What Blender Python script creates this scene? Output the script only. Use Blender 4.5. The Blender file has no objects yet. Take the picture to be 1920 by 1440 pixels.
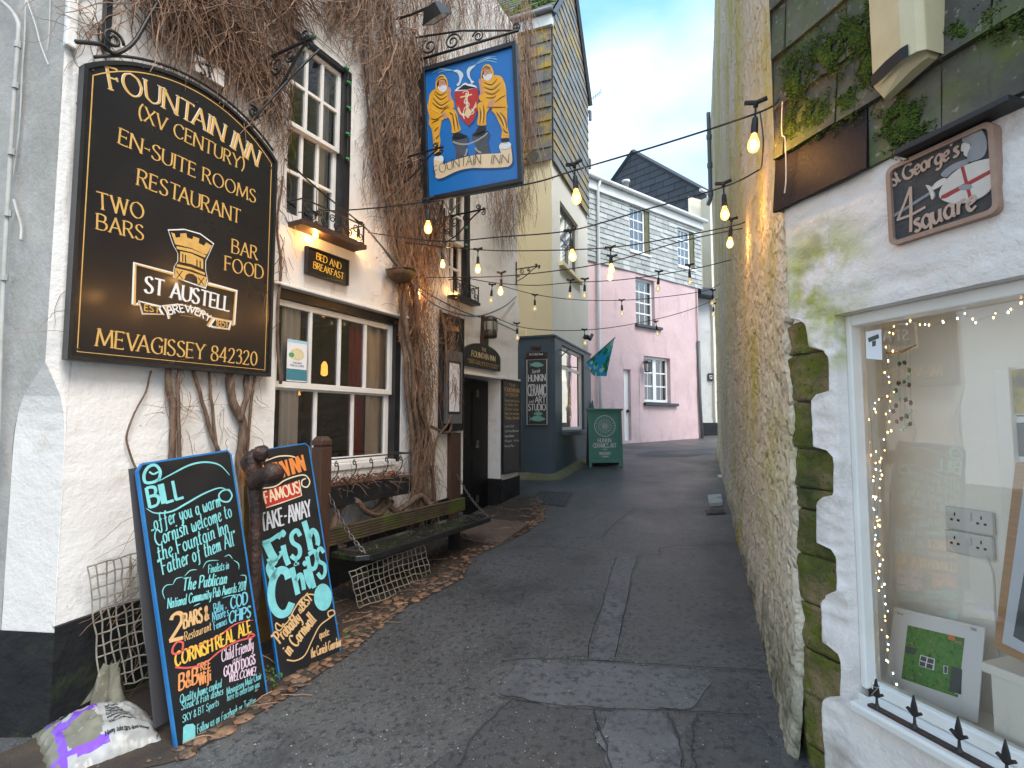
import bpy, math, random
from mathutils import Vector, noise, Matrix
R = math.radians
rnd = random.Random(7)
scene = bpy.context.scene
# ---------------------------------------------------------------- camera
FPX, TILT, CAMH = 1000.0, R(4.0), 1.65
CAM = Vector((0, 0, CAMH))
cd = bpy.data.cameras.new('camera'); cam = bpy.data.objects.new('camera', cd)
scene.collection.objects.link(cam); scene.camera = cam
cam.location = CAM; cam.rotation_euler = (R(90) + TILT, 0, 0)
cd.sensor_width = 36.0; cd.lens = 36.0 * FPX / 1920.0; cd.clip_start = 0.05; cd.clip_end = 500
# ---------------------------------------------------------------- sky, sun, exposure
SUN_EL, SUN_AZ = 52, 142          # azimuth clockwise from +Y : behind the camera
w = bpy.data.worlds.new('World'); scene.world = w; w.use_nodes = True
nt = w.node_tree; nt.nodes.clear()
sky = nt.nodes.new('ShaderNodeTexSky'); sky.sky_type = 'NISHITA'; sky.sun_disc = False
sky.sun_elevation = R(SUN_EL); sky.sun_rotation = R(SUN_AZ); sky.air_density = 1.0; sky.dust_density = 0.6
b1 = nt.nodes.new('ShaderNodeBackground'); b1.inputs[1].default_value = 0.15; hs_ = nt.nodes.new('ShaderNodeHueSaturation'); hs_.inputs['Hue'].default_value = 0.478; hs_.inputs['Saturation'].default_value = 1.16; hs_.inputs['Value'].default_value = 1.45
b2 = nt.nodes.new('ShaderNodeBackground'); b2.inputs[0].default_value = (0.84, 0.92, 1.0, 1); b2.inputs[1].default_value = 0.66
tc = nt.nodes.new('ShaderNodeTexCoord'); mp = nt.nodes.new('ShaderNodeMapping')
mp.inputs['Scale'].default_value = (1.2, 1.2, 2.6); mp.inputs['Location'].default_value = (0.35, 0.2, 0.1)
nz = nt.nodes.new('ShaderNodeTexNoise'); nz.inputs['Scale'].default_value = 1.7; nz.inputs['Detail'].default_value = 5; nz.inputs['Roughness'].default_value = 0.5
sx = nt.nodes.new('ShaderNodeSeparateXYZ')
mr = nt.nodes.new('ShaderNodeMapRange'); mr.inputs['From Min'].default_value = 0.20; mr.inputs['From Max'].default_value = 0.72; mr.inputs['To Min'].default_value = 0.66; mr.inputs['To Max'].default_value = -0.26
rp = nt.nodes.new('ShaderNodeMapRange'); rp.inputs['From Min'].default_value = 0.40; rp.inputs['From Max'].default_value = 0.70
ad = nt.nodes.new('ShaderNodeMath'); ad.operation = 'ADD'; ad.use_clamp = True
mx = nt.nodes.new('ShaderNodeMixShader'); ow = nt.nodes.new('ShaderNodeOutputWorld')
L = nt.links.new
L(sky.outputs[0], hs_.inputs['Color']); L(hs_.outputs[0], b1.inputs[0]); L(tc.outputs['Generated'], mp.inputs[0]); L(mp.outputs[0], nz.inputs['Vector'])
L(tc.outputs['Generated'], sx.inputs[0]); L(sx.outputs['Z'], mr.inputs['Value']); L(nz.outputs[0], rp.inputs['Value'])
L(mr.outputs[0], ad.inputs[0]); L(rp.outputs[0], ad.inputs[1]); L(ad.outputs[0], mx.inputs[0])
L(b1.outputs[0], mx.inputs[1]); L(b2.outputs[0], mx.inputs[2]); L(mx.outputs[0], ow.inputs[0])
sd = bpy.data.lights.new('sun', 'SUN'); sun = bpy.data.objects.new('sun', sd); scene.collection.objects.link(sun)
sd.energy = 1.5; sd.angle = R(28); sd.color = (1.0, 0.92, 0.80)
sun.rotation_euler = (R(90 - SUN_EL), 0, R(180 - SUN_AZ)); sun.location = (0, -5, 12)
scene.view_settings.view_transform = 'Standard'; scene.view_settings.look = 'None'
scene.view_settings.gamma = 1.0; scene.view_settings.use_curve_mapping = False
scene.view_settings.exposure = 1.27
try:
    scene.cycles.use_denoising = True; scene.cycles.max_bounces = 8; scene.cycles.sample_clamp_indirect = 6.0
    scene.cycles.transparent_max_bounces = 16
except Exception: pass

# ---------------------------------------------------------------- geometry helpers
ct, st = math.cos(TILT), math.sin(TILT)
def ray(px, py):
    u = (px - 960) / FPX; v = -(py - 720) / FPX
    return Vector((u, ct - st * v, st + ct * v))
def smin(x, k): return x if x < k else k
def gz(x, y):                      # the sloping street
    yy = y if y < 14 else 14 + (y - 14) * 0.55
    t = 0.3 - x
    xs = 0.3 - (t if t > 0.5 else (0.25 * (t + 0.5) ** 2 / 0.5 if t > -0.5 else 0)) 
    return 0.072 * yy + 0.087 * xs - 0.16
def ground(px, py, dz=0.0):
    d = ray(px, py); lo, hi = 0.2, 80.0
    for _ in range(60):
        m = (lo + hi) / 2; p = CAM + d * m
        if p.z > gz(p.x, p.y) + dz: lo = m
        else: hi = m
    return CAM + d * lo
class Fr:
    """a plane: origin o, axes u (right), v (up), n (towards the viewer)"""
    def __init__(s, o, u, v=(0, 0, 1)):
        s.o = Vector(o); s.u = Vector(u).normalized(); s.v = Vector(v).normalized(); s.n = s.u.cross(s.v)
    def P(s, a, b, c=0.0): return s.o + s.u * a + s.v * b + s.n * c
    def px(s, x, y, c=0.0):
        d = ray(x, y); t = (s.o + s.n * c - CAM).dot(s.n) / d.dot(s.n); p = CAM + d * t - s.o
        return (p.dot(s.u), p.dot(s.v))
    def W(s, x, y, c=0.0):
        a, b = s.px(x, y, c); return s.P(a, b, c)
def vert(o, ang):                  # vertical plane, u at compass angle ang (deg from +Y to +X)
    return Fr(o, (math.sin(R(ang)), math.cos(R(ang)), 0))
def cr(pts, n=6, closed=False):    # catmull-rom
    P = [Vector(p) for p in pts]; out = []
    N = len(P)
    for i in range(N if closed else N - 1):
        if closed: p0, p1, p2, p3 = P[(i - 1) % N], P[i], P[(i + 1) % N], P[(i + 2) % N]
        else: p0, p1, p2, p3 = P[max(i - 1, 0)], P[i], P[i + 1], P[min(i + 2, N - 1)]
        for k in range(n):
            t = k / n
            out.append(0.5 * ((2 * p1) + (p2 - p0) * t + (2 * p0 - 5 * p1 + 4 * p2 - p3) * t * t + (3 * p1 - p0 - 3 * p2 + p3) * t ** 3))
    if not closed: out.append(P[-1].copy())
    return out
def nz3(p, s, seed=0.0): return noise.noise(Vector((p[0] * s + seed, p[1] * s - seed, p[2] * s + 2 * seed)))
def wpos(o):
    v = Vector((0, 0, 0))
    while o: v = v + o.location; o = o.parent
    return v
class MB:
    def __init__(s): s.v = []; s.f = []; s.m = []
    def face(s, pts, mi=0):
        i = len(s.v); s.v.extend([Vector(p) for p in pts]); s.f.append(tuple(range(i, i + len(pts)))); s.m.append(mi)
    def grid(s, rows, mi=0, flip=False, mf=None):
        i = len(s.v); nr, nc = len(rows), len(rows[0])
        for r in rows: s.v.extend([Vector(p) for p in r])
        for r in range(nr - 1):
            for c in range(nc - 1):
                q = (i + r * nc + c, i + r * nc + c + 1, i + (r + 1) * nc + c + 1, i + (r + 1) * nc + c)
                s.f.append(q[::-1] if flip else q); s.m.append(mf(r, c) if mf else mi)
    def box(s, F, a0, a1, b0, b1, c0, c1, mi=0):
        P = [F.P(a, b, c) for c in (c0, c1) for b in (b0, b1) for a in (a0, a1)]
        i = len(s.v); s.v.extend(P)
        for q in ((4, 5, 7, 6), (1, 0, 2, 3), (0, 4, 6, 2), (5, 1, 3, 7), (2, 6, 7, 3), (0, 1, 5, 4)):
            s.f.append(tuple(i + k for k in q)); s.m.append(mi)
    def prism(s, F, poly, c0, c1, mi=0, side=None):
        n = len(poly); i = len(s.v)
        ar = sum(poly[k][0] * poly[(k + 1) % n][1] - poly[(k + 1) % n][0] * poly[k][1] for k in range(n))
        if ar < 0: poly = poly[::-1]
        for c in (c0, c1): s.v.extend([F.P(p[0], p[1], c) for p in poly])
        s.f.append(tuple(range(i + n, i + 2 * n))); s.m.append(mi)
        s.f.append(tuple(reversed(range(i, i + n)))); s.m.append(mi)
        for k in range(n):
            j = (k + 1) % n
            s.f.append((i + k, i + j, i + n + j, i + n + k)); s.m.append(mi if side is None else side)
    def tube(s, pts, r, n=6, mi=0, cap=True, closed=False):
        pts = [Vector(p) for p in pts]
        N = len(pts); i0 = len(s.v)
        if N < 2: return
        ref = None
        for k in range(N):
            if closed: t = pts[(k + 1) % N] - pts[(k - 1) % N]
            else: t = pts[min(k + 1, N - 1)] - pts[max(k - 1, 0)]
            if t.length < 1e-9: t = Vector((0, 0, 1))
            t.normalize()
            if ref is None:
                ref = Vector((0, 0, 1)) if abs(t.z) < 0.9 else Vector((1, 0, 0))
            x = ref - t * ref.dot(t)
            if x.length < 1e-6: x = t.orthogonal()
            x.normalize(); y = t.cross(x); ref = x
            rr = r[k] if isinstance(r, (list, tuple)) else r
            for q in range(n):
                a = 2 * math.pi * q / n
                s.v.append(pts[k] + x * (math.cos(a) * rr) + y * (math.sin(a) * rr))
        for k in range(N if closed else N - 1):
            k2 = (k + 1) % N
            for q in range(n):
                q2 = (q + 1) % n
                s.f.append((i0 + k * n + q, i0 + k * n + q2, i0 + k2 * n + q2, i0 + k2 * n + q)); s.m.append(mi)
        if cap and not closed:
            s.f.append(tuple(reversed(range(i0, i0 + n)))); s.m.append(mi)
            s.f.append(tuple(range(i0 + (N - 1) * n, i0 + N * n))); s.m.append(mi)
    def lathe(s, o, prof, n=16, mi=0, ax=(0, 0, 1)):
        o = Vector(o); ax = Vector(ax).normalized(); x = ax.orthogonal().normalized(); y = ax.cross(x)
        rows = []
        for (r, h) in prof:
            rows.append([o + ax * h + x * (r * math.cos(2 * math.pi * k / n)) + y * (r * math.sin(2 * math.pi * k / n)) for k in range(n + 1)])
        s.grid(rows, mi)
    def blob(s, c, r, mi=0, n=8, m=6, wob=0.0, seed=0.0, sq=(1, 1, 1)):
        rows = []
        for j in range(m + 1):
            th = math.pi * j / m; row = []
            for k in range(n + 1):
                ph = 2 * math.pi * (k % n) / n
                d = Vector((math.sin(th) * math.cos(ph), math.sin(th) * math.sin(ph), -math.cos(th)))
                q = 1 + wob * nz3(d, 1.6, seed)
                row.append(Vector(c) + Vector((d.x * sq[0], d.y * sq[1], d.z * sq[2])) * (r * q))
            rows.append(row)
        s.grid(rows, mi)
    def obj(s, name, mats, parent=None, smooth=False, label=None, bevel=0.0, base=None):
        if not isinstance(mats, (list, tuple)): mats = [mats]
        off = wpos(parent) if parent else (Vector(base) if base is not None else Vector((0, 0, 0)))
        if parent is None and base is None and s.v:
            n = len(s.v); off = Vector((sum(v.x for v in s.v) / n, sum(v.y for v in s.v) / n, min(v.z for v in s.v)))
        me = bpy.data.meshes.new(name); me.from_pydata([tuple(v - off) for v in s.v], [], s.f)
        for m in mats: me.materials.append(m)
        me.polygons.foreach_set('material_index', s.m)
        if smooth: me.polygons.foreach_set('use_smooth', [True] * len(s.f))
        me.update()
        o = bpy.data.objects.new(name, me); scene.collection.objects.link(o)
        if parent: o.parent = parent
        else: o.location = off
        if label: o['label'] = label
        if bevel:
            bm = o.modifiers.new('bevel', 'BEVEL'); bm.width = bevel; bm.segments = 2; bm.limit_method = 'ANGLE'; bm.angle_limit = R(40)
        return o
def thing(name, label, cat, loc, group=None):
    o = bpy.data.objects.new(name, None); scene.collection.objects.link(o); o.location = Vector(loc)
    o['label'] = label; o['category'] = cat; o.empty_display_size = 0.1
    if group: o['group'] = group
    return o
def tag(o, label, cat, group=None, kind=None):
    o['label'] = label; o['category'] = cat
    if group: o['group'] = group
    if kind: o['kind'] = kind
    return o
def struct(o): o['kind'] = 'structure'; return o
def wallgrid(mb, F, a0, a1, b0, b1, holes=(), step=0.08, amp=0.006, sc=3.0, c=0.0, rev=0.15, mi=0, edge=True, fn=None):
    """a lumpy wall face with openings; each opening gets reveals of depth rev"""
    def cuts(lo, hi, extra):
        e = sorted(set([lo, hi] + [x for x in extra if lo < x < hi])); out = []
        for i in range(len(e) - 1):
            n = max(1, int((e[i + 1] - e[i]) / step + 0.5))
            out += [e[i] + (e[i + 1] - e[i]) * k / n for k in range(n)]
        return out + [hi]
    A = cuts(a0, a1, [h[0] for h in holes] + [h[1] for h in holes]); B = cuts(b0, b1, [h[2] for h in holes] + [h[3] for h in holes])
    idx = {}; i0 = len(mb.v)
    for j, b in enumerate(B):
        for i, a in enumerate(A):
            p = F.P(a, b, 0); d = amp * (nz3(p, sc) + 0.5 * nz3(p, sc * 2.7, 3.1))
            if fn: d += fn(a, b)
            idx[(i, j)] = len(mb.v); mb.v.append(F.P(a, b, c + d))
    for j in range(len(B) - 1):
        for i in range(len(A) - 1):
            am, bm_ = (A[i] + A[i + 1]) / 2, (B[j] + B[j + 1]) / 2
            if any(h[0] < am < h[1] and h[2] < bm_ < h[3] for h in holes): continue
            mb.f.append((idx[(i, j)], idx[(i + 1, j)], idx[(i + 1, j + 1)], idx[(i, j + 1)])); mb.m.append(mi)
    for h in holes:
        hb0, hb1 = max(h[2], b0), min(h[3], b1); ha0, ha1 = max(h[0], a0), min(h[1], a1)
        d = c - (h[4] if len(h) > 4 else rev); e = c + 0.002
        mb.face([F.P(ha0, hb0, e), F.P(ha0, hb0, d), F.P(ha0, hb1, d), F.P(ha0, hb1, e)], mi)
        mb.face([F.P(ha1, hb0, d), F.P(ha1, hb0, e), F.P(ha1, hb1, e), F.P(ha1, hb1, d)], mi)
        mb.face([F.P(ha0, hb1, e), F.P(ha0, hb1, d), F.P(ha1, hb1, d), F.P(ha1, hb1, e)], mi)
        mb.face([F.P(ha0, hb0, d), F.P(ha0, hb0, e), F.P(ha1, hb0, e), F.P(ha1, hb0, d)], mi)
def clip(poly, reg):               # convex clip of poly by counter-clockwise convex region
    out = poly
    for k in range(len(reg)):
        A, B = reg[k], reg[(k + 1) % len(reg)]; src, out = out, []
        side = lambda p: (B[0] - A[0]) * (p[1] - A[1]) - (B[1] - A[1]) * (p[0] - A[0])
        for i in range(len(src)):
            p, q = src[i], src[(i + 1) % len(src)]; sp, sq = side(p), side(q)
            if sp >= 0: out.append(p)
            if sp * sq < 0:
                t = sp / (sp - sq); out.append((p[0] + (q[0] - p[0]) * t, p[1] + (q[1] - p[1]) * t))
        if not out: return []
    return out
def slates(mb, F, reg, rh, sw, th=0.012, c=0.0, holes=(), jit=0.15, seed=1, gap=0.004, mi=0):
    """courses of slates over a convex region, lower edge proud"""
    rr = random.Random(seed)
    b0 = min(p[1] for p in reg); b1 = max(p[1] for p in reg); a0 = min(p[0] for p in reg); a1 = max(p[0] for p in reg)
    b = b0; k = 0
    while b < b1:
        a = a0 - sw * ((k % 2) * 0.5 + rr.uniform(0, jit))
        while a < a1:
            wd = sw * rr.uniform(1 - jit, 1 + jit)
            cell = [(a + gap, b + rr.uniform(-.01, .01) * rh), (a + wd - gap, b + rr.uniform(-.01, .01) * rh), (a + wd - gap, b + rh * 1.02), (a + gap, b + rh * 1.02)]
            pl = clip(cell, reg)
            am, bm_ = a + wd / 2, b + rh / 2
            if len(pl) > 2:
                pieces = [pl]
                for h in holes:      # cut round openings
                    nxt = []
                    for q in pieces:
                        for hr in ([(-99, -99), (h[0], -99), (h[0], 99), (-99, 99)], [(h[1], -99), (99, -99), (99, 99), (h[1], 99)],
                                   [(h[0], -99), (h[1], -99), (h[1], h[2]), (h[0], h[2])], [(h[0], h[3]), (h[1], h[3]), (h[1], 99), (h[0], 99)]):
                            z = clip(q, hr)
                            if len(z) > 2: nxt.append(z)
                    pieces = nxt
                t1 = th * rr.uniform(.8, 1.5)
                for q in pieces:
                    i = len(mb.v); n = len(q)
                    for p in q:
                        f = 1 - (p[1] - b) / rh; mb.v.append(F.P(p[0], p[1], c + 0.002 + t1 * f))
                    for p in q: mb.v.append(F.P(p[0], p[1], c - 0.004))
                    mb.f.append(tuple(range(i, i + n))); mb.m.append(mi)
                    for x in range(n):
                        y = (x + 1) % n; mb.f.append((i + n + x, i + n + y, i + y, i + x)); mb.m.append(mi)
            a += wd
        b += rh; k += 1
# ---------------------------------------------------------------- materials
def col4(c): return (c[0], c[1], c[2], 1)
def mat(name, c1, c2=None, sc=4.0, rough=0.7, rough2=None, bump=0.0, bsc=40.0, bump2=0.0, bsc2=8.0, stains=(), metal=0.0, spec=0.4, coat=0.0,
        island=0.0, det=6.0, stretch=None, emis=None, es=0.0, bdist=0.01, vor=0.0, flick=0.0, transl=0.0):
    m = bpy.data.materials.new(name); m.use_nodes = True; t = m.node_tree; N = t.nodes; Lk = t.links.new
    bs = N['Principled BSDF']
    geo = N.new('ShaderNodeNewGeometry')
    vec = geo.outputs['Position']
    def mapped(s):
        q = N.new('ShaderNodeMapping'); q.inputs['Scale'].default_value = s; Lk(geo.outputs['Position'], q.inputs[0]); return q.outputs[0]
    def nzn(scale, v=None, d=det):
        q = N.new('ShaderNodeTexNoise'); q.inputs['Scale'].default_value = scale; q.inputs['Detail'].default_value = d; q.inputs['Roughness'].default_value = 0.6
        Lk(v if v is not None else vec, q.inputs['Vector']); return q.outputs[0]
    def mr(src, a, b, c=0.0, d=1.0):
        q = N.new('ShaderNodeMapRange'); q.inputs[1].default_value = a; q.inputs[2].default_value = b; q.inputs[3].default_value = c; q.inputs[4].default_value = d
        Lk(src, q.inputs[0]); return q.outputs[0]
    def mix(f, a, b):
        q = N.new('ShaderNodeMix'); q.data_type = 'RGBA'
        if isinstance(f, float): q.inputs[0].default_value = f
        else: Lk(f, q.inputs[0])
        for k, x in ((6, a), (7, b)):
            if isinstance(x, tuple): q.inputs[k].default_value = col4(x)
            else: Lk(x, q.inputs[k])
        return q.outputs[2]
    cur = tuple(c1)
    n1 = nzn(sc, mapped(stretch) if stretch else None)
    if c2: cur = mix(mr(n1, 0.35, 0.65), tuple(c1), tuple(c2))
    if island:
        hsv = N.new('ShaderNodeHueSaturation')
        if isinstance(cur, tuple): hsv.inputs['Color'].default_value = col4(cur)
        else: Lk(cur, hsv.inputs['Color'])
        Lk(mr(geo.outputs['Random Per Island'], 0, 1, 1 - island, 1 + island), hsv.inputs['Value'])
        cur = hsv.outputs[0]
    for s in stains:               # (colour, scale or (sx,sy,sz), lo, hi[, zlo, zhi] )  zlo->1, zhi->0
        c, ss, lo, hi = s[:4]
        f = nzn(1.0, mapped(ss)) if isinstance(ss, tuple) else nzn(ss)
        f = mr(f, lo, hi)
        if len(s) == 6 and isinstance(s[4], Vector):      # a blot of its own: centre, radius
            q = N.new('ShaderNodeVectorMath'); q.operation = 'DISTANCE'; Lk(vec, q.inputs[0]); q.inputs[1].default_value = s[4]; zz = mr(q.outputs['Value'], s[5] * .35, s[5], 1.0, 0.0)
            q = N.new('ShaderNodeMath'); q.operation = 'MULTIPLY'; Lk(f, q.inputs[0]); Lk(zz, q.inputs[1]); f = q.outputs[0]
        elif len(s) > 5:
            sp = N.new('ShaderNodeSeparateXYZ'); Lk(vec, sp.inputs[0]); zz = mr(sp.outputs['Z'], s[4], s[5], 1.0, 0.0)
            q = N.new('ShaderNodeMath'); q.operation = 'MULTIPLY'; Lk(f, q.inputs[0]); Lk(zz, q.inputs[1]); f = q.outputs[0]
        cur = mix(f, cur, tuple(c))
    if isinstance(cur, tuple): bs.inputs['Base Color'].default_value = col4(cur)
    else: Lk(cur, bs.inputs['Base Color'])
    if rough2 is not None: Lk(mr(n1, 0.3, 0.7, rough, rough2), bs.inputs['Roughness'])
    else: bs.inputs['Roughness'].default_value = rough
    bs.inputs['Metallic'].default_value = metal
    try: bs.inputs['Specular IOR Level'].default_value = spec
    except Exception: pass
    if coat:
        try: bs.inputs['Coat Weight'].default_value = coat; bs.inputs['Coat Roughness'].default_value = 0.12
        except Exception: pass
    if bump or bump2:
        h = None
        if bump:
            if vor:
                q = N.new('ShaderNodeTexVoronoi'); q.inputs['Scale'].default_value = bsc; Lk(vec, q.inputs['Vector']); h = q.outputs[0]
            else: h = nzn(bsc)
            bp = N.new('ShaderNodeBump'); bp.inputs['Strength'].default_value = bump; bp.inputs['Distance'].default_value = bdist; Lk(h, bp.inputs['Height'])
            last = bp
        if bump2:
            b2_ = N.new('ShaderNodeBump'); b2_.inputs['Strength'].default_value = bump2; b2_.inputs['Distance'].default_value = 0.05; Lk(nzn(bsc2), b2_.inputs['Height'])
            if bump: Lk(last.outputs[0], b2_.inputs['Normal'])
            last = b2_
        Lk(last.outputs[0], bs.inputs['Normal'])
    if flick:                      # thrown-on render: overlapping scales with sharp lower lips
        wv = N.new('ShaderNodeTexNoise'); wv.inputs['Scale'].default_value = 7.0; wv.inputs['Detail'].default_value = 2; Lk(vec, wv.inputs['Vector'])
        mp2 = N.new('ShaderNodeMapping'); mp2.inputs['Scale'].default_value = (11, 11, 15); Lk(vec, mp2.inputs[0])
        vm = N.new('ShaderNodeVectorMath'); vm.operation = 'MULTIPLY_ADD'; vm.inputs[1].default_value = (5, 5, 5); Lk(wv.outputs['Color'], vm.inputs[0]); Lk(mp2.outputs[0], vm.inputs[2])
        hs = []
        for sc_, k_ in ((1.0, 2.6), (2.1, 2.0)):
            q = N.new('ShaderNodeTexNoise'); q.inputs['Scale'].default_value = sc_ * .42; q.inputs['Detail'].default_value = 1.5; Lk(vm.outputs[0], q.inputs['Vector'])
            a_ = N.new('ShaderNodeMath'); a_.operation = 'MULTIPLY'; a_.inputs[1].default_value = k_; Lk(q.outputs[0], a_.inputs[0])
            b_ = N.new('ShaderNodeMath'); b_.operation = 'FRACT'; Lk(a_.outputs[0], b_.inputs[0]); hs.append(b_.outputs[0])
        s_ = N.new('ShaderNodeMath'); s_.operation = 'MULTIPLY_ADD'; s_.inputs[1].default_value = .5; Lk(hs[1], s_.inputs[0]); Lk(hs[0], s_.inputs[2])
        b3 = N.new('ShaderNodeBump'); b3.inputs['Strength'].default_value = 1.0; b3.inputs['Distance'].default_value = flick; Lk(s_.outputs[0], b3.inputs['Height'])
        if bump or bump2: Lk(last.outputs[0], b3.inputs['Normal'])
        Lk(b3.outputs[0], bs.inputs['Normal'])
    if transl:
        ot = [n for n in N if n.type == 'OUTPUT_MATERIAL'][0]; tl = N.new('ShaderNodeBsdfTranslucent'); tl.inputs[0].default_value = col4(c1); mx2 = N.new('ShaderNodeMixShader'); mx2.inputs[0].default_value = transl
        Lk(bs.outputs[0], mx2.inputs[1]); Lk(tl.outputs[0], mx2.inputs[2]); Lk(mx2.outputs[0], ot.inputs[0])
    if emis:
        bs.inputs['Emission Color'].default_value = col4(emis); bs.inputs['Emission Strength'].default_value = es
    return m
def glassmat(name, tint=(1, 1, 1), refl=1.0, wob=0.05):
    m = bpy.data.materials.new(name); m.use_nodes = True; t = m.node_tree; N = t.nodes; N.clear(); Lk = t.links.new
    o = N.new('ShaderNodeOutputMaterial'); tr = N.new('ShaderNodeBsdfTransparent'); tr.inputs[0].default_value = col4(tint)
    gl = N.new('ShaderNodeBsdfGlossy'); gl.inputs['Roughness'].default_value = 0.015; gl.inputs[0].default_value = (1, 1, 1, 1)
    fr = N.new('ShaderNodeFresnel'); fr.inputs[0].default_value = 1.5
    k = N.new('ShaderNodeMath'); k.operation = 'MULTIPLY'; k.inputs[1].default_value = refl; k.use_clamp = True
    geo = N.new('ShaderNodeNewGeometry'); nzz = N.new('ShaderNodeTexNoise'); nzz.inputs['Scale'].default_value = 2.2
    bp = N.new('ShaderNodeBump'); bp.inputs['Strength'].default_value = wob; bp.inputs['Distance'].default_value = 0.02
    Lk(geo.outputs['Position'], nzz.inputs['Vector']); Lk(nzz.outputs[0], bp.inputs['Height']); Lk(bp.outputs[0], gl.inputs['Normal'])
    mx = N.new('ShaderNodeMixShader'); Lk(fr.outputs[0], k.inputs[0]); Lk(k.outputs[0], mx.inputs[0]); Lk(tr.outputs[0], mx.inputs[1]); Lk(gl.outputs[0], mx.inputs[2])
    Lk(mx.outputs[0], o.inputs[0]); return m
def emit(name, c, s):
    m = bpy.data.materials.new(name); m.use_nodes = True; N = m.node_tree.nodes; N.clear()
    e = N.new('ShaderNodeEmission'); e.inputs[0].default_value = col4(c); e.inputs[1].default_value = s
    o = N.new('ShaderNodeOutputMaterial'); m.node_tree.links.new(e.outputs[0], o.inputs[0]); return m
M = {}
RBM = (tuple(CAM + ray(1515, 520) * 2.45), .34, tuple(CAM + ray(1560, 625) * 2.36), .20)
DIRT = (0.16, 0.13, 0.10)
M['white'] = mat('lime_white', (0.78, 0.755, 0.72), (0.70, 0.67, 0.63), 1.3, 0.85, bump=0.35, bsc=45, bump2=0.25, bsc2=9,
    stains=[((0.42, 0.36, 0.29), 2.2, 0.60, 0.86), ((0.25, 0.22, 0.18), (9, 9, 1.2), 0.62, 0.85), ((0.22, 0.19, 0.14), 14.0, 0.70, 0.78)])
M['chamfer'] = mat('chamfer_shaded_white', (0.66, 0.625, 0.58), (0.60, 0.565, 0.525), 1.6, 0.85, bump=0.35, bsc=45, bump2=0.25, bsc2=9, stains=[((0.42, 0.36, 0.29), 2.6, 0.64, 0.86)])  # wall limewash darkened in its colour to shade the cut corner
M['plinth'] = mat('plinth_black', (0.009, 0.009, 0.010), (0.016, 0.016, 0.017), 3, 0.6, spec=.25, bump=0.5, bsc=22, bump2=0.3,
    stains=[((0.05, 0.075, 0.02), 2.5, 0.52, 0.75, -0.1, 0.5), ((0.16, 0.15, 0.14), 60, 0.72, 0.76)])
M['grey_render'] = mat('grey_render', (0.42, 0.385, 0.34), (0.31, 0.285, 0.25), 1.6, 0.9, bump=0.4, bsc=50, bump2=0.3, bsc2=7, stains=[((0.42, 0.41, 0.39), 4, .55, .75)])
M['asphalt'] = mat('asphalt', (0.070, 0.067, 0.063), (0.102, 0.098, 0.092), 0.9, 0.30, rough2=0.58, bump=0.75, bsc=150, bump2=0.25, bsc2=3.0, bdist=0.006,
    stains=[((0.030, 0.030, 0.032), 26, 0.50, 0.66), ((0.30, 0.29, 0.275), 95, 0.635, 0.68), ((0.15, 0.147, 0.143), 48, 0.60, 0.68), ((0.028, 0.027, 0.027), 1.3, 0.53, 0.76), ((0.055, 0.045, 0.037), 0.7, 0.55, 0.75)], spec=0.5)
M['asphalt_pale'] = mat('asphalt_patch', (0.096, 0.095, 0.096), (0.132, 0.130, 0.130), 1.3, 0.34, rough2=0.55, bump=0.8, bsc=120, bdist=0.006,
    stains=[((0.26, 0.26, 0.26), 110, 0.64, 0.69), ((0.045, 0.045, 0.048), 24, .50, .66), ((0.05, 0.05, 0.055), 3, 0.5, 0.72)], spec=0.5)
M['asphalt_dark'] = mat('asphalt_repair', (0.050, 0.049, 0.048), (0.072, 0.070, 0.067), 1.2, 0.42, rough2=0.65, bump=0.8, bsc=120, bdist=0.006,
    stains=[((0.025, 0.025, 0.026), 26, 0.50, 0.66), ((0.25, 0.24, 0.23), 95, 0.64, 0.69), ((0.06, 0.045, 0.035), 3, .55, .75)], spec=0.5)
M['tar'] = mat('tar_seam', (0.028, 0.028, 0.029), None, rough=0.6)
M['dirt'] = mat('dirt', (0.035, 0.026, 0.02), (0.06, 0.042, 0.028), 5, 0.9, bump=0.8, bsc=60, stains=[((0.10, 0.055, 0.02), 9, .6, .75), ((.04, .06, .015), 3, .62, .75)])
M['cobble'] = mat('cobble', (0.24, 0.125, 0.065), (0.10, 0.065, 0.045), 5, 0.35, bump=0.5, bsc=60, island=0.55, stains=[((0.03, 0.026, 0.022), 9, .52, .68)])
M['brown_mat'] = mat('doorstep_stone', (0.15, 0.10, 0.07), (0.11, 0.075, 0.055), 5, 0.8, bump=0.7, bsc=120, stains=[((0.24, 0.17, 0.12), 90, .6, .7)])
M['signblack'] = mat('sign_black', (0.012, 0.012, 0.014), (0.017, 0.015, 0.015), 3, 0.20, rough2=0.30, bump=0.06, bsc=25, coat=0.25, stains=[((0.13, 0.11, 0.085), (70, 70, 9), 0.74, 0.79), ((0.06, 0.055, 0.05), (22, 22, 3), 0.68, 0.8)])
M['gold'] = mat('gold_paint', (0.66, 0.40, 0.12), (0.56, 0.33, 0.09), 20, 0.4, spec=0.4)
M['goldpale'] = mat('gold_pale', (0.74, 0.56, 0.29), None, rough=0.4)
M['letterwhite'] = mat('letter_white', (0.74, 0.73, 0.70), None, rough=0.45)
M['blackpaint'] = mat('black_paint', (0.013, 0.013, 0.014), (0.024, 0.023, 0.023), 6, 0.35, bump=0.15, bsc=30, stains=[((0.10, 0.085, 0.07), 40, .70, .75)])
M['iron'] = mat('wrought_iron', (0.014, 0.014, 0.015), (0.028, 0.024, 0.022), 12, 0.45, bump=0.2, bsc=60, stains=[((0.11, 0.045, 0.02), 25, .66, .74)])
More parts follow.
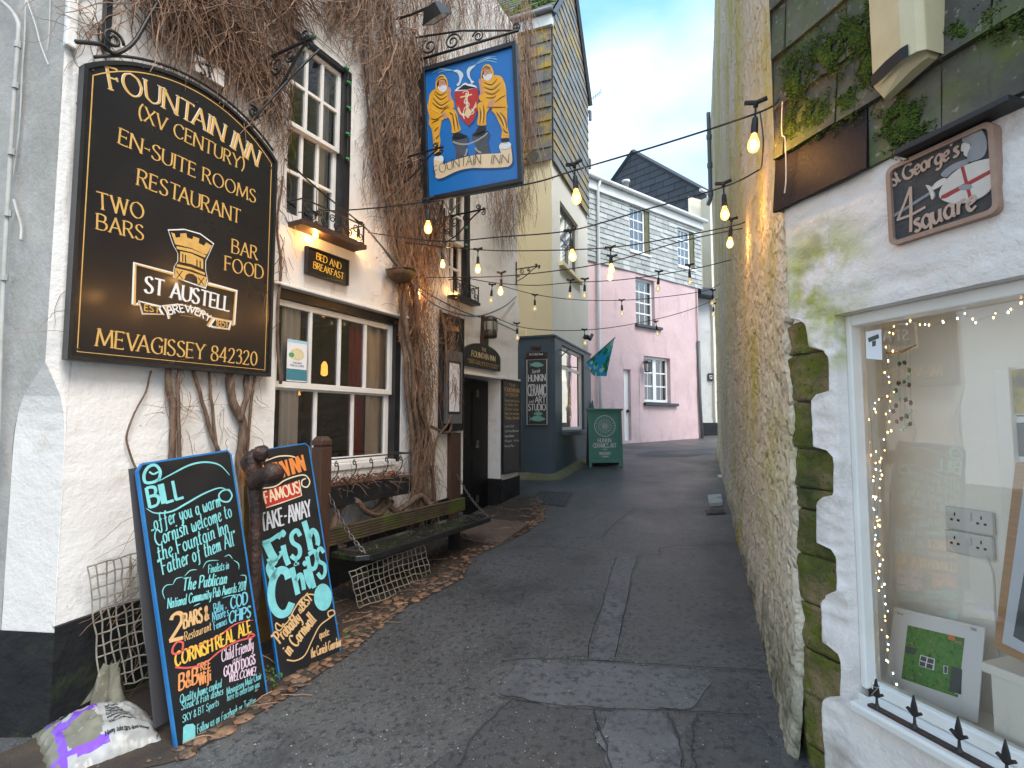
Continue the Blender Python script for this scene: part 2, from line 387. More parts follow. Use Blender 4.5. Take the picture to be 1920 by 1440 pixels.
M['rust'] = mat('rusty_iron', (0.055, 0.026, 0.018), (0.022, 0.014, 0.012), 14, 0.5, bump=0.8, bsc=30, bump2=0.5, bsc2=12, stains=[((0.13, 0.05, 0.022), 18, .58, .7)])
M['chain'] = mat('chain_steel', (0.22, 0.20, 0.19), (0.13, 0.09, 0.07), 25, 0.4, metal=0.8)
M['greypipe'] = mat('pipe_grey', (0.12, 0.12, 0.125), None, rough=0.45)
M['pipe_white'] = mat('pipe_white', (0.66, 0.65, 0.63), (0.52, 0.50, 0.47), 6, 0.5)
M['pipe_dull'] = mat('pipe_dull', (0.46, 0.45, 0.42), (0.34, 0.33, 0.30), 6, 0.6)
M['frame_white'] = mat('window_white', (0.76, 0.74, 0.70), (0.70, 0.67, 0.62), 5, 0.4, bump=0.1, bsc=40, stains=[((0.35, 0.31, 0.25), 18, .70, .78)])
M['upvc'] = mat('upvc', (0.78, 0.79, 0.79), None, rough=0.3)
M['glass'] = glassmat('glass', (0.95, 0.96, 0.96), 3.2)
M['glass_shop'] = glassmat('glass_shop', (0.97, 0.98, 0.97), 2.4)
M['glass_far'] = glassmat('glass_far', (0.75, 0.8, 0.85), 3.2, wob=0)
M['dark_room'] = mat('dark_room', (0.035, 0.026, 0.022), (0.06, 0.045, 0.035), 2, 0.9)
M['room_sky_tint'] = mat('room_sky_tint', (0.16, 0.22, 0.30), (0.10, 0.14, 0.19), 1.5, 0.9)  # blue of sky reflected in far panes, painted onto the room behind
M['curtain_red'] = mat('curtain_red', (0.36, 0.03, 0.06), (0.28, 0.02, 0.045), 8, 0.9)
M['curtain_cream'] = mat('curtain_cream', (0.86, 0.83, 0.78), (0.78, 0.75, 0.70), 6, 0.9)
M['lampglow'] = emit('lampglow', (1.0, 0.36, 0.06), 1.0)
M['vine'] = mat('vine_twig', (0.26, 0.155, 0.098), (0.13, 0.075, 0.048), 9, 0.85, island=0.5, bump=0.4, bsc=90)
M['vine_bark'] = mat('vine_bark', (0.19, 0.125, 0.085), (0.085, 0.052, 0.036), 8, 0.9, bump=0.9, bsc=45, stretch=(6, 6, 1.2), island=0.25, stains=[((0.10, 0.12, 0.03), 5, .60, .75)])
M['leaf_dead'] = mat('leaf_dead', (0.22, 0.08, 0.026), (0.10, 0.04, 0.017), 9, 0.8, island=0.5)
M['bench_wood'] = mat('bench_green', (0.022, 0.026, 0.018), (0.012, 0.014, 0.011), 5, 0.16, rough2=0.34, bump=0.15, bsc=40, coat=0.5, stains=[((0.05, 0.075, 0.012), 3.5, .56, .72)], stretch=(1, 1, 6))
M['bench_back'] = mat('bench_back', (0.10, 0.070, 0.040), (0.055, 0.042, 0.026), 6, 0.5, bump=0.5, bsc=40, stains=[((0.085, 0.11, 0.015), 2.6, .54, .70)])
M['post_brown'] = mat('post_brown', (0.085, 0.042, 0.026), (0.055, 0.028, 0.019), 5, 0.55, bump=0.3, bsc=30, stretch=(14, 14, 1.5), stains=[((0.13, 0.08, 0.055), 12, .66, .75)])
M['net'] = mat('rope_net', (0.34, 0.31, 0.25), (0.20, 0.17, 0.12), 12, 0.9, bump=0.5, bsc=200)
M['blueedge'] = mat('blue_edge', (0.02, 0.19, 0.46), (0.015, 0.14, 0.36), 9, 0.45, stains=[((0.05, 0.05, 0.05), 30, .66, .7), ((.3, .25, .2), 45, .70, .74)])
M['chalkblack'] = mat('board_black', (0.010, 0.010, 0.011), (0.017, 0.017, 0.018), 4, 0.30, rough2=0.42, coat=0.15, stains=[((0.10, 0.095, 0.09), 55, .70, .74)])
M['cyan'] = mat('paint_cyan', (0.22, 0.60, 0.60), (0.17, 0.50, 0.51), 18, 0.5, stains=[((0.03, 0.05, 0.05), 60, .68, .72)])
M['cyanblue'] = mat('paint_cyanblue', (0.16, 0.48, 0.58), None, rough=0.5)
M['tan'] = mat('paint_tan', (0.70, 0.44, 0.20), (0.62, 0.37, 0.16), 15, 0.5)
M['cream'] = mat('paint_cream', (0.74, 0.60, 0.40), None, rough=0.5)
M['orange'] = mat('paint_orange', (0.72, 0.22, 0.045), None, rough=0.5)
M['orange2'] = mat('paint_orange2', (0.72, 0.28, 0.10), None, rough=0.5)
M['yellow'] = mat('paint_yellow', (0.76, 0.46, 0.06), None, rough=0.5)
M['red'] = mat('paint_red', (0.50, 0.03, 0.025), (0.42, 0.025, 0.02), 12, 0.45)
M['coral'] = mat('paint_coral', (0.62, 0.10, 0.09), None, rough=0.5)
M['pinkpaint'] = mat('paint_pink', (0.66, 0.50, 0.58), None, rough=0.5)
M['palewhite'] = mat('paint_palewhite', (0.62, 0.62, 0.63), (0.5, 0.5, 0.52), 30, 0.55)
M['woodply'] = mat('ply_edge', (0.34, 0.20, 0.06), (0.24, 0.14, 0.05), 7, 0.6, bump=.2, bsc=50)
# hanging sign
M['hs_blue'] = mat('sign_blue', (0.010, 0.135, 0.42), (0.012, 0.16, 0.47), 2, 0.35, coat=0.1)
M['hs_yel'] = mat('oilskin_yellow', (0.80, 0.39, 0.018), (0.74, 0.34, 0.015), 10, 0.4)
M['hs_dark'] = mat('oilskin_fold', (0.12, 0.035, 0.006), None, rough=0.4)
M['hs_hi'] = mat('oilskin_light', (0.82, 0.56, 0.14), None, rough=0.4)
M['hs_skin'] = mat('painted_skin', (0.56, 0.27, 0.16), None, rough=0.4)
M['hs_beard'] = mat('painted_beard', (0.66, 0.66, 0.66), None, rough=0.4)
M['hs_grey'] = mat('painted_stone', (0.085, 0.09, 0.10), (0.06, 0.063, 0.07), 9, 0.4)
M['hs_boot'] = mat('painted_boot', (0.012, 0.012, 0.016), None, rough=0.35)
M['hs_shadow'] = mat('painted_darkblue', (0.006, 0.06, 0.21), None, rough=0.35)
M['hs_scroll'] = mat('painted_scroll', (0.78, 0.60, 0.38), None, rough=0.4)
M['hs_ink'] = mat('painted_ink', (0.02, 0.015, 0.012), None, rough=0.4)
M['hs_silver'] = mat('painted_fish', (0.56, 0.66, 0.70), None, rough=0.4)
M['hs_water'] = mat('painted_water', (0.30, 0.55, 0.72), None, rough=0.4)
# studio
M['cream_wall'] = mat('cream_render', (0.82, 0.71, 0.47), (0.76, 0.65, 0.41), 1.0, 0.85, bump=0.2, bsc=40, stains=[((0.45, 0.40, 0.25), (5, 5, .6), .62, .85)])
M['offwhite_wall'] = mat('offwhite_render', (0.76, 0.74, 0.68), (0.70, 0.68, 0.61), 1.0, 0.85, bump=0.2, bsc=40, stains=[((0.5, 0.46, 0.33), (5, 5, .6), .64, .85)])
M['teal'] = mat('shopfront_teal', (0.070, 0.100, 0.125), (0.061, 0.088, 0.112), 1.5, 0.5, bump=0.15, bsc=30, stains=[((0.10, 0.115, 0.12), (6, 6, .8), .66, .85)])
M['kerb_moss'] = mat('mossy_concrete', (0.17, 0.155, 0.10), (0.11, 0.115, 0.05), 4, 0.9, bump=0.6, bsc=40)
M['slate_lichen'] = mat('slate_lichen', (0.155, 0.15, 0.14), (0.11, 0.11, 0.11), 3, 0.65, island=0.3, bump=0.3, bsc=50,
    stains=[((0.36, 0.235, 0.035), 2.6, .47, .60), ((0.20, 0.17, 0.06), 7, .55, .68), ((0.06, 0.06, 0.05), 1.4, .6, .75)])
M['slate_side'] = mat('slate_side', (0.185, 0.185, 0.185), (0.13, 0.13, 0.13), 2, 0.5, island=0.25, bump=0.2, bsc=40, stains=[((0.34, 0.23, 0.055), 2.0, .46, .62), ((0.21, 0.165, 0.06), 6, .52, .66)])
M['slate_pale'] = mat('slate_pale', (0.44, 0.455, 0.435), (0.34, 0.355, 0.34), 2.2, 0.6, island=0.22, bump=0.25, bsc=40, stains=[((0.18, 0.20, 0.18), 5, .60, .75), ((.5, .5, .45), 9, .62, .7)])
M['slate_dark'] = mat('slate_dark', (0.050, 0.055, 0.064), (0.038, 0.042, 0.050), 1.5, 0.5, island=0.2, stains=[((0.3, 0.3, 0.3), (9, 9, 2), .74, .78)])
M['roof_slate'] = mat('roof_slate', (0.12, 0.12, 0.12), (0.08, 0.08, 0.08), 2, 0.6, island=0.3, stains=[((0.10, 0.15, 0.02), 2.2, .42, .58)])
M['moss'] = mat('moss', (0.075, 0.12, 0.010), (0.04, 0.072, 0.010), 30, 0.95, island=0.6, bump=0.8, bsc=150)
M['pink'] = mat('pink_render', (0.64, 0.475, 0.475), (0.58, 0.425, 0.43), 1.2, 0.85, bump=0.3, bsc=25, bump2=0.35, bsc2=4, stains=[((0.40, 0.27, 0.28), (2.5, 2.5, .7), .58, .82), ((0.34, 0.25, 0.23), 2.0, .5, .8, 0.9, 2.0)])
M['cream_far'] = mat('cream_far', (0.70, 0.66, 0.54), (0.62, 0.58, 0.47), 1.5, 0.85, bump=0.2, bsc=30)
M['greywhite_far'] = mat('greywhite_far', (0.52, 0.52, 0.50), (0.42, 0.42, 0.40), 1.5, 0.85, bump=0.4, bsc=12, stains=[((0.25, 0.30, 0.2), 3, .6, .75)])
M['fascia'] = mat('fascia_white', (0.70, 0.70, 0.68), (0.6, 0.6, 0.58), 3, 0.5)
M['greenboard'] = mat('board_green', (0.085, 0.24, 0.19), (0.075, 0.21, 0.165), 5, 0.5, stains=[((0.16, 0.09, 0.04), 25, .70, .76)])
M['boardcharcoal'] = mat('board_charcoal', (0.055, 0.052, 0.055), None, rough=0.6)
M['fishgreen'] = mat('fish_green', (0.22, 0.47, 0.38), (0.15, 0.36, 0.3), 30, 0.5)
M['chalkwhite'] = mat('chalk_white', (0.66, 0.66, 0.65), None, rough=0.7)
M['oldwood'] = mat('old_wood', (0.10, 0.055, 0.03), (0.06, 0.032, 0.02), 12, 0.7)
M['flag1'] = mat('flag_blue', (0.02, 0.45, 0.80), (0.02, 0.36, 0.72), 12, 0.6, transl=.5)
M['flag2'] = mat('flag_green', (0.015, 0.26, 0.09), None, rough=0.6, transl=.5)
M['flag3'] = mat('flag_pale', (0.5, 0.82, 0.84), None, rough=0.6, transl=.5)
M['flag4'] = mat('flag_mint', (0.16, 0.66, 0.56), None, rough=0.6, transl=.5)
# right-hand building
M['renderA'] = mat('rough_render', (0.72, 0.64, 0.50), (0.62, 0.53, 0.39), 1.6, 0.75, bump=0.5, bsc=70, bump2=0.4, bsc2=15, flick=.034,
    stains=[((0.62, 0.60, 0.60), (1.5, .5, .35), .46, .62, 7.0, 2.4), ((0.50, 0.44, 0.08), (1.6, .55, .4), .46, .62, 5.5, 1.6), ((0.54, 0.48, 0.17), (2.2, .9, .8), .50, .66),
            ((0.27, 0.23, 0.16), 1.3, .62, .85), ((0.05, 0.06, 0.025), 3, .32, .55, 0.12, 0.62)])
M['renderB'] = mat('white_render', (0.79, 0.725, 0.675), (0.71, 0.645, 0.60), 1.5, 0.8, bump=0.35, bsc=60, bump2=0.4, bsc2=14,
    stains=[((0.40, 0.41, 0.10), 5.0, .38, .56, Vector(RBM[0]), RBM[1]), ((0.40, 0.41, 0.12), 7.0, .44, .60, Vector(RBM[2]), RBM[3]), ((0.30, 0.27, 0.22), 2.6, .62, .82), ((0.30, 0.25, 0.19), 3.0, .40, .62, 0.15, 0.75)])
M['renderBmoss'] = mat('white_render_algae', (0.70, 0.67, 0.61), (0.62, 0.59, 0.52), 1.5, 0.8, bump=0.35, bsc=60, bump2=0.3, bsc2=14,
    stains=[((0.40, 0.42, 0.12), 5.0, .42, .60), ((0.30, 0.27, 0.22), 2.6, .62, .82)])
M['quoin'] = mat('quoin_stone', (0.25, 0.175, 0.085), (0.16, 0.12, 0.06), 5, 0.85, bump=1.0, bsc=55, bump2=0.5, bsc2=12,
    stains=[((0.11, 0.12, 0.012), 9.0, .40, .58), ((0.30, 0.25, 0.17), 30, .62, .72), ((0.05, 0.04, 0.02), 45, .58, .68), ((0.24, 0.22, 0.17), 16, .70, .76), ((0.05, 0.06, 0.015), 2.5, .52, .7)], island=0.15)
M['slate_big'] = mat('slate_mossy', (0.115, 0.104, 0.078), (0.070, 0.064, 0.050), 4, 0.7, island=0.35, bump=0.5, bsc=60,
    stains=[((0.085, 0.105, 0.02), 3.4, .48, .66), ((0.26, 0.24, 0.19), 34, .60, .70), ((0.035, 0.034, 0.034), 2.6, .55, .72), ((0.03, 0.03, 0.028), (26, 26, 3), .62, .74)])
M['alarm'] = mat('alarm_cream', (0.62, 0.53, 0.33), (0.56, 0.47, 0.28), 9, 0.4, stains=[((0.25, 0.16, 0.08), 35, .72, .78)])
M['alarm_dark'] = mat('alarm_dark', (0.010, 0.010, 0.012), None, rough=0.6)
M['carved'] = mat('carved_face', (0.060, 0.056, 0.055), (0.04, 0.038, 0.038), 20, 0.7, bump=.4, bsc=70)
M['carved_edge'] = mat('carved_edge', (0.36, 0.235, 0.175), (0.30, 0.19, 0.14), 14, 0.7, bump=.4, bsc=60)
M['carved_letter'] = mat('carved_letter', (0.44, 0.30, 0.235), None, rough=0.6)
M['carved_grey'] = mat('carved_grey', (0.27, 0.27, 0.28), (0.2, 0.2, 0.21), 20, 0.6, bump=.3, bsc=50)
M['carved_white'] = mat('carved_white', (0.58, 0.52, 0.47), (0.5, .45, .4), 14, 0.6, bump=.3, bsc=60)
M['carved_red'] = mat('carved_red', (0.30, 0.03, 0.03), None, rough=0.6)
M['lead'] = mat('lead_black', (0.02, 0.02, 0.022), None, rough=0.5)
M['interior_white'] = mat('interior_white', (0.90, 0.86, 0.78), (0.86, 0.82, 0.74), 2, 0.7, bump=.2, bsc=30)
M['socket'] = mat('socket_plate', (0.62, 0.61, 0.58), None, rough=0.35)
M['black'] = mat('plain_black', (0.012, 0.012, 0.012), None, rough=0.5)
M['oak'] = mat('oak_frame', (0.50, 0.28, 0.13), (0.42, 0.23, 0.10), 5, 0.5, stretch=(3, 3, 20))
M['mount'] = mat('mount_white', (0.78, 0.78, 0.80), None, rough=0.6)
M['paper'] = mat('print_paper', (0.60, 0.63, 0.70), None, rough=0.5)
M['art_green'] = mat('art_green', (0.06, 0.22, 0.035), (0.13, 0.30, 0.05), 55, 0.6, stains=[((0.42, 0.22, 0.16), 45, .60, .68), ((.02, .07, .015), 60, .56, .7)])
M['art_grey'] = mat('art_grey', (0.08, 0.09, 0.09), None, rough=0.6)
M['art_yel'] = mat('art_yel', (0.55, 0.42, 0.05), (0.2, 0.16, 0.09), 12, 0.6)
# sack
M['sack'] = mat('sack_white', (0.40, 0.395, 0.39), (0.27, 0.26, 0.235), 5, 0.35, bump=.3, bsc=14, stains=[((0.15, 0.14, 0.10), 7, .55, .75)])
M['sack_clear'] = mat('sack_sand', (0.20, 0.185, 0.13), (0.13, 0.12, 0.085), 6, 0.3, bump=.35, bsc=14, stains=[((0.36, 0.34, 0.28), 14, .60, .72)])
M['purple'] = mat('sack_purple', (0.20, 0.07, 0.48), (0.16, 0.055, 0.40), 9, 0.35, bump=.2, bsc=14, stains=[((.4, .36, .45), 20, .68, .74)])
# lights
M['bulb_core'] = emit('bulb_core', (1.0, 0.50, 0.14), 400.0)
def bulbglass(name, em, es, k):
    m = glassmat(name, (1, 0.97, 0.9), 1.2); t = m.node_tree; N = t.nodes
    out = [n for n in N if n.type == 'OUTPUT_MATERIAL'][0]; src = out.inputs[0].links[0].from_socket
    e = N.new('ShaderNodeEmission'); e.inputs[0].default_value = col4(em); e.inputs[1].default_value = es
    mx = N.new('ShaderNodeMixShader'); mx.inputs[0].default_value = k
    t.links.new(src, mx.inputs[1]); t.links.new(e.outputs[0], mx.inputs[2]); t.links.new(mx.outputs[0], out.inputs[0]); return m
M['bulb_lit'] = bulbglass('bulb_lit', (1.0, 0.44, 0.08), 2.6, 0.42)
M['bulb_off_glow'] = bulbglass('bulb_off_glow', (1.0, 0.75, 0.48), 0.45, 0.16)  # faint glow put into the glass of bulbs that are not lit
M['fil'] = emit('filament_dim', (1.0, 0.55, 0.2), 1.6)  # weak emission added inside the unlit bulbs
M['fairy_warm'] = emit('fairy_warm', (1.0, 0.52, 0.14), 6.0)
M['fairy_cool'] = emit('fairy_cool', (0.72, 0.86, 1.0), 4.0)
M['greenbulb'] = mat('green_bulb', (0.005, 0.22, 0.03), None, rough=0.15, coat=0.5)
M['cable'] = mat('cable_black', (0.015, 0.015, 0.016), None, rough=0.5)
M['cable_blue'] = mat('cable_steel', (0.10, 0.11, 0.15), None, rough=0.45)
M['lampglass'] = mat('lamp_lens', (0.30, 0.29, 0.22), (0.2, 0.19, 0.15), 6, 0.12)
M['brass_dark'] = mat('lamp_copper', (0.07, 0.055, 0.045), (0.045, 0.04, 0.036), 6, 0.4, metal=0.3)
M['terracotta'] = mat('terracotta', (0.32, 0.13, 0.08), None, rough=0.8)
M['leafgreen'] = mat('weed_green', (0.05, 0.14, 0.02), (0.03, 0.09, 0.015), 20, 0.6)
M['chip'] = mat('debris', (0.40, 0.36, 0.30), (0.25, 0.2, 0.15), 30, 0.7, island=0.6)
M['sg_brown'] = mat('seaglass_brown', (0.12, 0.05, 0.02), None, rough=0.3)
M['sg_green'] = mat('seaglass_green', (0.05, 0.17, 0.05), None, rough=0.3)
M['sg_pale'] = mat('seaglass_pale', (0.45, 0.55, 0.46), None, rough=0.4)
# ---------------------------------------------------------------- a hand-made stroke alphabet (cap height 10)
G = {
'A':"0,0 4,10 8,0|1.5,3.6 6.5,3.6",'B':"0,0 0,10|~0,10 3,10 5.2,9.2 5.4,7.2 4.2,5.6 2.5,5.4 0,5.4|~0,5.4 3.4,5.4 6,4.4 6.3,2.3 4.8,.4 2.8,0 0,0",
'C':"~7.6,8 6.3,9.5 4.2,10 1.4,8.6 0,5 1.4,1.4 4.2,0 6.3,.5 7.6,2",'D':"0,0 0,10|~0,10 3,10 6.4,8.6 7.8,5 6.4,1.4 3,0 0,0",
'E':"0,0 0,10|0,10 5,10|0,5.3 4.2,5.3|0,0 5.3,0",'F':"0,0 0,10|0,10 5,10|0,5.3 4.2,5.3",
'G':"~7.6,8.2 6.3,9.6 4.2,10 1.4,8.6 0,5 1.4,1.4 4.2,0 6.3,.4 7.6,1.2|7.6,1.2 7.6,4.6|5.6,4.6 7.9,4.6",
'H':"0,0 0,10|7,0 7,10|0,5.3 7,5.3",'I':"0,0 0,10",'J':"~2.6,10 2.6,3 2.2,.8 0.6,-.6 -.6,-.4",'K':"0,0 0,10|0,4.6 5.6,10|1.8,6.2 6.4,0",
'L':"0,0 0,10|0,0 5,0",'M':"0,0 1,10|1,10 5,1 9,10|9,10 10,0",'N':"0,0 0,10|0,10 7.4,0|7.4,0 7.4,10",
'O':"~4.4,10 1.4,8.6 0,5 1.4,1.4 4.4,0 7.4,1.4 8.8,5 7.4,8.6 4.4,10",'P':"0,0 0,10|~0,10 3,10 5.4,9.2 5.8,7.3 4.6,5.3 2.8,4.8 0,4.8",
'Q':"~4.4,10 1.4,8.6 0,5 1.4,1.4 4.4,0 7.4,1.4 8.8,5 7.4,8.6 4.4,10|5,2 8.6,-1.4",'R':"0,0 0,10|~0,10 3,10 5.2,9.2 5.5,7.4 4.4,5.6 2.6,5.2 0,5.2|2.7,5.2 6.6,0",
'S':"~5.2,8.6 4,9.8 2.4,10 .7,9 .5,7.2 1.8,5.9 3.8,4.8 5.4,3.4 5.4,1.5 4.2,.2 2.4,0 .9,.5 0,1.8",'T':"3.6,0 3.6,10|0,10 7.2,10",
'U':"~0,10 0,4 .6,1.4 3.4,0 6.2,1.4 6.8,4 6.8,10",'V':"0,10 3.8,0 7.6,10",'W':"0,10 3,0 5.6,10|5.6,10 8.4,0 11.2,10",'X':"0,10 7,0|7,10 0,0",
'Y':"0,10 3.7,5 7.4,10|3.7,5 3.7,0",'Z':"0,10 6.4,10 0,0 6.6,0",
'0':"~3,10 .8,8.4 0,5 .8,1.6 3,0 5.2,1.6 6,5 5.2,8.4 3,10",'1':"~0,8.4 1.4,9.2 2,10|2,10 2,0",'2':"~.3,7.8 1,9.4 2.8,10 4.6,9.2 5,7.2 4,5 .2,0|.2,0 5.6,0",
'3':"~.4,8.6 1.8,10 3.8,9.8 4.8,8.2 4,6.2 2.2,5.4|~2.2,5.4 4.4,4.8 5.2,2.8 4.2,.6 2,0 .2,.8",'4':"4.4,0 4.4,10 0,3 6,3",'5':"4.8,10 1,10 .6,5.6|~.6,5.6 2.6,6.2 4.6,5.2 5,3 4,.8 2,0 .2,.8",
'6':"~4.8,9.6 2.4,8.4 .6,5.4 .3,2.6 1.4,.5 3,0 4.8,1 5.2,3.2 4.2,5.2 2.6,5.6 .6,4",'8':"~2.8,5.4 .8,6.4 .5,8.4 1.4,9.8 2.8,10 4.4,9.6 5.2,8.2 4.8,6.4 2.8,5.4 .6,4.2 0,2.2 1,.4 2.8,0 4.8,.5 5.7,2.2 5,4.2 2.8,5.4",
'7':"0,10 5.4,10 1.6,0",'9':"~5,6 3.4,4.6 1.4,4.8 .3,6.6 .6,8.8 2.4,10 4.2,9.6 5.2,7.4 4.8,4 3,1 1,0",
'a':"~4.2,5 2.6,6 .9,5 0,2.8 .8,.5 2.2,0 3.6,1 4.3,3|~4.6,6 4.2,2.4 4.6,.3 5.4,.2",'b':"~.9,10 .3,5 0,0|~.2,3.4 1.4,5.6 3,6 4.4,4.6 4.2,1.6 2.6,0 .8,.4 0,1.6",
'c':"~4,5 2.6,6 .8,5 0,2.8 .8,.6 2.2,0 4,1.2",'d':"~4.2,5 2.6,6 .9,5 0,2.8 .8,.5 2.2,0 3.6,1.2|~4.9,10.4 4.4,5 4.2,1.6 4.8,0",
'e':"~.2,2.8 2.2,3.2 3.8,4.2 3.4,5.7 2.2,6 .8,5 0,2.8 .8,.5 2.2,0 4,1.4",'f':"~4.2,9.6 3.2,10.4 2.2,9 1.8,5 1.2,-1.5 .3,-3 -.8,-2.6|0,5.4 3.6,5.8",
'g':"~4.2,5 2.6,6 .9,5 0,2.8 .8,.6 2.2,.2 3.6,1.2|~4.6,6 4.2,0 3.6,-2.6 2,-3.6 .2,-2.8",'h':"~1,10.4 .4,5 0,0|~.2,3 1.6,5.6 3.2,6 4,4.6 3.6,1.4 4.2,.1 5,.4",
'i':"~.6,6 .2,1.4 .8,0 1.4,.4|.8,8.4 .9,7.8",'j':"~1.6,6 1.2,-1 .4,-3 -.8,-2.8|1.8,8.4 1.9,7.8",'k':"~.9,10.4 .3,5 0,0|3.8,6 .4,2.8 4,0",'l':"~1,10.4 .4,5 .2,1 1,0 1.6,.4",
'm':"~.4,6 .2,3 0,0|~.2,3 1.6,5.6 2.8,5.6 2.8,0|~2.8,3 4.4,5.8 5.6,5.6 5.4,1.2 6.4,.2",'n':"~.4,6 .2,3 0,0|~.2,3 1.6,5.7 3.2,5.8 3.8,4 3.4,1 4.6,.2",
'o':"~2.2,6 .6,4.8 0,2.8 .7,.7 2.2,0 3.8,1 4.4,3.2 3.8,5.2 2.2,6",'p':"~.6,6 .2,1 -.4,-3.6|~.2,3.2 1.6,5.7 3.2,6 4.4,4.4 4,1.4 2.4,0 .4,1",
'q':"~4.2,5 2.6,6 .9,5 0,2.8 .8,.5 2.2,0 3.6,1.2|~4.6,6 4.2,0 3.8,-3.6",'r':"~.4,6 .2,3 0,0|~.2,3.2 1.4,5.5 2.6,6 3.4,5.4",'s':"~3.4,5.2 2.4,6 .9,5.6 .8,4.4 2.2,3.2 3.2,1.8 2.6,.3 1.2,0 0,.8",
't':"~1.6,9 .9,4 .8,1 1.8,0 2.8,.8|0,6 3.2,6.3",'u':"~.4,6 0,2.4 .8,.3 2.2,.3 3.6,2|~4.2,6 3.8,2 4.4,.1 5,.3",'v':"0,6 1.6,0 4,6",'w':"~.2,6 0,1.6 1,0 2.4,1 3,4.4|~3,4.4 3,1.2 4.2,0 5.6,1.6 6,6",
'x':"0,6 3.8,0|3.8,6 0,0",'y':"~.4,6 .2,3 1.2,1 2.6,1.2 3.6,3|~4.2,6 3.6,0 2.8,-2.6 1.4,-3.6 0,-3",'z':"0,6 3.8,6 0,0 4,0",
'.':"0,.1 .1,.8",',':"~.6,.8 .5,-.4 -.1,-1.6",'-':"0,4.6 3.2,4.6",'_':"0,.2 5,.2",'(':"~2,11 .4,8 0,5 .4,2 2,-1",')':"~0,11 1.6,8 2,5 1.6,2 0,-1",'!':"1,10 .5,3|.3,.9 .25,.2",
"'":"~.8,10.4 .6,9.2 .1,8.2",'"':"~.6,10.4 .4,9.4 0,8.6|~1.9,10.4 1.7,9.4 1.3,8.6",'&':"~5.6,3.6 4.2,.8 2,0 .3,1 .3,3 2,5 3.6,7 3.4,9.2 2,9.8 1,8.4 1.6,6.2 5.8,0",':':"0,.2 .1,.9|.3,4.6 .4,5.2",'/':"0,0 4,10",
}
def _parse():
    out = {}
    for ch, s in G.items():
        L_ = []
        for q in s.split('|'):
            sm = q.startswith('~'); q = q[1:] if sm else q
            pts = [tuple(float(x) for x in p.split(',')) for p in q.split()]
            if sm: pts = [(p.x, p.y) for p in cr([(a, b, 0) for a, b in pts], 4)]
            L_.append((sm, pts))
        xs = [p[0] for _, l in L_ for p in l]
        out[ch] = (L_, min(xs), max(xs))
    return out
GL = _parse()
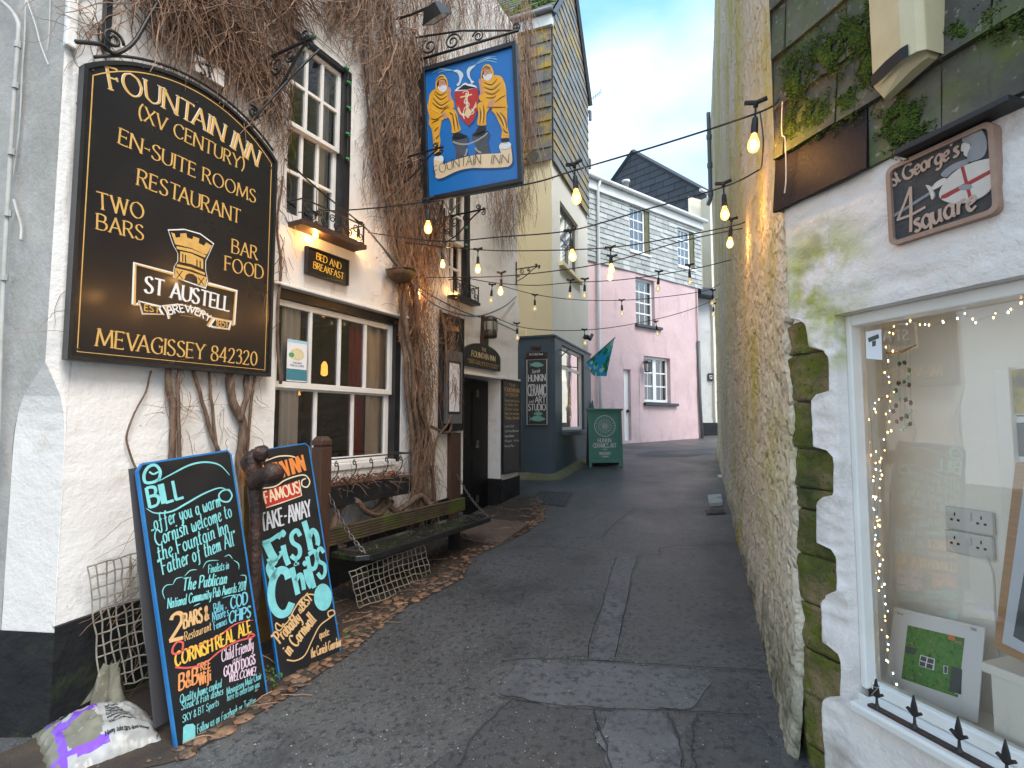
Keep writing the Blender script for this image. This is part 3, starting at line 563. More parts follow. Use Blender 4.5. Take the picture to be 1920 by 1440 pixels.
def text(mb, F, s, base, h, style='serif', wt=0.13, c=0.0015, mi=0, track=2.0, slant=0.0, serif=True, eps=0.0002, outline=None):
    """base: 2+ local (a,b) points of the baseline, h: cap height in metres"""
    x = 0.0; items = []; pv = '#'
    for ch in s:
        if ch == ' ': x += 4.2; pv = '#'; continue
        if ch not in GL: continue
        L_, lo, hi = GL[ch]
        if (pv in 'TVWYP' and ch in 'A') or (pv == 'A' and ch in 'TVWY') or (pv == 'L' and ch in 'TY'): x -= 2.0
        pv = ch
        items.append((L_, x - lo)); x += (hi - lo) + track
    W_ = max(x - track, 1e-3)
    pts = [Vector((p[0], p[1], 0)) for p in base]
    if len(pts) > 2: pts = cr(pts, 12)
    ln = [0.0]
    for i in range(1, len(pts)): ln.append(ln[-1] + (pts[i] - pts[i - 1]).length)
    tot = ln[-1]
    def at(t):
        d = t * tot; i = 1
        while i < len(pts) - 1 and ln[i] < d: i += 1
        sg = ln[i] - ln[i - 1]; f = (d - ln[i - 1]) / sg if sg > 1e-9 else 0
        dr = (pts[i] - pts[i - 1]).normalized(); return pts[i - 1] + (pts[i] - pts[i - 1]) * f, dr
    def mp_(X, Y):
        p, d = at((X + slant * Y) / W_)
        return p + Vector((-d.y, d.x, 0)) * (Y * h / 10.0)
    k = 0
    def strip(P, wf, cc):
        n = len(P); Lr, Rr = [], []
        for i in range(n):
            t = P[min(i + 1, n - 1)] - P[max(i - 1, 0)]
            if t.length < 1e-9: t = Vector((1, 0, 0))
            t.normalize(); nn = Vector((-t.y, t.x, 0)); w_ = wf(t, i / (n - 1)) / 2
            Lr.append(P[i] + nn * w_); Rr.append(P[i] - nn * w_)
        mb.grid([[F.P(p.x, p.y, cc) for p in Rr], [F.P(p.x, p.y, cc) for p in Lr]], mi)
    for L_, ox in items:
        for sm, l in L_:
            P = [mp_(ox + a, b) for a, b in l]
            p0, d0 = at((ox + l[0][0]) / W_); ang0 = math.atan2(d0.y, d0.x)
            w0 = wt * h
            if style == 'serif':
                wf = lambda t, f: w0 * (0.34 + 0.66 * abs(math.sin(math.atan2(t.y, t.x) - ang0 - R(20))))
            elif style == 'brush':
                wf = lambda t, f: w0 * (0.62 + 0.38 * abs(math.sin(math.atan2(t.y, t.x) - ang0 - R(35))))
            else:
                wf = lambda t, f: w0
            if sm: strip(P, wf, c + eps * (k % 7)); k += 1
            else:
                for i in range(len(P) - 1):
                    A, B = P[i], P[i + 1]; t = (B - A).normalized(); e = w0 * 0.25
                    a_ = A - t * (e if i > 0 else 0.02 * h); b_ = B + t * (e if i < len(P) - 2 else 0.02 * h)
                    strip([a_, b_], wf, c + eps * (k % 7)); k += 1
            if style == 'serif' and serif:
                for (e, q, P0) in ((l[0], l[1], P[0]), (l[-1], l[-2], P[-1])):
                    dx, dy = abs(e[0] - q[0]), abs(e[1] - q[1]); d = (at((ox + e[0]) / W_)[1])
                    up = Vector((-d.y, d.x, 0))
                    if (abs(e[1]) < .2 or abs(e[1] - 10) < .2) and dy > dx * 0.5:
                        sg = up * (0.018 * h * (1 if e[1] < 5 else -1)); sw = 0.115 * h
                        strip([P0 + sg - d * sw, P0 + sg + d * sw], lambda t, f: 0.036 * h, c + eps * (k % 7)); k += 1
                    elif dx > dy * 2 and e[0] > 3 and not sm and abs(e[1] - 3) > .1:
                        sgn = -1 if e[1] > 7 else (1 if e[1] < 3 else 0)
                        strip([P0 + up * (.09 * h * (sgn if sgn else 1)), P0 - up * (.09 * h * (0 if sgn else 1))], lambda t, f: 0.05 * h, c + eps * (k % 7)); k += 1
def stroke(mb, F, pts, w0, c=0.0015, mi=0, smooth=True, taper=False, closed=False):
    P = [Vector((p[0], p[1], 0)) for p in pts]
    if smooth: P = cr(P, 6, closed)
    if closed: P = P + [P[0].copy()]
    n = len(P); Lr, Rr = [], []
    for i in range(n):
        if closed: t = P[(i + 1) % (n - 1) if i + 1 >= n else i + 1] - P[i - 1 if i > 0 else n - 2]
        else: t = P[min(i + 1, n - 1)] - P[max(i - 1, 0)]
        if t.length < 1e-9: t = Vector((1, 0, 0))
        t.normalize(); nn = Vector((-t.y, t.x, 0)); f = i / (n - 1); ww = w0 * ((0.25 + 0.75 * math.sin(math.pi * f)) if taper else 1) / 2
        Lr.append(P[i] + nn * ww); Rr.append(P[i] - nn * ww)
    mb.grid([[F.P(p.x, p.y, c) for p in Rr], [F.P(p.x, p.y, c) for p in Lr]], mi)
def fpoly(mb, F, pts, c=0.001, mi=0, smooth=False):
    if smooth: pts = [(p.x, p.y) for p in cr([(a, b, 0) for a, b in pts], 5, True)]
    n = len(pts); ar = sum(pts[k][0] * pts[(k + 1) % n][1] - pts[(k + 1) % n][0] * pts[k][1] for k in range(n))
    if ar < 0: pts = pts[::-1]
    mb.face([F.P(a, b, c) for a, b in pts], mi)
class Pix:
    """reads points measured in an enlarged crop of the view (offset ox,oy, scale k) into a plane's own coordinates"""
    def __init__(s, F, ox, oy, k, c=0.0): s.F, s.ox, s.oy, s.k, s.c = F, ox, oy, k, c
    def __call__(s, x, y): return s.F.px(s.ox + x / s.k, s.oy + y / s.k, s.c)
    def pts(s, L_): return [s(x, y) for x, y in L_]
    def h(s, x, y, hh): return s(x, y - hh)[1] - s(x, y)[1]
    def text(s, mb, t, base, hh, mi=0, **kw):
        B = [s(x, y) for x, y in base]; mid = base[len(base) // 2] if len(base) > 2 else ((base[0][0] + base[-1][0]) / 2, (base[0][1] + base[-1][1]) / 2)
        text(mb, s.F, t, B, abs(s.h(mid[0], mid[1], hh)), mi=mi, **kw)
# ================================================================ THE INN
DW = Vector((math.sin(R(27.5)), math.cos(R(27.5)), 0))
WO = Vector((-2.733, 3.106, 0)); W = vert(WO, 27.5)
S = Fr(WO, (DW.y, -DW.x, 0))                 # side wall of the inn, a<0 runs away from the corner
aR = W.px(971, 800)[0]; PT = 8.2
inn = thing('white_inn', 'white limewashed old inn with black plinth and dead creeper on its walls', 'inn', (WO.x, WO.y, gz(WO.x, WO.y)))
hLW = [W.px(514, 780)[0], W.px(752, 760)[0], W.px(680, 872)[1], W.px(640, 568)[1], 0.12]
hUW = [W.px(541, 200)[0], W.px(656, 300)[0], W.px(600, 425)[1], W.px(652, 132)[1], 0.12]
hSW = [W.px(841, 480)[0], W.px(881, 480)[0], W.px(862, 556)[1], W.px(862, 352)[1], 0.12]
hDR = [W.px(868, 800)[0], W.px(938.6, 800)[0], -0.3, W.px(905, 707)[1], 0.256]
HOLES = [hLW, hUW, hSW, hDR]
CH, CS, ZT = 0.116, 0.34, W.px(78, 700)[1]
def chf(z):
    k = 0.42
    if z <= ZT - k: return 1.0
    if z >= ZT: return 0.0
    return math.sqrt(max(0, 1 - ((z - ZT + k) / k) ** 2))
mb = MB()
bulge = lambda a, b: 0.03 * max(0, 1 - abs(b - hLW[3] - 0.45) / 0.5) * (1 if b > hLW[3] else 0)
wallgrid(mb, W, CH, aR, -0.6, PT, HOLES, 0.09, 0.007, 2.5, fn=bulge)
rows = []
zz = [-0.6 + 0.1 * i for i in range(int((PT + 0.6) / 0.1) + 1)]
for z in zz:
    l = CH * chf(z); rows.append([W.P(l, z, 0.004 * nz3((l, z, 1), 3)), W.P((l + CH) / 2 + .003, z, 0.004), W.P(CH + .004, z, 0.003)])
mb.grid(rows)
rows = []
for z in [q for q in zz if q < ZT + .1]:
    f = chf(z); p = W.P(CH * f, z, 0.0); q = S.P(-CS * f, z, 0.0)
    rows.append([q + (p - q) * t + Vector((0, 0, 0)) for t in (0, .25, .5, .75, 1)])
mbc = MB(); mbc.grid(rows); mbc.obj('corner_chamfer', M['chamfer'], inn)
# return at the street corner, back and top of the inn
E = Fr(W.P(aR, 0, 0), (-W.n.x, -W.n.y, 0))
for k in range(8):
    mb.face([E.P(k * .5, -.6), E.P(k * .5 + .5, -.6), E.P(k * .5 + .5, PT), E.P(k * .5, PT)])
mb.face([W.P(0, PT, 0), W.P(aR, PT, 0), W.P(aR, PT + 2, -2.5), W.P(0, PT + 2, -2.5)])
mb.face([W.P(0, PT + 2, -2.5), W.P(aR, PT + 2, -2.5), W.P(aR, PT, -5), W.P(0, PT, -5)])
mb.face([W.P(0, -.6, -5), W.P(0, PT, -5), W.P(aR, PT, -5), W.P(aR, -.6, -5)])
mb.obj('wall', M['white'], inn, smooth=False)
mb = MB()
wl = lambda a, b: 0
rows = []
for z in zz + [PT + 1, PT + 2]:
    f = CS * chf(z); row = []
    for k in range(21):
        a = -5 + (5 - f) * (k / 20) ** 0.5
        row.append(S.P(a, z, 0.006 * nz3(S.P(a, z), 3)))
    rows.append(row)
mb.grid(rows)
mb.obj('side_wall', M['grey_render'], inn)
# plinth
def ptop(a): return 0.44 + (0.80 - 0.44) * max(0.0, min(1, a / aR)) + 0.02 * math.sin(a * 5) * .5
mb = MB()
for (a0, a1) in ((CH - .005, hDR[0] - .02), (hDR[1] + 0.001, aR + 0.012)):
    rows = []; n = max(2, int((a1 - a0) / .12))
    for j, fz in enumerate((0, .5, 1, 1.0)):
        row = []
        for i in range(n + 1):
            a = a0 + (a1 - a0) * i / n; zt = ptop(a); c = (0.028 + .006 * nz3((a, fz, 0), 4)) if j < 3 else -.01
            row.append(W.P(a, -.5 + (zt + .5) * fz, c))
        rows.append(row)
    mb.grid(rows)
    if a0 < 1: mb.obj('plinth', M['plinth'], inn); mb = MB()
zt = ptop(0) ; p0, p1 = W.P(CH, 0, .02), S.P(-CS, 0, .02)
mb.grid([[p1 + Vector((0, 0, z)) + (p0 - p1) * t for t in (0, .5, 1)] for z in (-.6, 0, zt - .02)])
mb.grid([[S.P(-3 + (3 - CS + .01) * t, z, .02) for t in (0, .5, 1)] for z in (-.6, 0, zt - .04)])
mb.obj('plinth', M['plinth'], inn)
mb = MB(); zr = ptop(aR)
mb.box(W, hDR[1] - .022, hDR[1] + .0, -.4, zr, -.26, .022)
mb.obj('plinth', M['plinth'], inn); mb = MB(); mb.box(W, aR, aR + .02, -.4, zr, -1.5, .02)
mb.obj('plinth', M['plinth'], inn)
# timber over and beside openings
mb = MB()
def su(*a_): q_ = MB(); q_.box(W, *a_); q_.obj('window_surround', M['blackpaint'], inn, bevel=.004)
su(hLW[0], hLW[1], hLW[3] - .085, hLW[3], -.11, -.012)
su(hLW[1] - .095, hLW[1], hLW[2], hLW[3] - .086, -.11, -.012)
su(hUW[0], hUW[1], hUW[3] - .05, hUW[3], -.11, .004)
su(hUW[1] - .10, hUW[1], hUW[2], hUW[3] - .051, -.11, .006)
su(hSW[1] - .09, hSW[1], hSW[2], hSW[3], -.11, .004)
mb = MB(); mb.box(W, hLW[0] - .1, hLW[1] + .06, hLW[3] + .004, hLW[3] + .03, -.02, .055); mb.obj('drip_ledge', M['white'], inn, bevel=.006)
def sash(parent, F, a0, a1, b0, b1, cols, c, bar=.030, rail=.055, rows=1, name='window', glass='glass', fm='frame_white', sub=None):
    mb = MB(); d0, d1 = c - .02, c + .02
    mb.box(F, a0, a0 + rail, b0, b1, d0, d1); mb.box(F, a1 - rail, a1, b0, b1, d0, d1)
    mb.box(F, a0 + rail, a1 - rail, b1 - rail, b1, d0, d1); mb.box(F, a0 + rail, a1 - rail, b0, b0 + rail, d0, d1)
    for k in range(1, cols):
        x = a0 + rail + (a1 - a0 - 2 * rail) * k / cols; mb.box(F, x - bar / 2, x + bar / 2, b0 + rail, b1 - rail, d0 + .006, d1 - .003)
    for k in range(1, rows):
        y = b0 + rail + (b1 - b0 - 2 * rail) * k / rows; mb.box(F, a0 + rail, a1 - rail, y - bar / 2, y + bar / 2, d0 + .007, d1 - .005)
    o = mb.obj(name, M[fm], parent, bevel=.003)
    g = MB(); g.face([F.P(a0 + .01, b0 + .01, c - .006), F.P(a1 - .01, b0 + .01, c - .006), F.P(a1 - .01, b1 - .01, c - .006), F.P(a0 + .01, b1 - .01, c - .006)])
    g.obj('pane', M[glass], o); return o
def room(parent, F, a0, a1, b0, b1, c0, c1, m='dark_room'):
    mb = MB(); P = F.P
    mb.face([P(a0, b0, c1), P(a1, b0, c1), P(a1, b1, c1), P(a0, b1, c1)])
    mb.face([P(a0, b0, c0), P(a0, b0, c1), P(a0, b1, c1), P(a0, b1, c0)]); mb.face([P(a1, b0, c1), P(a1, b0, c0), P(a1, b1, c0), P(a1, b1, c1)])
    mb.face([P(a0, b0, c0), P(a1, b0, c0), P(a1, b0, c1), P(a0, b0, c1)]); mb.face([P(a0, b1, c1), P(a1, b1, c1), P(a1, b1, c0), P(a0, b1, c0)])
    return mb.obj('room_interior', M[m], parent)
def curtain(parent, F, a0, a1, b0, b1, c, m, waves=5, amp=.025, taper=0.0):
    rows = []
    for j in range(9):
        f = j / 8; row = []
        for k in range(waves * 8 + 1):
            t = k / (waves * 8); aa = a0 + (a1 - a0) * t * (1 - taper * math.sin(math.pi * (1 - f)))
            row.append(F.P(aa, b0 + (b1 - b0) * f, c + amp * math.sin(t * waves * 2 * math.pi) * (0.6 + .4 * f)))
        rows.append(row)
    mb = MB(); mb.grid(rows); return mb.obj('curtain', M[m], parent, smooth=True)
# lower window
mid = W.px(620, 728)[1]; A0, A1 = hLW[0] + .002, hLW[1] - .097
sash(inn, W, A0, A1, mid - .02, hLW[3] - .088, 4, -.075)
sash(inn, W, A0, A1, hLW[2] + .035, mid + .018, 3, -.118)
mb = MB(); mb.box(W, hLW[0] - .02, hLW[1] - .1, hLW[2] - .03, hLW[2] + .032, -.14, .02); mb.obj('window_sill', M['frame_white'], inn, bevel=.006)
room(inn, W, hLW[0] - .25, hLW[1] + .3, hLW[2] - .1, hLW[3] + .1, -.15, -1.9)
q = lambda x: W.px(x, 760, -.25)[0]
curtain(inn, W, q(512), q(548), hLW[2], hLW[3] - .1, -.17, 'curtain_cream', 3)
curtain(inn, W, q(648), q(678), hLW[2], hLW[3] - .1, -.22, 'curtain_red', 3, .02)
curtain(inn, W, q(676), q(738), hLW[2], hLW[3] - .1, -.18, 'curtain_cream', 4, .025)
kq = Pix(W, 500, 400, 4, -.05)
t = thing('window_poster', 'white and teal take-away fish and chips poster stuck in the sash window', 'poster', W.P(*kq(220, 1260), -.05))
px0, px1, py0, py1 = kq(148, 1250)[0], kq(298, 1265)[0], kq(220, 1262)[1], kq(220, 950)[1]
mb = MB(); mb.face([W.P(px0, py0, -.052), W.P(px1, py0, -.052), W.P(px1, py1, -.052), W.P(px0, py1, -.052)]); mb.obj('sheet', M['mount'], t)
mb = MB(); hh_ = py1 - py0; ww_ = px1 - px0; rq = lambda x0, x1, y0, y1, c_, mi: mb.face([W.P(px0 + ww_ * x0, py0 + hh_ * y0, c_), W.P(px0 + ww_ * x1, py0 + hh_ * y0, c_), W.P(px0 + ww_ * x1, py0 + hh_ * y1, c_), W.P(px0 + ww_ * x0, py0 + hh_ * y1, c_)], mi)
rq(0, 1, .03, .30, -.0508, 0); rq(0, 1, .93, 1, -.0508, 1); fpoly(mb, W, [(px0 + ww_ * (.5 + .36 * math.cos(k * .45)), py0 + hh_ * (.66 + .15 * math.sin(k * .45))) for k in range(14)], -.0508, 2); fpoly(mb, W, [(px0 + ww_ * (.22 + .14 * math.cos(k * .6)), py0 + hh_ * (.63 + .06 * math.sin(k * .6))) for k in range(10)], -.0502, 3)
text(mb, W, 'TAKEAWAY', [(px0 + ww_ * .28, py0 + hh_ * .43), (px0 + ww_ * .74, py0 + hh_ * .43)], hh_ * .04, 'plain', .15, -.0505, 4); text(mb, W, 'FISH & CHIPS', [(px0 + ww_ * .18, py0 + hh_ * .36), (px0 + ww_ * .84, py0 + hh_ * .36)], hh_ * .045, 'plain', .15, -.0505, 4)
mb.obj('printed_design', [mat('poster_teal', (.06, .22, .27)), mat('poster_pale', (.35, .6, .7)), mat('poster_food', (.62, .5, .22), (.75, .68, .5), 60, .6), mat('poster_green', (.1, .35, .12)), M['hs_shadow']], t)
t = thing('wall_lamp', 'warm glowing orange lamp deep inside the lower sash window', 'lamp', W.W(608, 700, -1.0))
mb = MB(); o = W.W(608, 697, -1.0); mb.lathe(o, [(.015, .12), (.035, .08), (.04, -.03), (.02, -.05)], 12); mb.obj('lamp_shade', M['lampglow'], t, smooth=True)
t = thing('wall_lamp', 'amber lamp glowing behind the lower left sash of the inn window', 'lamp', W.W(545, 735, -.6))
mb = MB(); o = W.W(546, 735, -.6); mb.lathe(o, [(.04, .04), (.08, .01), (.09, -.03), (.04, -.035)], 12); mb.obj('lamp_shade', M['lampglow'], t, smooth=True)
# upper window
umid = (W.px(541, 218)[1] + W.px(640, 284)[1]) / 2
sash(inn, W, hUW[0] + .002, hUW[1] - .102, umid - .02, hUW[3] - .052, 3, -.06, rows=2, rail=.04)
sash(inn, W, hUW[0] + .002, hUW[1] - .102, hUW[2], umid + .018, 3, -.10, rows=2, rail=.04)
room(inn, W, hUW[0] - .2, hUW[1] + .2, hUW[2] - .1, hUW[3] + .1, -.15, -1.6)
curtain(inn, W, hUW[0], hUW[0] + .14, hUW[2], hUW[3] - .06, -.2, 'curtain_cream', 2)
curtain(inn, W, hUW[1] - .26, hUW[1] - .1, hUW[2], hUW[3] - .06, -.2, 'curtain_cream', 2)
# small upper window past the hanging sign
smid = (hSW[2] + hSW[3]) / 2
sash(inn, W, hSW[0], hSW[1] - .092, smid - .02, hSW[3], 2, -.06, rows=2, rail=.045)
sash(inn, W, hSW[0], hSW[1] - .092, hSW[2], smid + .02, 2, -.10, rows=2, rail=.045)
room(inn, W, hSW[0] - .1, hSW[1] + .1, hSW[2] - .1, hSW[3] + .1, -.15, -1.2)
# sill shelves of the upper windows
mb = MB(); sa0, sa1, sb = W.px(537, 398)[0], W.px(688, 462, .2)[0], W.px(600, 428, .15)[1]
mb.box(W, sa0, sa1, sb - .045, sb, .0, .20); mb.obj('sill_shelf', M['post_brown'], inn, bevel=.004)
mb = MB(); ta0, ta1, tb = W.px(836, 545)[0], W.px(900, 570, .15)[0], W.px(870, 560, .1)[1]
mb.box(W, ta0, ta1, tb - .04, tb, .0, .16); mb.obj('sill_shelf', M['blackpaint'], inn, bevel=.004)
# door
dd = MB(); dz0, dz1 = 0.2, hDR[3] - .03
dd.box(W, hDR[0] + .01, hDR[1] - .03, dz0, dz1, -.25, -.20)
for (f0, f1) in ((.08, .46), (.54, .92)):
    for (g0, g1) in ((.10, .44), (.54, .92)):
        w_ = hDR[1] - hDR[0] - .04; h_ = dz1 - dz0
        dd.box(W, hDR[0] + .01 + w_ * f0, hDR[0] + .01 + w_ * f1, dz0 + h_ * g0, dz0 + h_ * g1, -.20, -.19)
dr = dd.obj('door', mat('door_black', (.004, .004, .004), (.009, .008, .008), 6, .5, spec=.25), inn, bevel=.004)
mb = MB()
for y in (738, 833, 936):
    a, b = W.px(895, y, -.19); mb.box(W, a - .035, a + .035, b - .055, b + .055, -.199, -.183)
mb.obj('hinge', M['chain'], dr)
mb = MB(); mb.box(W, hDR[0] - .06, aR + .001, hDR[3], hDR[3] + .04, .001, .05); mb.obj('door_hood', M['frame_white'], inn, bevel=.005)
# right brown timber and vertical dark timber behind the menu boards
mb = MB(); a0 = W.px(838, 870)[0]; a1 = W.px(857, 870)[0]
mb.box(W, a0, a1, .35, W.px(848, 812)[1], .0, .06); mb.obj('timber_post', M['post_brown'], inn, bevel=.005)

# ---------------------------------------------------------------- main sign board
def quadpoly(F, L_, c=0): return [F.px(x, y, c) for x, y in L_]
SC = 0.10
k2 = Pix(W, 100, 100, 2.3227, SC)
sgn = thing('pub_sign_board', 'big black arched board with gold lettering fixed high on the white inn wall', 'sign board', W.P(k2(520, 1380)[0], k2(520, 1380)[1], .05))
bl, br = k2(62, 1320), k2(945, 1418)
al, ar_ = (k2(128, 25)[0] + k2(62, 1320)[0]) / 2, (k2(972, 480)[0] + k2(945, 1418)[0]) / 2
bb = (bl[1] + br[1]) / 2; bs_ = (k2(128, 25)[1] + k2(970, 485)[1]) / 2
apex = bs_ + 0.27
def archpts(i, n=24):
    # segmental arch between inset sides
    x0, x1, y1 = al + i, ar_ - i, bs_ - i * .8; ap = apex - i; hw = (x1 - x0) / 2; sg = ap - y1; rad = (hw * hw + sg * sg) / (2 * sg); cx, cy = (x0 + x1) / 2, ap - rad
    th = math.asin(hw / rad)
    return [(x0, bb + i), (x1, bb + i)] + [(cx + rad * math.sin(th * (1 - 2 * t / n)), cy + rad * math.cos(th * (1 - 2 * t / n))) for t in range(n + 1)]
mb = MB(); mb.prism(W, archpts(.018), .05, SC); mb.obj('board', M['signblack'], sgn)
mb = MB()
o_, i_ = archpts(0), archpts(.022)
rows = [[W.P(a, b, .045) for a, b in o_] + [W.P(*o_[0], .045)], [W.P(a, b, SC + .012) for a, b in o_] + [W.P(*o_[0], SC + .012)],
        [W.P(a, b, SC + .012) for a, b in i_] + [W.P(*i_[0], SC + .012)], [W.P(a, b, SC - .005) for a, b in i_] + [W.P(*i_[0], SC - .005)]]
mb.grid(rows); mb.obj('frame', M['blackpaint'], sgn)
mb = MB()
lp = archpts(.052); stroke(mb, W, lp, .007, SC + .0012, smooth=False, closed=True)
cc = dict(c=SC + .0012)
k2.text(mb, 'FOUNTAIN INN', [(252, 160), (420, 212), (588, 297), (738, 385), (886, 492)], 84, 0, wt=.118, **cc)
k2.text(mb, '(XV CENTURY)', [(372, 283), (600, 398), (828, 512)], 60, 0, wt=.12, **cc)
k2.text(mb, 'EN-SUITE ROOMS', [(285, 392), (580, 525), (878, 652)], 62, 0, wt=.12, **cc)
k2.text(mb, 'RESTAURANT', [(366, 573), (590, 660), (812, 742)], 66, 0, wt=.12, **cc)
k2.text(mb, 'TWO', [(190, 675), (392, 724)], 70, 0, wt=.125, **cc)
k2.text(mb, 'BARS', [(190, 765), (390, 815)], 66, 0, wt=.125, **cc)
k2.text(mb, 'BAR', [(778, 868), (886, 900)], 58, 0, wt=.125, **cc)
k2.text(mb, 'FOOD', [(748, 944), (912, 985)], 60, 0, wt=.125, **cc)
k2.text(mb, 'MEVAGISSEY 842320', [(186, 1274), (530, 1318), (884, 1360)], 68, 0, wt=.12, **cc)
# white edge of the top line
k2.text(mb, 'FOUNTAIN INN', [(249.5, 158), (417.5, 209), (585.5, 294.5), (735.5, 382), (883.5, 489.5)], 84, 2, wt=.118, c=SC + .0004, eps=.00005)
# brewery tower emblem
P2 = k2.pts
def emb(L_, c, mi, sm=False): fpoly(mb, W, P2(L_), SC + c, mi, sm)
tower = [(497, 767), (570, 764), (640, 784), (700, 828), (676, 880), (664, 905), (664, 945), (673, 990), (664, 1026), (520, 975), (524, 930), (540, 905), (540, 870), (520, 835)]
emb(tower, .0016, 2)
def inset(L_, f):
    cx = sum(p[0] for p in L_) / len(L_); cy = sum(p[1] for p in L_) / len(L_); return [(cx + (x - cx) * f, cy + (y - cy) * f) for x, y in L_]
emb(inset(tower, .955), .0020, 3)
crown = [(512, 780), (527, 785), (533, 803), (552, 800), (552, 785), (578, 783), (582, 803), (605, 810), (608, 797), (635, 806), (632, 826), (655, 838), (664, 824), (690, 838), (668, 876), (650, 872), (600, 848), (545, 835), (530, 832)]
emb(crown, .0024, 0)
emb([(535, 840), (600, 852), (665, 880), (660, 890), (600, 866), (537, 852)], .0024, 0)
emb([(552, 862), (600, 872), (652, 896), (652, 940), (600, 918), (550, 908)], .0024, 0)
for x0 in (560, 572, 622, 636):
    s_ = (x0 - 560) * .42
    emb([(x0, 872 + s_), (x0 + 5, 874 + s_), (x0 + 5, 908 + s_), (x0, 906 + s_)], .0030, 3)
emb([(538, 918), (600, 932), (660, 956), (658, 966), (600, 942), (536, 928)], .0024, 0)
emb([(530, 934), (600, 952), (668, 976), (660, 1018), (628, 1006), (624, 975), (608, 962), (590, 958), (576, 966), (568, 990), (527, 976)], .0024, 0)
for (x, y) in ((548, 965), (643, 994)):
    for d in (1, -1): stroke(mb, W, P2([(x - 13, y - 17 * d), (x + 13, y + 17 * d)]), .006, SC + .0031 + .0002 * d, 3, False)
box_ = [(522, 960), (352, 914), (347, 1094), (370, 1090)]
stroke(mb, W, P2(box_), .020, SC + .0016, 2, False); stroke(mb, W, P2([(x + 6, y + 5) for x, y in box_]), .013, SC + .0021, 0, False)
box_ = [(674, 1002), (798, 1034), (786, 1182), (768, 1172)]
stroke(mb, W, P2(box_), .020, SC + .0016, 2, False); stroke(mb, W, P2([(x - 5, y + 5) for x, y in box_]), .013, SC + .0021, 0, False)
k2.text(mb, 'ST AUSTELL', [(397, 1040), (580, 1080), (764, 1124)], 66, 2, wt=.17, c=SC + .0030, track=1.6)
for L_, mi in (([(368, 1076), (470, 1100), (466, 1112), (484, 1140), (385, 1138)], 2), ([(376, 1083), (458, 1106), (456, 1114), (468, 1134), (390, 1131)], 3),
               ([(690, 1148), (778, 1165), (768, 1206), (692, 1196), (675, 1186)], 2), ([(700, 1157), (768, 1171), (760, 1198), (696, 1188), (685, 1182)], 3)): emb(L_, .0022 + .0005 * (mi == 3), mi)
stroke(mb, W, P2([(372, 1079), (388, 1135), (478, 1137)]), .006, SC + .0032, 0, False); stroke(mb, W, P2([(695, 1150), (776, 1167), (766, 1203), (692, 1193)]), .006, SC + .0032, 0, False)
ban = [(470, 1098), (540, 1090), (620, 1108), (705, 1158), (680, 1194), (610, 1150), (550, 1140), (498, 1158), (490, 1128)]
emb(ban, .0036, 2); emb(inset(ban, .93), .0040, 0); emb(inset(ban, .85), .0044, 3)
k2.text(mb, 'BREWERY', [(503, 1138), (590, 1128), (676, 1170)], 32, 2, wt=.17, c=SC + .0050, style='plain')
k2.text(mb, 'EST.', [(396, 1120), (466, 1132)], 26, 0, wt=.16, c=SC + .0036, style='plain')
k2.text(mb, '1851', [(706, 1186), (754, 1194)], 27, 0, wt=.16, c=SC + .0036, style='plain')
mb.obj('lettering', [M['gold'], M['goldpale'], M['letterwhite'], M['signblack']], sgn)
mb = MB()
for x, y in ((172, 75), (108, 1288), (915, 1385), (625, 215), (948, 498)):
    a, b = k2(x, y); mb.blob(W.P(a, b, SC), .009, n=6, m=4)
mb.obj('bolt', M['iron'], sgn, smooth=True)

# ---------------------------------------------------------------- flat wall boards
def board(name, label, cat, F, a0, a1, b0, b1, c0, c1, m, frame=None, fw=.02, fp=.012, bevel=.003):
    t = thing(name, label, cat, F.P((a0 + a1) / 2, b0, c0))
    mb = MB(); mb.box(F, a0, a1, b0, b1, c0, c1); mb.obj('panel', M[m], t, bevel=bevel)
    if frame:
        mb = MB(); e = c1 + fp
        mb.box(F, a0 - fw, a0, b0 - fw, b1 + fw, c0, e); mb.box(F, a1, a1 + fw, b0 - fw, b1 + fw, c0, e)
        mb.box(F, a0, a1, b1, b1 + fw, c0, e); mb.box(F, a0, a1, b0 - fw, b0, c0, e); mb.obj('frame', M[frame], t, bevel=.003)
    return t
kB = Pix(W, 500, 400, 4, .06)
t = board('wall_plaque', 'small black plaque reading BED AND BREAKFAST above the lower sash window', 'plaque', W, (kB(308, 240)[0] + kB(306, 430)[0]) / 2, kB(607, 450)[0], (kB(306, 432)[1] + kB(606, 543)[1]) / 2, (kB(308, 240)[1] + kB(607, 372)[1]) / 2, .03, .06, 'signblack', 'blackpaint', .012)
mb = MB(); kB.text(mb, 'BED AND', [(373, 345), (556, 422)], 50, 0, wt=.16, c=.0615); kB.text(mb, 'BREAKFAST', [(350, 410), (574, 496)], 48, 0, wt=.16, c=.0615); mb.obj('lettering', M['yellow'], t)
k3 = Pix(W, 740, 560, 3.6, .07)
a0, a1 = k3(325, 300)[0], k3(462, 300)[0]; b0, b1 = k3(400, 885)[1], k3(400, 125)[1]
t = board('menu_board', 'tall narrow black board beside the inn door with a grey menu case on it', 'menu board', W, a0, a1, b0, b1, .02, .07, 'signblack', 'blackpaint', .015)
mb = MB(); kk = dict(c=.0715)
k3.text(mb, 'THE', [(352, 172), (388, 180)], 26, 0, wt=.16, **kk); k3.text(mb, 'FOUNTAIN INN', [(328, 207), (432, 223)], 32, 0, wt=.16, **kk); mb.obj('lettering', M['gold'], t)
mc = MB(); c0 = (k3(332, 342)[0], k3(440, 366)[0], k3(440, 843)[1], k3(340, 345)[1]); mc.box(W, *c0, .071, .115); cs = mc.obj('menu_case', M['greypipe'], t, bevel=.004)
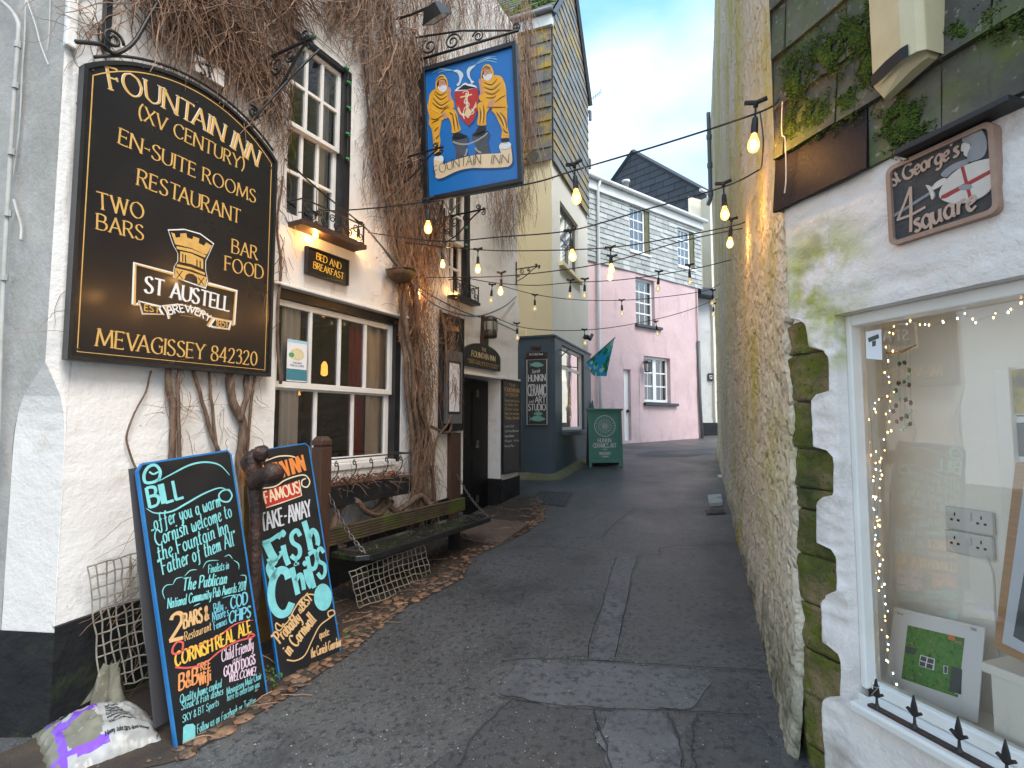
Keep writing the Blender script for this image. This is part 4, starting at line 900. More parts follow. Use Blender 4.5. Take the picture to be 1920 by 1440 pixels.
mb = MB(); mb.box(W, c0[0] + .04, c0[1] - .05, c0[2] + .12, c0[3] - .13, .1155, .118); mb.obj('case_inset', M['blackpaint'], cs)
mb = MB(); mb.box(W, c0[0] + .055, c0[1] - .08, c0[2] + .15, c0[3] - .16, .1185, .1195); mb.obj('menu_sheet', M['mount'], cs)
# arched door plaque
t = thing('arched_plaque', 'black half-round plaque reading THE FOUNTAIN INN over the door', 'plaque', W.P(k3(590, 470)[0], k3(590, 470)[1], .02))
L_ = [(469, 434), (469, 350), (505, 318), (560, 303), (610, 316), (665, 350), (705, 395), (717, 432), (717, 500)]
pl = [k3(x, y) for x, y in L_]
b_ = (pl[0][1] + pl[-1][1]) / 2; x0, x1 = pl[0][0], pl[-1][0]; hh = k3(575, 303)[1] - b_
apl = [(x0, b_), (x1, b_)] + [((x0 + x1) / 2 + (x1 - x0) / 2 * math.cos(math.pi * q / 16), b_ + .16 + (hh - .16) * math.sin(math.pi * q / 16)) for q in range(17)]
mb = MB(); mb.prism(W, apl, .02, .06); mb.obj('panel', M['signblack'], t)
mb = MB(); stroke(mb, W, apl, .016, .0612, 0, False, closed=True); mb.obj('rim', M['blackpaint'], t)
mb = MB(); k3.c = .06
k3.text(mb, 'THE', [(587, 352), (618, 362)], 24, 0, wt=.16, c=.0614); k3.text(mb, 'FOUNTAIN INN', [(520, 387), (678, 424)], 36, 0, wt=.17, c=.0614)
k3.text(mb, 'LICENSED TO SELL BEER WINES AND SPIRITS', [(492, 413), (700, 462)], 11, 1, wt=.14, style='plain', c=.0614); k3.text(mb, 'BAR MEALS AND ROOMS', [(505, 432), (690, 476)], 11, 1, wt=.14, style='plain', c=.0614)
mb.obj('lettering', [M['goldpale'], M['gold']], t)
# chalkboard right of the door
k3.c = .05
a0, a1 = k3(737, 700)[0], aR - .03; b0, b1 = k3(775, 1165)[1], k3(775, 560)[1]
t = board('chalkboard', 'tall black chalkboard with faded writing on the corner right of the inn door', 'chalkboard', W, a0, a1, b0, b1, .02, .05, 'boardcharcoal', 'blackpaint', .03)
mb = MB(); w_ = a1 - a0
def cl(s_, y, h_, x0, x1, mi, style): text(mb, W, s_, [(a0 + w_ * x0, b1 - (b1 - b0) * y), (a0 + w_ * x1, b1 - (b1 - b0) * y)], (b1 - b0) * h_, mi=mi, style=style, wt=.15, c=.0515, slant=.15 if style == 'plain' else 0)
cl('THE', .055, .035, .3, .7, 0, 'serif'); cl('FOUNTAIN INN', .115, .045, .04, .96, 0, 'serif'); cl('XV CENTURY', .165, .035, .1, .9, 0, 'serif')
cl('Good food served', .225, .026, .05, .95, 0, 'plain'); cl('in Cellar Bar', .27, .026, .05, .9, 0, 'plain'); cl('Good ales', .32, .026, .05, .9, 0, 'plain'); cl('Real fires and beer', .37, .026, .05, .95, 0, 'plain'); cl('Todays Specials', .42, .032, .05, .95, 0, 'plain')
for i, s_ in enumerate(('Local fish', 'Cod Fries Battered', 'Crab and Mackerel', 'Real Ale', 'Pie and Peas')): cl(s_, .51 + i * .055, .024, .05, .6 + .3 * (i % 2), 1, 'plain')
mb.obj('lettering', [M['gold'], M['chalkwhite']], t)
# white enamel plate half hidden by the creeper
kW = Pix(W, 740, 560, 3.6, .03)
a0, a1, b0, b1 = kW(203, 690)[0], kW(255, 690)[0], kW(230, 690)[1], kW(230, 470)[1]
t = board('enamel_plate', 'white enamel plate with blue letters half hidden behind the creeper trunk', 'plate', W, a0, a1, b0, b1, .01, .025, 'letterwhite')
mb = MB(); text(mb, W, 'AC', [(a0 + .005, b0 + .19), (a1 - .02, b0 + .19)], .07, 'serif', .2, .0262); stroke(mb, W, [(a0 + .006, b0 + .006), (a1 - .006, b0 + .006), (a1 - .006, b1 - .006), (a0 + .006, b1 - .006)], .005, .0262, 0, False, closed=True); mb.obj('lettering', M['shopblue'] if 'shopblue' in M else M['hs_shadow'], t)
kS = Pix(W, 0, 0, 3.4286, .03)
c_ = [kS(1232, 378), kS(1232, 490), kS(1420, 545), kS(1420, 440)]
t = board('street_name_plate', 'cream street name plate lettered ST, mostly buried in twigs', 'street sign', W, c_[0][0], c_[2][0], (c_[1][1] + c_[2][1]) / 2, (c_[0][1] + c_[3][1]) / 2, .05, .072, 'white')
mb = MB(); text(mb, W, 'ST', [kS(1268, 487, ), kS(1345, 515)], .085, 'plain', .2, .0735); mb.obj('lettering', M['blackpaint'], t)
# ship's lamp
a, b = W.px(919, 612, .16)
lp_ = thing('ship_lantern', "old copper ship's lantern with ribbed glass above the inn door", 'lantern', W.P(a, b - .13, .16))
o = W.P(a, b, .16)
mb = MB(); mb.lathe(o, [(0, .145), (.05, .145), (.085, .125), (.10, .105), (.10, .07), (.092, .065)], 16); mb.lathe(o, [(.092, -.06), (.10, -.065), (.10, -.155), (.085, -.165), (0, -.165)], 16)
for k in range(6):
    an = k * math.pi / 3; v = Vector((math.cos(an) * .098, math.sin(an) * .098, 0)); mb.tube([o + v + Vector((0, 0, -.07)), o + v + Vector((0, 0, .08))], .006, 5)
mb.obj('lamp_body', M['brass_dark'], lp_, smooth=True)
mb = MB(); mb.lathe(o, [(.088 + .006 * (k % 2), -.062 + k * .0127) for k in range(11)], 18); mb.obj('lens', M['lampglass'], lp_, smooth=True)
mb = MB(); a2 = W.px(905, 612)[0]; mb.box(W, a2 - .075, a2 + .09, b - .28, b + .17, .0, .05); mb.box(W, a2 - .02, a + .02, b - .1, b - .04, .05, .09); mb.obj('backboard', M['post_brown'], lp_, bevel=.004)

# ---------------------------------------------------------------- scrolled ironwork
def scroll(F, ca, cb, r, turns=1.4, a0=0.0, c=0.0, d=1, n=26, r1=.25):
    return [F.P(ca + r * (1 - (1 - r1) * k / n) * math.cos(a0 + d * 2 * math.pi * turns * k / n), cb + r * (1 - (1 - r1) * k / n) * math.sin(a0 + d * 2 * math.pi * turns * k / n), c) for k in range(n + 1)]
def wall_bracket(label, px, py, Ln, drop, rod=.011, group='scrolled iron brackets on the inn', extra=0):
    a, b = W.px(px, py); t = thing('iron_bracket', label, 'bracket', W.P(a, b, 0), group)
    B = Fr(W.P(a, b, 0), W.n)          # u leaves the wall
    m = MB(); m.tube([B.P(0, 0), B.P(Ln, 0)], rod, 6); m.tube([B.P(.01, .12), B.P(.01, -drop - .06)], rod, 6); m.blob(B.P(Ln, 0), rod * 1.7, n=6, m=5)
    m.obj('arm', M['iron'], t)
    m = MB(); m.tube(cr([B.P(.01, -drop), B.P(Ln * .35, -drop * .75), B.P(Ln * .7, -drop * .25), B.P(Ln * .9, -.01)], 6), rod * .8, 6); m.obj('brace', M['iron'], t)
    r = drop * .22
    for q_ in (scroll(B, Ln * .28, -drop * .25, r, 1.6, 1.5), scroll(B, Ln * .55, -drop * .14 - .01, r * .6, 1.6, 0, d=-1), scroll(B, Ln * .12, -drop * .55, r * .6, 1.5, 2.5), scroll(B, Ln * .86, r * .55, r * .5, 1.5, -1.57), scroll(B, Ln * .98, -r * .6, r * .45, 1.3, 1.57, d=-1)):
        m = MB(); m.tube(q_, rod * .6, 5); m.obj('scroll', M['iron'], t, smooth=True)
    return t
wall_bracket('black scrolled bracket among twigs left of the upper sash window', 497, 112, .55, .42, .014)
wall_bracket('black scrolled bracket sticking out in front of the hanging picture sign', 744, 300, .62, .32, .012)
wall_bracket('scrolled bracket under the hanging sign beside the small far window', 832, 408, .6, .34, .012)
wall_bracket('small scrolled bracket at the far street corner of the inn', 967, 505, .42, .2, .010)
# strap over the big sign
t = thing('iron_strap', 'black iron strap and scrolls over the top of the big board', 'ironwork', W.P(*W.px(230, 110, .1), .1))
m = MB(); m.tube(cr([W.W(142, 78, .16), W.W(190, 84, .13), W.W(215, 100, .12), W.W(250, 80, .12), W.W(280, 30, .12), W.W(305, -10, .12)], 8), .013, 6)
m.tube(cr([W.P(a, b + .03, .11) for a, b in archpts(0)[3:-1]], 2), .010, 6); m.obj('strap', M['iron'], t, smooth=True)
for (x, y, r, dd_) in ((212, 74, .062, 1), (475, 210, .055, -1)):
    a, b = W.px(x, y, .12); m = MB(); m.tube(scroll(W, a, b, r, 1.5, 0 if dd_ > 0 else 2, .12, dd_), .011, 6); m.obj('scroll', M['iron'], t, smooth=True)
m = MB(); m.tube(cr([W.W(475, 225, .12), W.W(500, 195, .2), W.W(560, 130, .3), W.W(600, 92, .38)], 6), .011, 6); m.obj('stay', M['iron'], t, smooth=True)
# railings on the sill shelves
def sill_rail(label, a0, a1, b, c0, hh, n):
    t = thing('scroll_railing', label, 'railing', W.P((a0 + a1) / 2, b, c0), 'low scrolled railings on the window shelves')
    m = MB(); m.tube([W.P(a0, b + hh, c0), W.P(a1, b + hh, c0)], .008, 5); m.tube([W.P(a0, b + .012, c0), W.P(a1, b + .012, c0)], .007, 5)
    for a in (a0, a1): m.tube([W.P(a, b, c0), W.P(a, b + hh + .02, c0)], .009, 5)
    m.tube([W.P(a1, b + hh, c0), W.P(a1, b + hh, .01)], .007, 5); m.tube([W.P(a0, b + hh, c0), W.P(a0, b + hh, .01)], .007, 5)
    m.obj('rail', M['iron'], t)
    m = MB(); s_ = (a1 - a0) / n; r = min(s_ * .28, hh * .26)
    for k in range(n):
        x = a0 + s_ * (k + .5); m.tube(scroll(W, x - s_ * .2, b + hh * .65, r, 1.5, 0, c0), .0055, 5); m.tube(scroll(W, x + s_ * .2, b + hh * .35, r, 1.5, math.pi, c0), .0055, 5)
        m.tube([W.P(x - s_ * .2 + r, b + hh * .65, c0), W.P(x + s_ * .2 - r, b + hh * .35, c0)], .0055, 5)
    m.obj('scrollwork', M['iron'], t, smooth=True); return t
sill_rail('scrolled iron railing on the shelf under the upper sash window', sa0 + .02, sa1 - .03, sb, .18, .19, 5)
sill_rail('scrolled iron railing on the shelf of the small far window', ta0 + .02, ta1 - .03, tb, .14, .2, 3)
# green fairy bulbs round the upper window and at the small window
def green_string(label, pts, cpts):
    t = thing('green_light_string', label, 'light string', W.W(*pts[len(pts) // 2], .02), 'green bulb strings beside inn windows')
    m = MB(); m.tube(cr([W.W(x, y, .015) for x, y in cpts], 5), .0035, 4); m.obj('wire', M['cable'], t)
    for x, y in pts:
        m = MB(); p = W.W(x, y, .03); m.blob(p, .022, n=8, m=6, sq=(1, 1, .8)); m.tube([p - W.u * .03, p - W.u * .012], .012, 6); m.obj('bulb', M['greenbulb'], t, smooth=True)
green_string('string of green bulbs down the right jamb of the upper sash window', [(554, 36), (589, 70), (651, 129), (655, 156), (655, 203), (653, 252), (653, 299)], [(552, 32), (590, 66), (648, 120), (652, 160), (652, 250), (651, 305)])
green_string('string of green bulbs on the jamb of the small far window', [(875, 427), (875, 460)], [(873, 390), (874, 470)])
# fisherman hanging sign
lx, rx = -0.183 * 6.0, 0.005 * 5.53
hsL = Vector((lx, 6.0, 0)); ud_ = Vector((math.sin(R(109)), math.cos(R(109)), 0)); wd = 1.185; rl = R(2.6); Zv = Vector((0, 0, 1))
HS = Fr(hsL, ud_ * math.cos(rl) + Zv * math.sin(rl), Zv * math.cos(rl) - ud_ * math.sin(rl)); o_b = HS.px(792, 250)[0]; HS.o = HS.o + HS.u * o_b
kH = Pix(HS, 760, 60, 4.5, .0)
b1 = (HS.px(786, 127)[1] + HS.px(966, 80)[1]) / 2; b0 = (HS.px(800, 373)[1] + HS.px(984, 346)[1]) / 2
hs = thing('hanging_sign', 'blue hanging picture sign of two oilskin fishermen and a red anchor shield', 'hanging sign', HS.P(wd / 2, b0, 0))
fw = .06
m = MB(); m.box(HS, 0, wd, b0, b1, -.05, -.012); m.obj('panel', M['hs_blue'], hs)
m = MB(); m.box(HS, 0, fw, b0, b1, -.055, .02); m.box(HS, wd - fw * .75, wd, b0, b1, -.055, .02); m.box(HS, fw, wd - fw * .75, b1 - fw * .9, b1, -.055, .02); m.box(HS, fw, wd - fw * .75, b0, b0 + fw * .8, -.055, .02); m.obj('frame', M['blackpaint'], hs, bevel=.006)
kH.c = -.012; m = MB(); Z0 = -.0115; lay = [0]
def hp(L_, mi, sm=True, dz=None):
    lay[0] += 1; fpoly(m, HS, [kH(x, y) for x, y in L_], Z0 + lay[0] * .00012, mi, sm)
def hl(L_, mi, w_=.008, tp=True, sm=True):
    lay[0] += 1; stroke(m, HS, [kH(x, y) for x, y in L_], w_, Z0 + lay[0] * .00012, mi, sm, tp)
YE, FO, HI, SK, BE, GR, BO, SH, SCR, INK, FI, WA, RD, GO, WH = range(15)
sh_ = lambda L_, dx=12, dy=12: [(x + dx, y + dy) for x, y in L_]
scr_ = [(238, 1075), (262, 1045), (310, 1045), (322, 1065), (326, 1110), (400, 1085), (520, 1050), (640, 1030), (790, 1022), (802, 1010), (790, 975), (800, 945), (850, 928), (885, 935), (893, 965), (905, 1085), (880, 1130), (840, 1142), (700, 1150), (560, 1150), (440, 1175), (320, 1230), (270, 1238), (248, 1205)]
hp(sh_(scr_, 14, 20), SH)
post1 = [(390, 900), (410, 880), (500, 866), (526, 880), (530, 915), (512, 940), (515, 985), (522, 1045), (430, 1072), (420, 990), (422, 962), (398, 945)]
post2 = [(560, 880), (575, 850), (640, 830), (695, 832), (708, 860), (700, 895), (690, 915), (700, 960), (716, 1030), (590, 1045), (590, 960), (588, 930), (566, 915)]
for pq in (post1, post2): hp(sh_(pq), SH, False); hp(pq, GR, False)
hp([(395, 892), (412, 878), (500, 868), (522, 882), (500, 900), (420, 912)], BO, True); hp([(565, 872), (590, 848), (645, 834), (698, 842), (690, 868), (600, 885)], BO, True)
for L_ in ([(400, 925), (440, 940), (490, 948), (545, 940), (610, 912), (660, 880), (695, 850)], [(500, 1050), (515, 1020), (520, 985)], [(590, 975), (605, 1000), (640, 1020)]):
    hl(L_, WH, .014, False); hl(L_, BO, .006, False)
hp(scr_, SCR); hl(scr_ + [scr_[0]], INK, .004, False)
hp([(262, 1045), (310, 1045), (322, 1065), (318, 1090), (270, 1085), (245, 1075)], WH); hp([(800, 945), (850, 928), (885, 935), (890, 965), (850, 990), (800, 985)], WH); hl([(803, 985), (850, 992), (890, 968)], INK, .005)
# shield
shd = [(412, 512), (470, 498), (540, 487), (612, 473), (618, 560), (612, 640), (580, 740), (534, 792), (480, 745), (445, 680), (425, 600)]
hp(sh_(shd, 12, 16), SH, False); hp([(415, 500), (440, 470), (470, 460), (490, 435), (510, 428), (530, 440), (560, 440), (590, 455), (608, 468), (540, 487), (470, 498)], WH, False); hp([(440, 492), (490, 450), (510, 445), (530, 455), (580, 465), (600, 470), (520, 488)], BO, False)
hp(shd, RD, False)
hl([(516, 515), (525, 690)], GO, .026, False); hl([(465, 553), (562, 528)], GO, .016, False); hp([(500, 690), (525, 640), (555, 668), (548, 700), (530, 728), (508, 706)], GO)
hl([(447, 640), (470, 690), (515, 700), (560, 672), (598, 610)], GO, .022, False); hp([(440, 618), (478, 690), (462, 690)], GO, False); hp([(598, 586), (604, 640), (580, 640)], GO, False)
hl([(485, 515), (505, 500), (530, 505), (530, 540), (505, 570), (500, 600), (535, 600), (535, 630), (505, 640), (490, 690), (500, 735), (480, 690)], WH, .009, False); hl([(560, 650), (578, 670), (570, 690), (540, 700)], WH, .009, False)
# spouting fish
for L_ in ([(405, 325), (440, 318), (475, 335), (492, 365), (480, 400), (470, 430), (450, 460), (432, 448), (452, 420), (455, 385), (440, 350), (415, 338)], [(600, 272), (570, 285), (535, 300), (518, 335), (525, 380), (545, 410), (560, 440), (585, 420), (565, 408), (548, 375), (550, 335), (580, 300)]): hp(L_, FI); hl(L_, INK, .003, False)
for L_ in ([(405, 325), (340, 318), (280, 325), (225, 350)], [(405, 325), (330, 312), (260, 310), (235, 322)], [(405, 325), (330, 330), (280, 345)], [(600, 272), (660, 240), (720, 225), (775, 230)], [(600, 272), (650, 230), (710, 212), (770, 212)], [(600, 275), (680, 245), (740, 250), (775, 262)], [(600, 272), (700, 222), (780, 240)]): hl(L_, WA, .009)
# two fishermen : legs, tunic, arms, hood, face, beard
def folds(LL, mi, w_=.013):
    for L_ in LL: hl(L_, mi, w_)
hp([(205, 770), (300, 740), (300, 800), (290, 860), (298, 920), (290, 985), (300, 1030), (246, 1030), (240, 960), (232, 880), (222, 820)], YE)
hp([(245, 1040), (262, 1022), (298, 1008), (303, 1032), (280, 1048)], BO)
hp([(330, 690), (380, 655), (420, 660), (440, 700), (452, 770), (468, 830), (400, 853), (392, 790), (372, 735)], YE); hp([(408, 862), (440, 850), (485, 862), (498, 880), (450, 892), (414, 885)], BO)
hp([(212, 520), (250, 485), (290, 480), (350, 480), (378, 520), (385, 580), (380, 640), (370, 690), (330, 735), (285, 760), (205, 790), (205, 720), (190, 640), (200, 570)], YE)
hp([(192, 610), (225, 640), (310, 680), (302, 720), (230, 690), (192, 650)], YE); hp([(310, 675), (345, 690), (358, 720), (345, 735), (310, 715)], SK)
hp([(362, 590), (395, 570), (412, 600), (412, 640), (390, 655), (365, 640)], YE); hp([(350, 480), (372, 468), (388, 490), (385, 530), (398, 570), (370, 590), (362, 540)], SK)
hp([(258, 480), (262, 410), (290, 370), (325, 365), (350, 395), (362, 440), (355, 475), (320, 490), (280, 490)], YE); hp([(275, 470), (272, 425), (300, 400), (340, 405), (350, 440), (345, 470)], BO)
hp([(285, 440), (290, 410), (320, 405), (340, 420), (342, 460), (310, 475), (288, 465)], SK); hp([(278, 455), (295, 470), (310, 452), (330, 455), (348, 450), (350, 485), (325, 512), (295, 500), (280, 480)], BE); hl([(296, 425), (310, 424)], INK, .006); hl([(322, 424), (334, 426)], INK, .006); hl([(316, 428), (314, 446)], FO, .005)
folds([[(245, 520), (300, 570), (360, 540)], [(235, 560), (300, 620), (372, 580)], [(230, 600), (300, 650), (370, 620)], [(250, 500), (300, 535), (350, 505)], [(300, 690), (340, 650), (375, 640)], [(225, 770), (290, 740)], [(215, 730), (260, 740), (330, 700)], [(240, 850), (285, 800)], [(245, 920), (290, 870)], [(260, 980), (285, 930)], [(400, 690), (410, 760), (420, 840)], [(425, 690), (440, 760), (452, 830)], [(375, 680), (400, 700)], [(265, 420), (290, 385), (330, 380)]], FO)
folds([[(240, 540), (295, 590), (365, 560)], [(232, 580), (300, 635), (370, 600)], [(410, 680), (425, 750), (435, 835)], [(235, 800), (255, 900), (258, 1000)], [(205, 640), (260, 670), (300, 690)], [(285, 378), (320, 372), (345, 400)], [(212, 545), (205, 610)]], HI, .009)
hp([(735, 655), (850, 650), (862, 700), (862, 780), (872, 840), (876, 900), (815, 900), (818, 830), (790, 760), (760, 700)], YE); hp([(812, 905), (840, 898), (872, 900), (870, 925), (835, 932), (815, 925)], BO)
hp([(612, 620), (650, 590), (700, 600), (710, 650), (690, 690), (684, 760), (684, 788), (612, 785), (620, 700)], YE); hp([(630, 800), (672, 795), (680, 825), (640, 850), (600, 858), (600, 835)], BO)
hp([(650, 400), (700, 410), (740, 370), (800, 375), (825, 400), (848, 460), (855, 540), (860, 600), (862, 650), (800, 665), (740, 650), (690, 640), (655, 600), (650, 500)], YE)
hp([(752, 570), (790, 510), (830, 470), (855, 500), (845, 560), (790, 610)], YE); hp([(700, 605), (735, 575), (760, 585), (740, 630), (712, 650), (700, 635)], SK)
hp([(625, 545), (645, 520), (678, 535), (678, 570), (650, 590), (628, 575)], YE); hp([(622, 410), (640, 400), (655, 420), (650, 460), (665, 520), (640, 535), (630, 480)], SK)
hp([(642, 400), (645, 340), (665, 290), (700, 278), (728, 295), (748, 345), (740, 385), (700, 410), (660, 410)], YE); hp([(655, 395), (655, 345), (680, 315), (715, 315), (732, 350), (728, 385)], BO)
hp([(665, 355), (672, 325), (700, 318), (722, 330), (726, 365), (700, 385), (670, 375)], SK); hp([(658, 362), (680, 380), (695, 362), (715, 362), (732, 355), (732, 385), (705, 415), (675, 408), (660, 385)], BE); hl([(676, 338), (690, 335)], INK, .006); hl([(704, 334), (716, 335)], INK, .006); hl([(698, 340), (697, 358)], FO, .005)
folds([[(665, 430), (730, 450), (780, 400)], [(665, 470), (740, 490), (810, 430)], [(670, 510), (740, 530), (800, 490)], [(680, 560), (740, 560), (770, 540)], [(760, 600), (810, 560), (850, 540)], [(690, 640), (760, 640), (855, 640)], [(630, 640), (640, 700), (632, 780)], [(660, 620), (668, 700), (660, 780)], [(770, 680), (810, 740), (835, 800)], [(825, 820), (850, 850), (870, 850)], [(800, 680), (845, 740), (860, 820)], [(652, 330), (680, 300), (720, 310)]], FO)
folds([[(665, 450), (735, 470), (795, 415)], [(668, 490), (740, 510), (805, 460)], [(645, 620), (655, 700), (645, 780)], [(785, 670), (825, 740), (850, 830)], [(672, 290), (700, 283), (722, 298)], [(835, 430), (850, 500)], [(820, 860), (850, 870), (872, 875)]], HI, .009)
kH.text(m, 'FOUNTAIN', [(262, 1218), (350, 1180), (480, 1140), (640, 1118)], 78, INK, wt=.075, c=Z0 + .022, style='brush'); kH.text(m, 'INN', [(730, 1118), (800, 1116), (875, 1110)], 72, INK, wt=.075, c=Z0 + .022, style='brush')
m.obj('painting', [M[x] for x in ('hs_yel', 'hs_dark', 'hs_hi', 'hs_skin', 'hs_beard', 'hs_grey', 'hs_boot', 'hs_shadow', 'hs_scroll', 'hs_ink', 'hs_silver', 'hs_water', 'red', 'goldpale', 'letterwhite')], hs)
m = MB(); wA = W.px(760, 100)[0]; tp = b1 + .13
aw = lambda px_, py_: W.W(px_, py_, 0)
pL = HS.P(-.12, tp - .02, -.02); pR = HS.P(wd + .03, tp, -.02)
m.tube([HS.P(-.25, tp, -.02), pR], .016, 6); m.tube([HS.P(-.25, tp + .32, -.02), HS.P(wd * .45, tp + .2, -.02), pR], .012, 6)
for x in (.12, wd - .12): m.tube([HS.P(x, tp, -.02), HS.P(x, b1 - .01, -.02)], .010, 5)
m.tube(scroll(HS, wd * .35, tp + .1, .1, 1.6, 0, -.02), .011, 6); m.tube(scroll(HS, wd * .62, tp + .075, .07, 1.6, 3, -.02, -1), .009, 6); m.tube(scroll(HS, wd, tp + .05, .05, 1.4, -1.5, -.02), .011, 6); m.tube(scroll(HS, wd * .1, tp + .13, .1, 1.4, 2, -.02), .011, 6)
m.obj('hanging_bracket', M['iron'], hs, smooth=True)
# floodlight over the sign, and a small one on the corner
def flood(label, px, py, c, sc_, aim, arm):
    o = W.W(px, py, c); t = thing('floodlight', label, 'floodlight', o)
    f = Vector(aim).normalized(); up = Vector((0, 0, 1)); r_ = f.cross(up).normalized(); u_ = r_.cross(f)
    m = MB(); A_ = [o + r_ * (x * sc_) + u_ * (y * sc_) + f * (.5 * sc_) for x, y in ((-1, -.7), (1, -.7), (1, .7), (-1, .7))]; B_ = [o + r_ * (x * sc_) + u_ * (y * sc_) - f * (.45 * sc_) for x, y in ((-.55, -.35), (.55, -.35), (.55, .35), (-.55, .35))]
    for k in range(4): m.face([A_[k], A_[(k + 1) % 4], B_[(k + 1) % 4], B_[k]])
    m.face(B_[::-1]); m.obj('housing', M['iron'], t)
    m = MB(); m.face([p - f * .004 for p in A_]); m.obj('front_glass', M['lampglass'], t)
    m = MB(); m.tube([o - f * (.4 * sc_)] + [W.W(x, y, cc_) for x, y, cc_ in arm], .014, 6); m.obj('arm', M['iron'], t)
flood('black wedge-shaped floodlight over the top of the hanging picture sign', 815, 22, .72, .14, (.35, .45, -.85), [(770, 28, .3), (735, 38, .0)])
flood('small dark floodlight tucked beside the right edge of the hanging sign', 1001, 295, .45, .11, (-.6, -.4, -.35), [(975, 300, .0)])
# conduit and thin cables on the grey side wall
t = thing('conduit_pipe', 'pale painted pipe running down the grey side wall of the inn', 'pipe', S.P(*S.px(8, 700), .03))
m = MB(); m.tube(cr([S.W(-14, -8, .04), S.W(14, 12, .04), S.W(33, 40, .04), S.W(34, 75, .04), S.W(24, 220, .04), S.W(10, 460, .04), S.W(2, 640, .04), S.W(-6, 900, .04)], 6), .013, 8); m.obj('pipe', M['pipe_dull'], t, smooth=True)
for y in (84, 160, 285, 400, 520):
    m = MB(); p = S.W(34 - (y - 75) * .058, y, .04); m.tube([p - Vector((0, 0, .02)), p + Vector((0, 0, .02))], .019, 8); m.obj('pipe_clip', M['pipe_dull'], t)
t = MB(); t.tube(cr([S.W(48, -5, .02), S.W(46, 70, .02), S.W(42, 125, .02), S.W(36, 240, .02), S.W(24, 330, .02)], 6), .005, 5); t.tube(cr([S.W(50, 0, .02), S.W(66, 45, .02), S.W(75, 80, .02), S.W(86, 110, .02), S.W(91, 122, .02)], 6), .005, 5); t.tube(cr([S.W(94, 0, .01), S.W(92, 60, .01), S.W(88, 95, .01)], 5), .004, 5)
t.tube(cr([S.W(26, 375, .02), S.W(33, 400, .03), S.W(40, 425, .02), S.W(39, 450, .03)], 5), .008, 5)
tag(t.obj('painted_cable', M['pipe_dull']), 'loose painted cables trailing down the grey side wall beside the pipe', 'cable')
t = MB(); t.box(W, W.px(118, 60)[0], W.px(140, 60)[0], W.px(128, 92)[1], W.px(128, -120)[1], .0, .045); tag(t.obj('wall_batten', M['white'], bevel=.01), 'white painted batten on the inn wall above the corner of the big board', 'batten')
t = MB(); t.box(W, W.px(190, 40)[0], W.px(203, 40)[0], W.px(195, 95)[1], W.px(195, -160)[1], .0, .05); tag(t.obj('iron_batten', M['blackpaint'], bevel=.003), 'black upright batten behind twigs over the big board', 'batten')
# ================================================================ STREET
import bmesh
def axis(lo, hi, n0, n1, s): 
    a = [n0 + (n1 - n0) * k / int((n1 - n0) / s) for k in range(int((n1 - n0) / s) + 1)]
    L_ = []; x = n0; d = s
    while x > lo: d *= 1.5; x -= d; L_.append(max(x, lo))
    R_ = []; x = n1; d = s
    while x < hi: d *= 1.5; x += d; R_.append(min(x, hi))
    return L_[::-1] + a + R_
mb = MB()
xs, ys = axis(-70, 80, -5, 8, .15), axis(-60, 120, 0, 19, .15)
mb.grid([[Vector((x, y, gz(x, y))) for x in xs] for y in ys])
struct(mb.obj('street', M['asphalt'], base=(0, 0, 0)))
def sheet(name, px, off, m, smooth_=True, sub=3, kind='structure'):
    P = [ground(x, y) for x, y in px]
    if smooth_: P = cr(P, 4, True)
    P = [p + Vector((nz3(p, 6), nz3(p, 6, 5), 0)) * .07 for p in P]
    bm = bmesh.new(); f = bm.faces.new([bm.verts.new((p.x, p.y, 0)) for p in P]); bmesh.ops.triangulate(bm, faces=[f])
    for _ in range(sub): bmesh.ops.subdivide_edges(bm, edges=[e for e in bm.edges if e.calc_length() > .12], cuts=1)
    bmesh.ops.triangulate(bm, faces=bm.faces[:]); bm.normal_update()
    c = Vector((0, 0, 0))
    for v in bm.verts: v.co.z = gz(v.co.x, v.co.y) + off
    for f in bm.faces:
        f.normal_update()
        if f.normal.z < 0: f.normal_flip()
    me = bpy.data.meshes.new(name); bm.to_mesh(me); bm.free(); me.materials.append(M[m])
    o = bpy.data.objects.new(name, me); scene.collection.objects.link(o); o['kind'] = kind; return o
sheet('road_patch', [(1152, 1050), (1188, 1047), (1176, 1120), (1160, 1200), (1148, 1236), (1110, 1230), (1122, 1160), (1138, 1090)], .004, 'asphalt_pale')
sheet('road_patch', [(970, 1240), (1080, 1242), (1200, 1250), (1300, 1254), (1330, 1275), (1315, 1318), (1260, 1334), (1110, 1326), (985, 1314), (948, 1300), (955, 1262)], .004, 'asphalt_pale')
sheet('road_patch', [(1116, 1334), (1190, 1332), (1256, 1338), (1270, 1400), (1284, 1480), (1290, 1560), (1170, 1560), (1148, 1480), (1128, 1390)], .008, 'asphalt_pale')
sheet('road_patch', [(700, 1560), (800, 1450), (880, 1380), (960, 1322), (1100, 1332), (1128, 1400), (1150, 1490), (1160, 1560)], .004, 'asphalt_dark')
sheet('road_patch', [(1300, 1345), (1420, 1352), (1470, 1420), (1480, 1560), (1310, 1560), (1296, 1440)], .004, 'asphalt_dark')
sheet('road_patch', [(1210, 848), (1300, 842), (1346, 842), (1346, 850), (1290, 856), (1200, 856)], .004, 'asphalt_dark')
